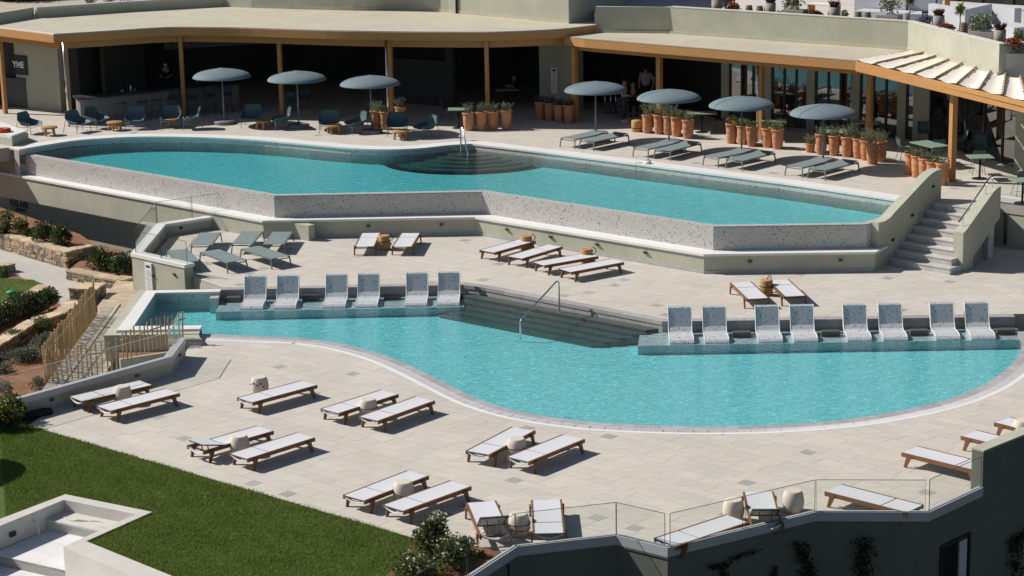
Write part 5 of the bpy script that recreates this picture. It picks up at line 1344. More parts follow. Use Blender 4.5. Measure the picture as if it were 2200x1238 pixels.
# ================================================================== PLANTS
def leaf(mb, p, d, l, wd, n=None):
    d = Vector(d).normalized(); s = d.cross(Vector((rng.uniform(-1, 1), rng.uniform(-1, 1), rng.uniform(-.3, 1))))
    if s.length < 1e-3: s = Vector((1, 0, 0))
    s.normalize(); p = Vector(p); m_ = p + d * l * .5 + Vector((0, 0, .06 * l))
    mb.add([p, m_ + s * wd / 2, p + d * l, m_ - s * wd / 2], [(0, 1, 2, 3)])
def clump(mb, c, rad, n, size, aspect=.55, hollow=.55, lift=.3):
    for _ in range(n):
        while True:
            q = Vector((rng.uniform(-1, 1), rng.uniform(-1, 1), rng.uniform(-1, 1)))
            if q.length < 1 and q.length > hollow * rng.random(): break
        p = Vector(c) + Vector((q.x * rad[0], q.y * rad[1], q.z * rad[2]))
        l = size * rng.uniform(.6, 1.3); leaf(mb, p, q + Vector((rng.uniform(-.7, .7), rng.uniform(-.7, .7), lift + rng.uniform(-.5, .5))), l, l * aspect)
def bush(name, label, cat, c, r, h, m, n, size, seed, blobs=7, flowers=None, group=None, stems=True, trunk_h=.0, aspect=.55):
    global rng
    keep = rng; rng = random.Random(seed)
    t = thing(name, label, cat, tuple(c), 0, group); cr_ = MB(); tops = []
    for k in range(blobs):
        a = rng.uniform(0, 6.28); q = rng.uniform(0, .62) * r; z = trunk_h + h * rng.uniform(.30, .78)
        b = (q * math.cos(a), q * math.sin(a), z); br = rng.uniform(.32, .52) * r; tops.append(b)
        clump(cr_, b, (br, br, min(br, h * .35)), n // blobs, size, aspect)
    clump(cr_, (0, 0, trunk_h + h * .4), (r * .8, r * .8, h * .4), n // 3, size, aspect, .2)
    cr_.build('crown', M[m], t)
    if stems:
        s_ = MB()
        for b in tops: s_.tube([(0, 0, 0), (b[0] * .4, b[1] * .4, b[2] * .55), b], .014 if r < .8 else .03, 5, r2=.006)
        s_.build('stems', M['bark'], t)
    for fm, fn, fs in (flowers or []):
        f_ = MB()
        for _ in range(fn):
            b = rng.choice(tops); q = Vector((rng.gauss(0, 1), rng.gauss(0, 1), abs(rng.gauss(0, 1)) + .2)).normalized(); rr = r * .50
            p = Vector(b) + Vector((q.x * rr, q.y * rr, q.z * min(rr, h * .4))); 
            for _k in range(5): leaf(f_, p, (rng.uniform(-1, 1), rng.uniform(-1, 1), rng.uniform(.1, 1)), fs * rng.uniform(.7, 1.2), fs * .8)
        f_.build('flowers', M[fm], t, kind='stuff')
    rng = keep; return t
def spikes(mb, c, r, h, n, leaves, size, spread=.45):
    for _ in range(n):
        a = rng.uniform(0, 6.28); q = r * math.sqrt(rng.random()); d = Vector((math.cos(a) * spread * rng.random() * 1.6, math.sin(a) * spread * rng.random() * 1.6, 1)).normalized(); hh = h * rng.uniform(.55, 1.1)
        p0 = Vector((c[0] + q * .5 * math.cos(a), c[1] + q * .5 * math.sin(a), c[2]))
        for k in range(leaves):
            p = p0 + d * (hh * (k + .3) / leaves); b = rng.uniform(0, 6.28)
            leaf(mb, p, d * .9 + Vector((math.cos(b), math.sin(b), .1)) * .8, size * rng.uniform(.7, 1.2), size * .24)
# ---- terracotta pots
def pot(px, py, label, group, seed, h=.70, r=.20, plant='rosemary', fl=None, ph=.32, lean=1.0):
    global rng
    c = W(px, py, ZU); t = thing('potted_plant', label, 'potted plant', (c.x, c.y + r * .6, ZU), 0, group); keep = rng; rng = random.Random(seed)
    h *= rng.uniform(.97, 1.04); r *= rng.uniform(.96, 1.05)
    pr = [(r * .80, 0), (r * .83, .03), (r * .92, h * .30), (r * .965, h * .33), (r * .95, h * .36), (r * 1.0, h * .60), (r * 1.03, h * .64), (r * 1.0, h * .67), (r * 1.01, h * .88), (r * 1.02, h * .92)]
    MB().lathe(pr, 22).build('pot', M['terra'], t, True)
    MB().lathe([(r * 1.02, h * .915), (r * 1.14, h * .93), (r * 1.16, h * .97), (r * 1.12, h), (r * 1.0, h), (r * .97, h * .95), (r * .3, h * .95)], 22).build('pot_rim', M['terra'], t, True)
    if h > .5:
        m_ = MB()
        for k in range(3): a = 2.1 * k + seed; m_.box((r * 1.05 * math.cos(a), r * 1.05 * math.sin(a), h * .885), (.05, .06, .05), a)
        m_.build('lugs', M['terra'], t)
    MB().lathe([(r * .98, h * .955), (0, h * .965)], 14).build('potting_soil', M['soil'], t)
    f = MB(); lf = {'rosemary': 'leaf_grey', 'green': 'leaf_mid', 'dim': 'leaf_blue'}[plant]
    if plant == 'green': clump(f, (0, 0, h + ph * .4), (r * .95, r * .95, ph * .55), 190, .07, .5); spikes(f, (0, 0, h * .95), r * .8, ph * .9, 9, 8, .05)
    else: spikes(f, (0, 0, h * .95), r * 1.25, ph * 1.25, 40, 13, .075, .42)
    f.build('foliage', M[lf], t)
    for fm, n in (fl or []):
        g = MB(); a0 = rng.uniform(2.5, 5.5)
        for _ in range(n):
            a = a0 + rng.uniform(-.9, .9); p = Vector((r * 1.0 * math.cos(a), r * 1.0 * math.sin(a), h + rng.uniform(.0, .5) * ph))
            for _k in range(4): leaf(g, p, (rng.uniform(-1, 1), rng.uniform(-1, 1), rng.uniform(.1, 1)), .045, .04)
        g.build('flowers', M[fm], t, kind='stuff')
    rng = keep; return t
gp = 'terracotta pots on the upper deck'
PT = [
 (808.4, 278, 'terracotta pot behind the third parasol pole', {}), (828, 279.5, 'sunlit terracotta pot with short plant between parasol pole and timber post', dict(plant='green', ph=.2)),
 (860.7, 270, 'shaded terracotta pot right of the post behind the lounge chairs', dict(plant='dim')),
 (1007, 281.5, 'shaded terracotta pot at the left end of the four behind the steel pool rail', dict(plant='dim')), (1034.5, 280.5, 'shaded terracotta pot, second of four behind the steel pool rail', dict(plant='dim')),
 (1060, 279.5, 'shaded terracotta pot, third of four behind the steel pool rail', dict(plant='dim')), (1088, 278.5, 'shaded terracotta pot at the right end of the four behind the steel pool rail', dict(plant='dim', ph=.26)),
 (1161, 257.5, 'terracotta pot furthest left below the menu board, in deep shade', dict(plant='dim', ph=.2)), (1181.5, 260, 'terracotta pot second from left below the menu board', dict(plant='dim', ph=.2)),
 (1201.8, 263, 'terracotta pot third from left below the menu board', dict(plant='dim', ph=.2)), (1222.2, 265.5, 'terracotta pot nearest to the timber post below the menu board', dict(plant='dim', ph=.2)),
 (1392.4, 287, 'terracotta pot with bushy rosemary beside the golden basket', dict(ph=.36)), (1416.4, 289, 'terracotta pot with tall rosemary in front of the timber post', dict(ph=.36)),
 (1437.5, 290.5, 'terracotta pot mostly hidden behind the parasol pole', dict(ph=.44, fl=[('petal_y', 6)])), (1454.2, 294, 'terracotta pot with spreading herb and a yellow bloom', dict(plant='rosemary', ph=.24, fl=[('petal_y', 3)])),
 (1479, 298.5, 'terracotta pot with one upright sprig, left of the green table', dict(ph=.30)),
 (1572.7, 309, 'terracotta pot with yellow and pink flowers', dict(plant='green', ph=.26, fl=[('petal_y', 14), ('petal_p', 22)])), (1596, 311, 'terracotta pot behind the pole of the second parasol from right', dict(ph=.2)),
 (1616.4, 315.5, 'terracotta pot with low bright green herb beside the rain pipe', dict(plant='green', ph=.2)), (1649.8, 317.5, 'terracotta pot with mixed green herb right of the rain pipe post', dict(plant='green', ph=.30)),
 (1671.6, 321, 'terracotta pot with rosemary and a yellow flower, standing at the end of its row', dict(ph=.30, fl=[('petal_y', 4)])),
 (1741.5, 328, 'small low terracotta pot left of the rightmost parasol pole', dict(h=.31, r=.165, ph=.26)), (1765.5, 333, 'terracotta pot behind the rightmost parasol pole', dict(ph=.28)),
 (1793, 335, 'terracotta pot with upright rosemary in front of a pale green table', dict(ph=.32)), (1821.5, 338, 'terracotta pot with rosemary and dark red flowers', dict(ph=.36, fl=[('petal_p', 8)])),
 (1845.5, 341.5, 'terracotta pot with low green herb in the middle of the right group', dict(plant='green', ph=.22)), (1862, 345, 'terracotta pot squeezed behind the largest pot of the right group', dict(ph=.42, fl=[('petal_y', 6)])),
 (1875.3, 354, 'terracotta pot standing foremost in the right group', dict(ph=.40, h=.72)), (1892.7, 349, 'terracotta pot at the right end of the right group', dict(ph=.30, fl=[('petal_y', 5)])),
 (1957, 376, 'terracotta pot furthest back in the row beside the stair wall', dict(plant='green', ph=.14, fl=[('petal_y', 8)])), (1972, 382.5, 'terracotta pot second in the row beside the stair wall', dict(ph=.20)),
 (1988.5, 386, 'terracotta pot third in the row beside the stair wall', dict(ph=.16)), (2005, 393, 'terracotta pot fourth in the row beside the stair wall', dict(plant='green', ph=.18)),
 (2025.5, 399, 'terracotta pot at the front of the row, nearest to the staircase', dict(ph=.24, plant='green', h=.73)),
]
for i, (px, py, lab, kw) in enumerate(PT): pot(px, py, lab, gp, 40 + i, **kw)

# ================================================================== SEATING ON THE UPPER DECK
def shell(mb, sec, th=.012):
    """loft of cross sections (lists of points), closed into a thin shell"""
    n = len(sec[0]); k = len(sec); vs = []
    for s_ in sec: vs += [Vector(p) for p in s_]
    nm = []
    for i in range(k):
        for j in range(n):
            a = vs[min(i + 1, k - 1) * n + j] - vs[max(i - 1, 0) * n + j]; b = vs[i * n + min(j + 1, n - 1)] - vs[i * n + max(j - 1, 0)]; c = a.cross(b)
            nm.append(c.normalized() if c.length > 1e-8 else Vector((0, 0, 1)))
    v2 = [v + m_ * th for v, m_ in zip(vs, nm)]; N_ = k * n
    fs = [(i * n + j, i * n + j + 1, (i + 1) * n + j + 1, (i + 1) * n + j) for i in range(k - 1) for j in range(n - 1)]
    f2 = [tuple(q + N_ for q in f[::-1]) for f in fs]
    ring = [j for j in range(n)] + [i * n + n - 1 for i in range(1, k)] + [(k - 1) * n + j for j in range(n - 2, -1, -1)] + [i * n for i in range(k - 2, 0, -1)]
    f3 = [(ring[i], ring[(i + 1) % len(ring)], ring[(i + 1) % len(ring)] + N_, ring[i] + N_) for i in range(len(ring))]
    mb.add(vs + v2, fs + f2 + f3); return mb
def make_lounge():
    t = bpy.data.objects.new('lounge_chair', None); COL.objects.link(t)
    sec = []
    for y, z, hw, arm in ((.36, .36, .33, .02), (.25, .34, .35, .10), (.0, .31, .36, .17), (-.20, .33, .36, .19), (-.28, .45, .36, .12), (-.33, .62, .34, .04), (-.37, .78, .30, .0), (-.385, .83, .25, .0)):
        row = []
        for u in np.linspace(-1, 1, 9):
            e = max(0, abs(u) - .62) / .38; row.append((hw * u * (1 + .10 * e), y + (.05 * e if z > .5 else 0), z + arm * e ** 1.3 - .015 * (1 - u * u)))
        sec.append(row)
    shell(MB(), sec).build('seat_shell', M['teal'], t, True)
    fr = MB()
    for s in (-1, 1):
        fr.build if False else None
        MB().tube([(s * .37, .33, 0), (s * .34, .28, .44)], .012, 6).build('leg', M['alu'], t, True)
        MB().tube([(s * .37, -.42, 0), (s * .34, -.30, .50)], .012, 6).build('leg', M['alu'], t, True)
        fr.tube([(s * .345, .29, .27), (s * .2, .05, .27), (s * .345, -.34, .27)], .008, 5)
    fr.tube([(-.345, .29, .27), (.345, .29, .27)], .008, 5); fr.build('frame_bars', M['alu'], t, True); return t
def make_dining(name, m, sh=.45):
    t = bpy.data.objects.new(name, None); COL.objects.link(t); sec = []
    for y, z, hw in ((.22, sh - .01, .19), (.12, sh - .015, .215), (-.08, sh - .02, .22), (-.17, sh + .02, .22), (-.215, sh + .14, .225), (-.24, sh + .28, .22), (-.255, sh + .36, .18)):
        sec.append([(hw * u, y, z + (.02 * u * u)) for u in np.linspace(-1, 1, 7)])
    shell(MB(), sec).build('seat_shell', M[m], t, True)
    for sx in (-1, 1):
        for sy in (-1, 1): MB().tube([(sx * .22, sy * .22, 0), (sx * .14, sy * .13, sh - .02)], .010, 6).build('leg', M['dsteel'], t, True)
    if sh > .6:
        m_ = MB(); k = .30
        pts = [(sx * .195, sy * .19, k) for sx, sy in ((-1, -1), (1, -1), (1, 1), (-1, 1), (-1, -1))]
        m_.tube(pts, .009, 5); m_.build('foot_ring', M['dsteel'], t)
    else:
        MB().tube([(-.17, .16, .12), (.17, -.16, .12)], .006, 5).build('stretcher', M['dsteel'], t)
    return t
def spread_out(proto_f, items, cat, group):
    p0 = None
    for px, py, rz, lab in items:
        c = W(px, py, ZU); loc = (c.x, c.y, ZU)
        if p0 is None: p0 = proto_f(); p0.location = loc; p0.rotation_euler = (0, 0, R(rz)); tag(p0, lab, cat, group)
        else: dup(p0, loc, R(rz), lab)['group'] = group
spread_out(make_lounge, [(65, 287, 245, 'teal lounge chair at the far left beside the low glass and red float'), (168, 284, 235, 'teal lounge chair standing half in front of the rain pipe'),
  (208, 276, 240, 'teal lounge chair with sunlit arm right of the rain pipe'), (292, 277, 180, 'teal lounge chair facing the pool left of the second post'),
  (368, 274, 180, 'teal lounge chair facing the pool behind a shaded low table'), (412, 277, 100, 'teal lounge chair turned left beside the first parasol'),
  (542, 272, 175, 'teal lounge chair facing the pool between the first two parasols'), (606, 277, 105, 'teal lounge chair with a sunlit corner left of the second parasol pole'),
  (708, 285, 180, 'teal lounge chair facing the pool between second and third parasol'), (766, 286, 115, 'teal lounge chair turned left just beside the third parasol pole'),
  (854, 290, 180, 'teal lounge chair facing the pool right of the third parasol'), (915, 295, 120, 'teal lounge chair furthest right, standing in a round shadow')], 'lounge chair', 'teal lounge chairs along the upper pool')
def make_low():
    t = bpy.data.objects.new('low_table', None); COL.objects.link(t)
    MB().lathe([(.28, .27), (.31, .28), (.315, .325), (.30, .335), (0, .337)], 26, wob=.02, seed=4).build('table_top', M['woodtab'], t, True)
    for k in range(4):
        a = R(45 + 90 * k); MB().beam((.24 * math.cos(a), .24 * math.sin(a), 0), (.20 * math.cos(a), .20 * math.sin(a), .28), .06, .06, upv=(1, 0, 0), taper=1.25).build('leg', M['woodtab'], t)
    return t
spread_out(make_low, [(107, 291, 20, 'golden wood low table in sun left of the rain pipe'), (247, 280, 40, 'golden wood low table between the left lounge chairs, edge of shade'),
  (371, 273, 10, 'golden wood low table in full shade in front of the second post'), (565, 277, 60, 'golden wood low table left of the second parasol base'),
  (717, 287, 25, 'golden wood low table left of the third parasol'), (861, 300, 50, 'golden wood low table in front of the rightmost teal chairs')], 'low table', 'low wooden tables by the upper pool')
for px, py, zz, lab in ((2, 272, .30, 'round golden wood table cut by the left edge, rear one'), (-3, 279, .24, 'round golden wood table cut by the left edge, front one')):
    c = W(px, py, ZU + zz); t = thing('low_table', lab, 'low table', (c.x, c.y, ZU))
    MB().lathe([(.24, zz - .05), (.26, zz - .04), (.255, zz), (0, zz + .002)], 22).build('table_top', M['woodtab'], t, True); MB().lathe([(.10, 0), (.06, zz - .04)], 12).build('leg', M['woodtab'], t, True)
c = W(6, 283, 2.20); fb = thing('float_ring', 'orange red pool float lying on the pier at the left edge', 'pool float', (c.x, c.y, c.z))
MB().lathe([(.10, .0), (.26, -.04), (.32, .03), (.28, .12), (.16, .13), (.10, .07), (.10, 0)], 24).build('ring', M['red'], fb, True)

# ---- dining tables and chairs
def table(px, py, sx, sy, rz, label, split=0, h=.74):
    c = W(px, py, ZU + h); t = thing('dining_table', label, 'table', (c.x, c.y, ZU), R(rz), 'green terrazzo tables')
    n = 2 if split else 1
    for k in range(n): MB().box((0, (k - (n - 1) / 2) * (sy / n), h - .015), (sx, sy / n - .012, .03)).build('table_top', M['terraz'], t)
    MB().tube([(0, 0, .03), (0, 0, h - .03)], .035, 10).build('column', M['black'], t, True); MB().lathe([(.25, 0), (.25, .015), (.05, .03)], 20).build('foot_plate', M['black'], t); return t
table(1997, 309, .72, 1.30, 25, 'pair of green terrazzo tops pushed together behind the pot row', 1); table(2106, 336, .78, .74, 3, 'sunlit green terrazzo table in front of the dark glazing')
table(2198, 386, .70, .70, 10, 'green terrazzo table cut by the right edge behind the glass guard'); table(1508, 242, 1.1, .72, -6, 'green terrazzo table half in shade right of the herb pots')
table(1662, 259, .9, .7, -8, 'shaded terrazzo table behind the pots at the rain pipe post'); table(1790, 282, .95, .8, -8, 'pale green table behind the rightmost parasol pole')
table(1400, 224, .9, .7, -5, 'dark table where the seated person leans'); table(1860, 262, 1.0, .7, -20, 'shaded table left of the timber post by the glazing')
table(1090, 191, .9, .7, 0, 'dark table with white cups behind the shaded pots'); table(985, 234, .8, .7, 0, 'dark table left of the shaded pots')
spread_out(lambda: make_dining('dining_chair', 'teal'), [(1942, 345, -80, 'teal dining chair seen from the side left of the double table'), (2014, 349, 0, 'teal dining chair with its back to the pool at the double table'),
  (2060, 330, 95, 'teal dining chair half hidden by the timber post'), (1985, 312, 175, 'teal dining chair in shade behind the double table'),
  (2100, 374, 0, 'teal dining chair with its back to the pool at the single sunlit table'), (2108, 344, 180, 'teal dining chair behind the single sunlit table'),
  (2192, 420, 10, 'teal dining chair at the table cut by the right edge'), (1548, 284, 85, 'grey teal dining chair sitting right of the half shaded table'),
  (1752, 302, -70, 'teal dining chair behind the small low pot'), (1700, 280, 60, 'teal dining chair in deep shade right of the rain pipe post'), (1810, 296, 90, 'teal dining chair behind the right pot group'),
  (1135, 226, 80, 'shaded dining chair left of the pots below the menu board'), (1050, 222, -80, 'shaded dining chair left of the dark table with cups'), (960, 256, -80, 'dim dining chair left of the shaded pots'),
  (655, 232, 10, 'dim teal dining chair behind the second parasol pole'), (632, 238, -30, 'dim dining chair left of the second parasol pole in the dark'), (1880, 276, 80, 'dining chair in front of the glazing right of the post'), (1330, 252, 20, 'dark dining chair behind the first right parasol')],
  'chair', 'dining chairs under the roofs')
# ---- bar
br = thing('bar_counter', 'long curved bar counter in the shade of the left roof', 'bar counter')
bl_ = smooth_line([w2(166, 262, ZU), w2(176, 268, ZU), w2(200, 268, ZU), w2(300, 258, ZU), w2(420, 245, ZU), w2(515, 236, ZU)], 5)
MB().prism(strip(bl_, 0, .55), ZU, ZU + 1.02).build('counter_front', M['bar'], br)
MB().prism(strip(bl_, -.12, .60), ZU + 1.02, ZU + 1.07).build('counter_top', M['bartop'], br)
spread_out(lambda: make_dining('bar_stool', 'stool', .74), [(223, 262, 195, 'bar stool nearest to the rain pipe at the curved counter'), (262, 261, 190, 'second bar stool from the rain pipe'), (308, 257, 190, 'third bar stool from the rain pipe'),
  (338, 254, 190, 'fourth bar stool from the rain pipe'), (376, 252, 190, 'bar stool just left of the second timber post'), (415, 250, 185, 'bar stool just right of the second timber post'), (452, 246, 185, 'bar stool left of the first parasol pole'), (488, 243, 185, 'bar stool right of the first parasol pole')],
  'bar stool', 'bar stools at the counter')
for px, py, lab, r, h, m in [(262, 199, 'blue napkin holder on the bar counter', .06, .10, 'bluew'), (280, 196, 'white bottle standing on the bar counter', .032, .24, 'paper'), (274, 196, 'dark bottle left of the white bottle on the bar', .03, .26, 'black'),
    (289, 197, 'small blue cup right of the white bottle on the bar', .035, .12, 'bluew'), (423, 180, 'blue white dispenser on the bar counter behind the post', .05, .2, 'bluew')]:
    c = W(px, py, ZU + 1.07); o = MB().lathe([(r, 0), (r, h * .62), (r * .45, h * .78), (r * .4, h), (0, h)] if 'bottle' in lab else [(r * .9, 0), (r, h), (r * .85, h), (r * .8, .01)], 12).build('bottle' if 'bottle' in lab else 'cup', M[m], None, True, loc=(c.x, c.y + .12, ZU + 1.07)); tag(o, lab, 'bottle' if 'bottle' in lab else 'cup')
cb = thing('storage_cabinet', 'dark cabinet against the wall below the YME sign', 'cabinet'); c = W(40, 232, ZU)
MB().box((c.x, c.y + .4, ZU + .60), (1.15, .6, 1.18), R(-25)).build('body', M['bartop'], cb); MB().box((c.x, c.y + .4, ZU + 1.21), (1.2, .66, .04), R(-25)).build('top', M['bartop'], cb)
for k, dx in enumerate((.20, .38)):
    o = MB().lathe([(.07, 0), (.10, .2), (.095, .2), (.065, .02)], 12).build('bucket', M['paper'], None, True, loc=(c.x + dx, c.y + .32 - .06 * k, ZU + 1.23)); tag(o, ['white bucket on the dark cabinet, left one', 'white bucket on the dark cabinet, right one'][k], 'bucket', 'buckets on the cabinet')
bskt = thing('storage_basket', 'ochre lidded basket with dark rope left of the rosemary pots', 'basket'); c = W(1369, 284, ZU); bskt.location = (c.x, c.y + .15, ZU)
MB().lathe([(.20, 0), (.21, .03), (.21, .38), (.19, .42), (0, .425)], 22).build('body', M['drumy'], bskt, True); MB().tube([(.215 * math.cos(a), .215 * math.sin(a), .16 + .03 * math.sin(a)) for a in np.linspace(0, 6.283, 24)], .012, 5, cap=False).build('rope_band', M['rope'], bskt, True)
for k, px in enumerate((1300, 1312, 1323)):
    c = W(px, 243, ZU); t = thing('queue_stand', 'slim steel barrier stand behind the first right parasol, ' + ['left one', 'middle one', 'right one'][k], 'barrier stand', (c.x, c.y, ZU), 0, 'steel barrier stands')
    MB().tube([(0, 0, .02), (0, 0, .9)], .02, 8).build('pole', M['steel'], t, True); MB().lathe([(.14, 0), (.14, .015), (.03, .03)], 14).build('foot', M['dsteel'], t)

# ---- pool rails, robot
rl = thing('pool_handrail', 'bent steel handrail beside the dark steps of the lower pool', 'handrail')
a = W(1118, 716, -.1); b = W(1202, 672, .03); 
MB().tube([(b.x, b.y, -.1), (b.x, b.y, .88), (b.x - .02, b.y - .02, .945), (b.x - .08, b.y - .06, .95), (a.x + .02, a.y + .01, .27), (a.x, a.y, .22), (a.x, a.y, -.3)], .024, 10).build('rail', M['steel'], rl, True)
MB().lathe([(.05, 0), (.05, .02)], 12, (b.x, b.y, .03)).build('flange', M['steel'], rl)
rl2 = thing('pool_handrail', 'gleaming steel handrail by the dark steps of the upper pool', 'handrail')
a = W(991, 342, ZE - .15); b = W(1005, 352, ZE - .2); 
MB().tube([(a.x, a.y, ZE - .3), (a.x, a.y, ZE + .95), (a.x + .03, a.y - .03, ZE + 1.02), (a.x + .07, a.y - .08, ZE + 1.02), (b.x, b.y, ZE + .22), (b.x, b.y, ZE + .15), (b.x, b.y, ZE - .4)], .024, 10).build('rail', M['steel'], rl2, True)
rb = thing('pool_robot', 'small white pool cleaner with cable on the upper pool coping', 'pool cleaner'); c = W(1391, 352, ZU); rb.location = (c.x, c.y, ZU + .004)
MB().lathe([(.13, 0), (.14, .04), (.10, .09), (0, .11)], 16).build('shell', M['paper'], rb, True); MB().tube([(.02 + .09 * math.cos(a), .07 * math.sin(a), .09 + .03 * math.sin(a)) for a in np.linspace(0, 3.1, 10)], .012, 5).build('handle', M['black'], rb, True)
MB().tube([(-.12, 0, .03), (-.25, .02, .04), (-.38, -.05, .05), (-.42, -.2, -.05), (-.40, -.24, -.3)], .008, 5).build('cable', M['black'], rb, True)
m_ = mat('slot_cover', (.12, .12, .12), .6)
for i, (px, py, lab) in enumerate([(1221, 897, 'dark skimmer slot in the white rim of the lower pool'), (430, 717, 'skimmer slot by the left end of the lower pool')][:1]):
    c = W(px, py, .006); o = MB().box((0, 0, 0), (.20, .03, .008), R(-30)).build('skimmer_slot', m_, None, loc=(c.x, c.y, .006)); tag(o, lab, 'slot')
spg = thing('dark_cushion', 'long dark cushion roll lying on the deck below the side parapet', 'cushion'); c = W(78, 890, .08); spg.location = (c.x, c.y, 0)
pts = [Vector((-.42, -.33, .09)), Vector((.32, .25, .09))]
MB().tube([tuple(pts[0]), tuple(pts[0] * .96), tuple(pts[1] * .96), tuple(pts[1])], .085, 12).build('roll', M['dark'], spg, True); MB().box((-.15, .05, .05), (.95, .34, .10), R(39)).build('pad', M['dark'], spg)

# ================================================================== PEOPLE
def person(name_loc, rz, label, pose, top, legs_m, hair_m='hair', scale=1.0, mask=False, bald=False):
    t = thing('person', label, 'person', name_loc, rz)
    J = {'pelvis': (0, 0, .93), 'chest': (0, .0, 1.30), 'neck': (0, .01, 1.47), 'head': (0, .03, 1.58), 'crown': (0, .02, 1.72)}
    for s, k in ((-1, 'L'), (1, 'R')):
        J['hip' + k] = (s * .10, 0, .90); J['knee' + k] = (s * .11, .03, .50); J['ank' + k] = (s * .11, -.02, .09); J['toe' + k] = (s * .13, .15, .03)
        J['sh' + k] = (s * .19, 0, 1.40); J['elb' + k] = (s * .25, -.03, 1.13); J['wri' + k] = (s * .24, .10, .90); J['han' + k] = (s * .23, .15, .82)
    J.update(pose)
    if pose.get('sit'):
        for k in list(J):
            if k in ('sit',): continue
        J.pop('sit')
        for n_ in ('pelvis', 'chest', 'neck', 'head', 'crown', 'shL', 'shR', 'elbL', 'elbR', 'wriL', 'wriR', 'hanL', 'hanR', 'hipL', 'hipR'):
            x, y, z = J[n_]; J[n_] = (x, y + (z - .93) * .18, z - .42)
        for s, k in ((-1, 'L'), (1, 'R')): J['knee' + k] = (s * .13, .42, .50); J['ank' + k] = (s * .13, .40, .09); J['toe' + k] = (s * .14, .56, .03); x, y, z = J['wri' + k]; J['wri' + k] = (s * .10, .42, .78); J['han' + k] = (s * .04, .48, .79); J['elb' + k] = (s * .26, .20, .76)
    def skin(nodes, edges, rad, m, nm, root):
        me = bpy.data.meshes.new(nm); me.from_pydata([J[n] for n in nodes], [(nodes.index(a), nodes.index(b)) for a, b in edges], []); me.update()
        o = link(nm, me, M[m], t); md = o.modifiers.new('skin', 'SKIN'); sv = me.skin_vertices
        if not sv: return o
        for i, n in enumerate(nodes): sv[0].data[i].radius = rad[n]; sv[0].data[i].use_root = (n == root)
        o.modifiers.new('sub', 'SUBSURF').levels = 1; o.modifiers['sub'].render_levels = 1; md.use_smooth_shade = True; return o
    rad = {'pelvis': (.15, .11), 'chest': (.17, .115), 'neck': (.055, .055), 'head': (.082, .095), 'crown': (.05, .06)}
    for k in 'LR':
        for n, r in (('hip', .095), ('knee', .065), ('ank', .045), ('toe', .04), ('sh', .07), ('elb', .048), ('wri', .034), ('han', .035)): rad[n + k] = (r, r)
    nodes = list(J); ed = [('pelvis', 'chest'), ('chest', 'neck'), ('neck', 'head'), ('head', 'crown')]
    for k in 'LR': ed += [('pelvis', 'hip' + k), ('hip' + k, 'knee' + k), ('knee' + k, 'ank' + k), ('ank' + k, 'toe' + k), ('chest', 'sh' + k), ('sh' + k, 'elb' + k), ('elb' + k, 'wri' + k), ('wri' + k, 'han' + k)]
    def ensure(me):
        if not me.skin_vertices:
            bm_ = __import__('bmesh').new(); bm_.from_mesh(me); bm_.verts.layers.skin.verify(); bm_.to_mesh(me); bm_.free()
    def make(nm, ns, es, m, grow, root):
        me = bpy.data.meshes.new(nm); me.from_pydata([J[n] for n in ns], [(ns.index(a), ns.index(b)) for a, b in es], []); me.update(); ensure(me)
        o = link(nm, me, M[m], t); md = o.modifiers.new('skin', 'SKIN'); md.use_smooth_shade = True
        for i, n in enumerate(ns): r = rad[n]; me.skin_vertices[0].data[i].radius = (r[0] + grow, r[1] + grow); me.skin_vertices[0].data[i].use_root = (n == root)
        sb = o.modifiers.new('sub', 'SUBSURF'); sb.levels = 1; sb.render_levels = 1; return o
    make('body', nodes, ed, 'skin', 0, 'pelvis')
    ns = ['pelvis', 'chest', 'shL', 'elbL', 'shR', 'elbR']; make('shirt', ns, [('pelvis', 'chest'), ('chest', 'shL'), ('shL', 'elbL'), ('chest', 'shR'), ('shR', 'elbR')], top, .018, 'pelvis')
    ns = ['pelvis', 'hipL', 'kneeL', 'ankL', 'hipR', 'kneeR', 'ankR']; make('trousers', ns, [('pelvis', 'hipL'), ('hipL', 'kneeL'), ('kneeL', 'ankL'), ('pelvis', 'hipR'), ('hipR', 'kneeR'), ('kneeR', 'ankR')], legs_m, .015, 'pelvis')
    h_ = Vector(J['head']); m_ = MB()
    if not bald: m_.lathe([(.10, -.01), (.105, .06), (.085, .12), (.04, .155), (0, .16)], 14, (h_.x, h_.y - .02, h_.z)); m_.build('hair', M[hair_m], t, True)
    f_ = MB(); f_.box((h_.x, h_.y + .10, h_.z + .01), (.025, .03, .04)); f_.box((h_.x - .10, h_.y, h_.z + .01), (.02, .035, .05)); f_.box((h_.x + .10, h_.y, h_.z + .01), (.02, .035, .05)); f_.build('nose_and_ears', M['skin'], t)
    if mask: MB().box((h_.x, h_.y + .085, h_.z - .03), (.13, .05, .08)).build('face_mask', M['maskm'], t)
    else:
        e_ = MB()
        for s in (-1, 1): e_.box((h_.x + s * .035, h_.y + .093, h_.z + .035), (.022, .012, .012))
        e_.box((h_.x, h_.y + .092, h_.z - .045), (.045, .012, .010)); e_.build('eyes_and_mouth', M['hair'], t)
    sh = MB()
    for k in 'LR': a = Vector(J['ank' + k]); sh.box((a.x, a.y + .07, .04), (.09, .25, .075))
    sh.build('shoes', M['paper'] if 'white' in label else M['dark'], t); t.scale = (scale,) * 3; return t
def at_deck(px, py): c = W(px, py, ZU); return (c.x, c.y, ZU)
person(at_deck(1341, 262), R(-110), 'standing person in pale blue shirt and jeans with white shoes', {'wriR': (.20, .22, 1.08), 'hanR': (.16, .28, 1.10)}, 'shirt', 'jean', scale=.97)
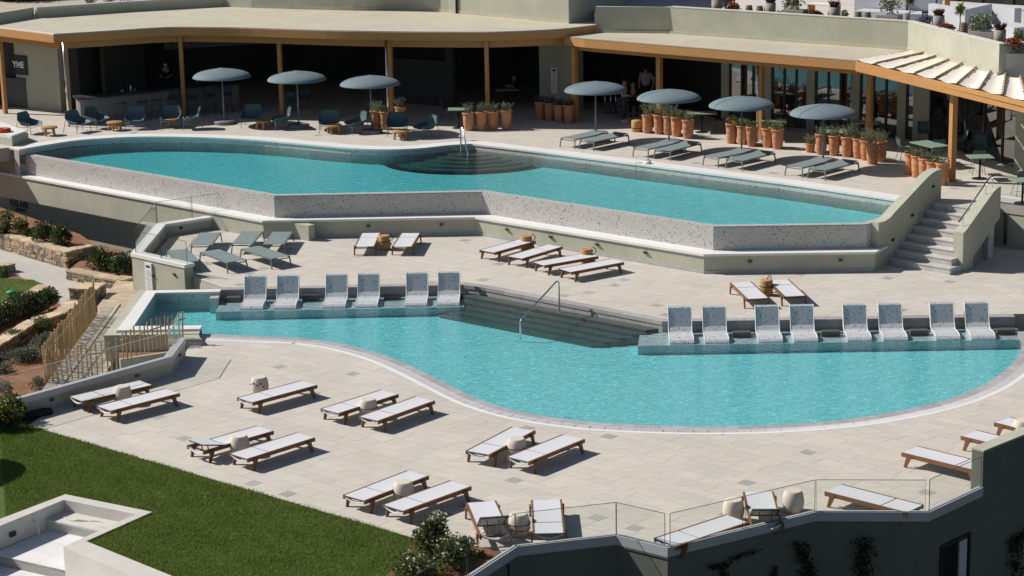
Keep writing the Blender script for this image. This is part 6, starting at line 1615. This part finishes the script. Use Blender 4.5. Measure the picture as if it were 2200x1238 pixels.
person(at_deck(1388, 240), R(160), 'standing person in grey blue shirt behind the table', {'elbL': (-.30, -.05, 1.16), 'wriL': (-.30, .12, .95)}, 'shirt', 'dark', scale=1.06)
person(at_deck(1360, 246), R(180), 'bald person in black shirt seated leaning on the dark table', {'sit': 1}, 'dark', 'dark', bald=True)
c = W(352, 226, ZU); person((c.x, c.y + 1.1, ZU), R(180), 'bar worker in black with a face mask behind the counter', {'wriL': (-.18, .28, 1.08), 'hanL': (-.10, .33, 1.08), 'wriR': (.18, .28, 1.08), 'hanR': (.1, .33, 1.08)}, 'dark', 'dark', mask=True)
person(at_deck(1112, 224), R(100), 'person in dark clothes and white shoes seated at the table with cups', {'sit': 1}, 'dark', 'jean')
# ================================================================== TERRACE AND GARDEN PLANTING
def tpos(px, py, z=None): c = W(px, py, ZT if z is None else z); return (c.x, c.y, ZT if z is None else z)
def cyl_planter(px, py, label, lf, h=.52, r=.20, ph=.30, kind='spike'):
    global rng
    c = tpos(px, py); t = thing('terrace_planter', label, 'planter', c, 0, 'planters along the upper terrace edge'); keep = rng; rng = random.Random(int(px))
    MB().lathe([(r, .06), (r, h), (r * .88, h), (r * .85, h - .06), (0, h - .06)], 20).build('tub', M['cplant'], t, True)
    for k in range(3): a = 2.1 * k - 1.2; MB().box((r * 1.08 * math.cos(a), r * 1.08 * math.sin(a), h * .36), (.035, .05, h * .72), a).build('leg', M['wood'], t)
    f = MB()
    for _ in range(90):
        a = rng.uniform(0, 6.28); d = Vector((math.cos(a) * rng.uniform(.3, 1.2), math.sin(a) * rng.uniform(.3, 1.2), 1)); leaf(f, (rng.uniform(-.08, .08), rng.uniform(-.08, .08), h - .05), d, ph * rng.uniform(.7, 1.3), .06)
    f.build('foliage', M[lf], t); rng = keep
def box_planter(px, py, label, lf, sx=.85, sy=.45, h=.38, rz=-35, ph=.75, fl=None):
    global rng
    c = tpos(px, py); t = thing('box_planter', label, 'planter', c, R(rz), 'planters along the upper terrace edge'); keep = rng; rng = random.Random(int(px) + 1)
    MB().box((0, 0, h / 2 + .05), (sx, sy, h)).build('box', M['cplant'], t)
    for k in (-.5, -.15, .2, .5): MB().box((k * sx * .8, -sy / 2 - .02, h * .36), (.05, .035, h * .7)).build('leg', M['wood'], t)
    f = MB(); s_ = MB()
    for k in range(5):
        x = rng.uniform(-.35, .35) * sx; z = h + ph * rng.uniform(.35, .8); s_.tube([(x * .6, 0, h), (x, rng.uniform(-.1, .1), z)], .012, 5, r2=.005); clump(f, (x, 0, z), (.24, .2, .22), 75, .10, .5)
    f.build('foliage', M[lf], t); s_.build('stems', M['bark'], t)
    g = MB()
    for _ in range(18): p = Vector((rng.uniform(-.45, .45) * sx, -.15, h + ph * rng.uniform(.3, 1))); [leaf(g, p, (rng.uniform(-1, 1), rng.uniform(-1, 1), rng.uniform(0, 1)), .05, .05) for _k in range(4)]
    if fl: g.build('flowers', M[fl], t)
    rng = keep
# parapet line: just behind it stand planters, baskets and flowers
def pp(t, back=.62):
    """a place behind the roof terrace parapet: t runs 0..1 from its left corner to the kink, 1..2 to its right end"""
    a, b = (Vector(BR[1]), Vector(BR[2])) if t <= 1 else (Vector(BR[2]), Vector(BR[3])); u = t if t <= 1 else t - 1
    p = a.lerp(b, u); d = (b - a).normalized(); n = Vector((-d.y, d.x)); return p + n * back
def tp(px, back=.62):
    """terrace place behind the parapet that projects to column px"""
    lo, hi = 0.0, 2.0
    for _ in range(40):
        m_ = (lo + hi) / 2; q = pp(m_, back)
        if PX((q.x, q.y, ZT))[0] < px: lo = m_
        else: hi = m_
    q = pp(lo, back); return q
_tpos = tpos
def tpos(px, py, z=None):
    q = tp(px); return (q.x, q.y, ZT)
for px, lab, lf, h in [(1540, 'grey tub planter furthest left on the terrace edge', 'leaf_dark', .62), (1655, 'grey tub planter with dark plant beside the two baskets', 'leaf_dark', .62), (1792, 'grey tub planter with maroon leaves left of the masonry sofa', 'leaf_maroon', .60),
    (2016, 'grey tub planter with maroon leaves in the middle of the terrace edge', 'leaf_maroon', .62), (2147, 'grey tub planter with maroon leaves at the right end of the terrace edge', 'leaf_maroon', .62)]: cyl_planter(px, 0, lab, lf, h)
for px, lab in [(1708, 'grey box planter with leafy shrub left of the timber rack'), (1910, 'grey box planter with white flowering shrub before the masonry sofa'), (2112, 'grey box planter with bushy shrub beside the round baskets')]: box_planter(px, 0, lab, 'leaf_mid', fl='petal_w', ph=.62)
for px, lab in [(1609, 'domed grey wicker basket, left one of the first pair'), (1632, 'domed grey wicker basket, right one of the first pair'), (1843, 'domed grey wicker basket, left one below the masonry sofa'), (1863, 'domed grey wicker basket, right one below the masonry sofa'), (2070, 'large domed dark wicker basket right of the thin palm'), (2088, 'domed dark wicker basket beside the bushy box planter')]:
    q = tp(px, .5); t = thing('wicker_basket', lab, 'basket', (q.x, q.y, ZT), 0, 'wicker baskets on the upper terrace'); hh = .50 if px < 2000 else .62
    for k in range(8):
        z = hh * k / 8; rr_ = .155 * math.sqrt(max(.05, 1 - ((z - .1) / hh) ** 2)); MB().lathe([(rr_ * .93, z), (rr_ * 1.05, z + hh / 24), (rr_ * 1.03, z + hh / 11), (rr_ * .9, z + hh / 8.6)], 16).build('coil', M['basket'], t, True)
for px, back, lab, m, fm, r, h in [(1575, .9, 'low bed of red orange flowers left of the first baskets', 'leaf_dark', 'petal_r', .42, .30), (1752, .75, 'low strip of red blooms on the terrace edge', 'leaf_dark', 'petal_r', .42, .20), (1988, .6, 'mound of blue and green flowers on the terrace edge', 'leaf_mid', 'petal_v', .40, .32),
    (2040, .5, 'mound of red orange flowers right of the middle tub', 'leaf_mid', 'petal_r', .38, .28), (2180, .5, 'round bed of red flowers at the right end of the terrace', 'leaf_dark', 'petal_r', .45, .26)]:
    q = tp(px, back); bush('flower_bed', lab, 'flowers', (q.x, q.y, ZT + .04), r, h + .12, m, 420, .07, int(px), 6, [(fm, 150, .05)], stems=False)
for px, lab, r in [(1952, 'small round topped tree in a grey pot on the terrace edge', .16), (2060, 'thin palm like tree in a grey pot on the terrace edge', .16)]:
    q = tp(px, .5); t = thing('potted_tree', lab, 'potted tree', (q.x, q.y, ZT)); MB().lathe([(.07, 0), (.085, .28), (.07, .28), (0, .26)], 14).build('pot', M['cplant'], t, True)
    MB().tube([(0, 0, .26), (.03, 0, .6), (.02, 0, .95)], .02, 6).build('trunk', M['bark'], t, True); f = MB(); keep = rng; rng = random.Random(int(px))
    for _ in range(170): a = rng.uniform(0, 6.28); leaf(f, (.02, 0, .92 + rng.uniform(-.05, .2)), (math.cos(a), math.sin(a), rng.uniform(-.7, 1.6)), .24 * rng.uniform(.6, 1.1), .03)
    f.build('crown', M['leaf_lime'], t); rng = keep
q = tp(2186, .9); bush('shrub', 'yellow green shrub behind the right end flower bed', 'shrub', (q.x, q.y, ZT), .25, .75, 'leaf_lime', 260, .09, 9, 4)
q = tp(1676, .5); bush('potted_herb', 'small leafy plant in a stone pot right of the dark planted tub', 'potted plant', (q.x, q.y, ZT), .18, .42, 'leaf_mid', 200, .08, 12, 4, [('petal_w', 20, .04)])
q = tp(1816, .5); bush('potted_herb', 'small trailing plant in a pot left of the domed baskets', 'potted plant', (q.x, q.y, ZT), .18, .55, 'leaf_mid', 200, .08, 13, 4, [('petal_w', 20, .04)])
for k, (px, lab) in enumerate([(1700, 'dark slatted terrace chair behind the box planter'), (1560, 'dark terrace chair at the left end behind the flowers'), (1995, 'dark arched terrace chair in front of the masonry sofa')]):
    q = tp(px, 1.9); t = thing('terrace_chair', lab, 'chair', (q.x, q.y, ZT), R(40 * k), 'dark terrace chairs')
    MB().box((0, 0, .45), (.5, .5, .05)).build('seat', M['black'], t); MB().box((0, -.24, .72), (.5, .04, .42), 0, R(8)).build('backrest', M['black'], t)
    for sx in (-1, 1):
        for sy in (-1, 1): MB().box((sx * .22, sy * .22, .22), (.04, .04, .45)).build('leg', M['black'], t)
q = tp(1770, 1.6); tr2 = thing('timber_rack', 'pale timber rack behind the terrace planters', 'rack', (q.x, q.y, ZT), R(-40)); MB().box((0, 0, .55), (1.2, .5, .04)).build('top', M['canvas'], tr2)
for sx in (-1, 1): MB().box((sx * .55, 0, .27), (.06, .45, .53)).build('leg', M['wood'], tr2)

# ---- left garden
def gb(px, py, z): c = W(px, py, z); return (c.x, c.y, z)
gd = 'dark green shrubs in the stone planters'
for i, (px, py, z, r, h, m, lab) in enumerate([(16, 505, -.42, .34, .95, 'leaf_mid', 'thin shrub at the left edge of the upper stone planter'), (48, 508, -.42, .34, .70, 'leaf_mid', 'small shrub second from left in the upper stone planter'), (8, 506, -.42, .3, .3, 'leaf_dark', 'low dark shrub at the left edge under the thin shrub'),
    (95, 522, -.42, .52, .78, 'leaf_dark', 'dense rounded shrub in the middle of the upper stone planter'), (132, 530, -.42, .44, .72, 'leaf_dark', 'upright dark shrub near the corner of the upper stone planter'), (62, 512, -.42, .3, .3, 'leaf_dark', 'low dark shrub between the small and the dense shrub'),
    (218, 580, -.66, .62, .72, 'leaf_dark', 'wide glossy shrub in the lower stone planter'), (262, 590, -.66, .52, .66, 'leaf_dark', 'glossy shrub beside the notice wall in the lower stone planter'), (242, 582, -.66, .45, .5, 'leaf_dark', 'shorter glossy shrub between the two of the lower planter')]):
    bush('shrub', lab, 'shrub', gb(px, py, z), r, h, m, 900 if r > .4 else 420, .095, 60 + i, 8, [('petal_w', 8, .035)] if r > .4 else None, gd)
for i, (px, py, z, r, h, m, lab, n, sz) in enumerate([(30, 735, -.90, .38, .42, 'leaf_mid', 'clipped round shrub lowest left before the terrace wall', 1200, .05), (94, 712, -.90, .40, .46, 'leaf_mid', 'clipped round shrub beside the bamboo fence', 1300, .05),
    (62, 668, -.80, .75, .55, 'leaf_dark', 'broad dark bush with red buds between the terrace walls', 1900, .085), (10, 690, -.80, .5, .5, 'leaf_dark', 'dark bush at the left edge between the terrace walls', 900, .085), (100, 655, -.80, .5, .5, 'leaf_dark', 'dark bush under the middle terrace wall end', 900, .085),
    (55, 775, -.95, .70, .36, 'leaf_blue', 'grey green spreading shrub on the red soil', 1400, .07), (5, 800, -.95, .35, .25, 'leaf_blue', 'small grey green shrub at the left edge on the red soil', 400, .07), (82, 838, -.95, .30, .34, 'leaf_blue', 'small grey shrub by the foot of the bamboo fence', 500, .06),
    (8, 852, -.95, .35, .45, 'leaf_blue', 'silvery shrub behind the glass at the left edge', 500, .06), (92, 745, -.95, .45, .34, 'leaf_blue', 'grey green shrub leaning on the bamboo fence', 700, .07)]):
    bush('shrub', lab, 'shrub', gb(px, py, z), r, h, m, n, sz, 80 + i, 10, [('petal_r', 14, .04)] if 'red buds' in lab else None, 'shrubs of the left garden slope', stems=r > .5)
bush('cypress_shrub', 'upright green shrub by the small wall end at the left edge', 'shrub', gb(4, 606, -.9), .32, .62, 'leaf_mid', 800, .06, 99, 6)
o = MB().lathe([(.14, 0), (.16, .03), (.12, .07), (0, .09)], 14).build('valve_cover', mat('green_cover', (.02, .30, .17), .6), None, True, loc=gb(24, 630, -.60)); tag(o, 'bright green round cover on the upper turf', 'cover')
blades([tw1[0], tw1[1], tw1[2], tw1[3], w2(70, 600, -.6), w2(-40, 595, -.6)], 16000, -.62, .03, .06, .014, 'grass', 'grass', 6, (-17, -11, 58, 68))
# bushes at the lawn edges
bush('flowering_shrub', 'leafy shrub with yellow flowers at the left edge of the lawn', 'shrub', gb(14, 925, 0), .42, .55, 'leaf_dark', 1300, .075, 120, 8, [('petal_y', 60, .05)])
bush('shrub', 'taller leafy shrub behind the yellow flowers at the left edge', 'shrub', gb(30, 905, 0), .36, .75, 'leaf_mid', 700, .085, 121, 8)
bush('flowering_bush', 'bush with cream white flowers at the end of the lawn edge', 'bush', gb(930, 1200, 0), .44, .98, 'leaf_mid', 1700, .085, 122, 9, [('petal_w', 130, .045)])
bush('flowering_bush', 'lower white flowering bush seen through the front glass', 'bush', gb(975, 1225, 0), .50, .62, 'leaf_mid', 1100, .08, 123, 8, [('petal_w', 60, .042), ('petal_y', 6, .04)])
bush('flowering_bush', 'loose white flowering bush at the bottom edge behind the glass', 'bush', gb(890, 1245, 0), .50, .5, 'leaf_mid', 900, .08, 124, 8, [('petal_w', 60, .042)])
bush('grass_tuft', 'tuft of long green leaves by the front glass', 'plant', gb(1000, 1195, 0), .22, .35, 'leaf_mid', 220, .16, 125, 4, None, None, False, 0, .16)
for px, py, k in ((1018, 1205, 0), (1035, 1200, 1)): bush('seedling', ['tiny plant left of the channel corner', 'tiny plant right of the grass tuft at the channel'][k], 'plant', gb(px, py, 0), .10, .16, 'leaf_mid', 60, .06, 130 + k, 3)
MB().prism([(-2.06, 40.28), (-.35, 39.5), (kerbF[2][0] - .3, kerbF[2][1] - .2), (kerbF[1][0], kerbF[1][1] + .1), (-2.6, 38.0)], -.3, .02).build('flower_bed_soil', M['soil'], kind='structure')
# climbers on the shaded front wall
def vine(px_list, label, seed, n, spreadv=.16):
    """climber on the outer face of the front wall through the given pixels"""
    global rng
    keep = rng; rng = random.Random(seed); t = thing('climbing_plant', label, 'climbing plant', (0, 0, 0), 0, 'climbing plants on the front wall'); P = []
    for px, py in px_list:
        best = None
        for i in range(len(kerbF) - 1):
            a, b = Vector(kerbF[i]), Vector(kerbF[i + 1]); d = (b - a).normalized(); n_ = Vector((d.y, -d.x)); a2 = a + n_ * .09
            q = hit(px, py, a2, d); s_ = (Vector((q.x, q.y)) - a2).dot(d)
            if -.02 <= s_ <= (b - a).length + .02 and (best is None or q.y < best[0].y): best = (q, n_)
        if best is None:
            a = Vector(kerbF[-1]); d = (Vector(wtop[1]) - a).normalized(); n_ = Vector((d.y, -d.x)); q = hit(px, py, a + n_ * .09, d); best = (q, n_)
        P.append(best)
    MB().tube([tuple(q) for q, n_ in P], .010, 5).build('stem', M['bark'], t)
    f = MB()
    for i in range(len(P) - 1):
        for _ in range(n // (len(P) - 1)):
            u = rng.random(); q = P[i][0].lerp(P[i + 1][0], u); n_ = P[i][1]; d = Vector((-n_.y, n_.x, 0))
            p = q + d * rng.gauss(0, spreadv) + Vector((0, 0, rng.gauss(0, spreadv * .6))) + Vector((n_.x, n_.y, 0)) * rng.uniform(.0, .07)
            leaf(f, p, Vector((n_.x, n_.y, 0)) * .6 + d * rng.uniform(-1, 1) + Vector((0, 0, rng.uniform(-1, .4))), .085 * rng.uniform(.7, 1.3), .06)
    f.build('foliage', M['leaf_vine'], t); rng = keep
vine([(1735, 1300), (1732, 1240), (1725, 1200), (1712, 1165)], 'dense climber left of the blue bracket on the front wall', 1, 330, .10)
vine([(1850, 1300), (1855, 1240), (1850, 1190), (1862, 1155)], 'dense climber with pale twigs on the middle of the front wall', 2, 360, .11)
vine([(1560, 1300), (1556, 1235), (1545, 1215), (1520, 1214)], 'thin climber with leaves trailing left', 3, 110, .04); vine([(1553, 1218), (1570, 1198), (1590, 1192), (1625, 1180)], 'thin climber twig trailing right', 4, 60, .03)
vine([(1660, 1300), (1660, 1240), (1662, 1215)], 'short climber between the thin and the dense one', 5, 60, .05); vine([(2180, 1300), (2180, 1230), (2175, 1160), (2195, 1150)], 'dense climber at the right end of the shaded wall', 6, 360, .14)
bush('climbing_plant', 'leafy plant with small white flowers under the notch of the front wall', 'climbing plant', (1.0, 39.1, -2.2), .85, 1.15, 'leaf_vine', 1400, .10, 140, 9, [('petal_w', 30, .04)])
bkt = thing('wall_bracket', 'blue steel bracket pipe on the shaded front wall', 'pipe'); q = hit(1775, 1205, Vector(kerbF[4]) + Vector((0, -.13)), (Vector(kerbF[5]) - Vector(kerbF[4])).normalized())
MB().tube([(q.x, q.y, q.z), (q.x, q.y, q.z - 1.2)], .05, 10).build('pipe', M['dsteel'], bkt, True); MB().box((q.x + .1, q.y, q.z - .05), (.16, .03, .12), 0, 0, R(30)).build('arm', M['dsteel'], bkt)
o = MB().tube([(0, 0, 0), (0, 0, -1.6)], .035, 8).build('down_pipe', M['black'], None, True)
q = hit(1091, 1212, Vector(kerbF[1]) + Vector((0, -.11)), (Vector(kerbF[2]) - Vector(kerbF[1])).normalized()); o.location = tuple(q); tag(o, 'black down pipe on the dark wall near the bush', 'pipe')
# hanging greenery under the left roof
for k, (px, w_, lab) in enumerate([(190, 1.1, 'hanging ivy under the left roof beside the rain pipe'), (270, 1.3, 'hanging ivy over the bar shutter'), (340, 1.2, 'hanging ivy left of the second timber post'), (905, .9, 'hanging ivy above the dark slot window')]):
    keep = rng; rng = random.Random(300 + k); c = W(px, 100, ZR1 - .7); t = thing('hanging_plant', lab, 'hanging plant', (c.x, c.y + 2.0, ZR1 - .25), 0, 'hanging plants under the left roof'); f = MB()
    for _ in range(26):
        x = rng.uniform(-w_, w_); ln = rng.uniform(.3, .95); y = rng.uniform(-.2, .2)
        for j in range(int(ln * 16)): leaf(f, (x + rng.gauss(0, .03), y, -j / 16), (rng.uniform(-1, 1), rng.uniform(-1, 1), -.5), .1, .07)
    f.build('foliage', M['leaf_vine'], t); MB().box((0, 0, .04), (2 * w_, .25, .08)).build('trough', M['black'], t); rng = keep
# ---- trees behind the roofs at the upper left
def tree(px, py, z0, h, r, label, seed, m='leaf_dark'):
    c = W(px, py, z0); bush('tree', label, 'tree', (c.x, c.y, z0), r, h * .75, m, 3800, .17, seed, 16, trunk_h=h * .06)
tree(45, 24, ZR1 - .4, 2.6, 1.5, 'dark leafy tree behind the low wall at the upper left corner', 200); tree(112, 22, ZR1 - .4, 2.2, 1.1, 'lighter olive tree right of the dark tree at the upper left', 201, 'leaf_blue')
for i, px in enumerate((196, 240, 268, 280)): bush('dry_shrub', 'small dry shrub on the bare bank, ' + ['first from the left', 'second from the left', 'third from the left', 'furthest right'][i], 'shrub', gb(px, 8 - i * 2, ZR1 + .13), .35, .35, 'leaf_blue', 200, .09, 210 + i, 4, None, 'small shrubs on the bare bank')
print('objects', len(bpy.data.objects), 'tris', sum(len(m.polygons) for m in bpy.data.meshes))
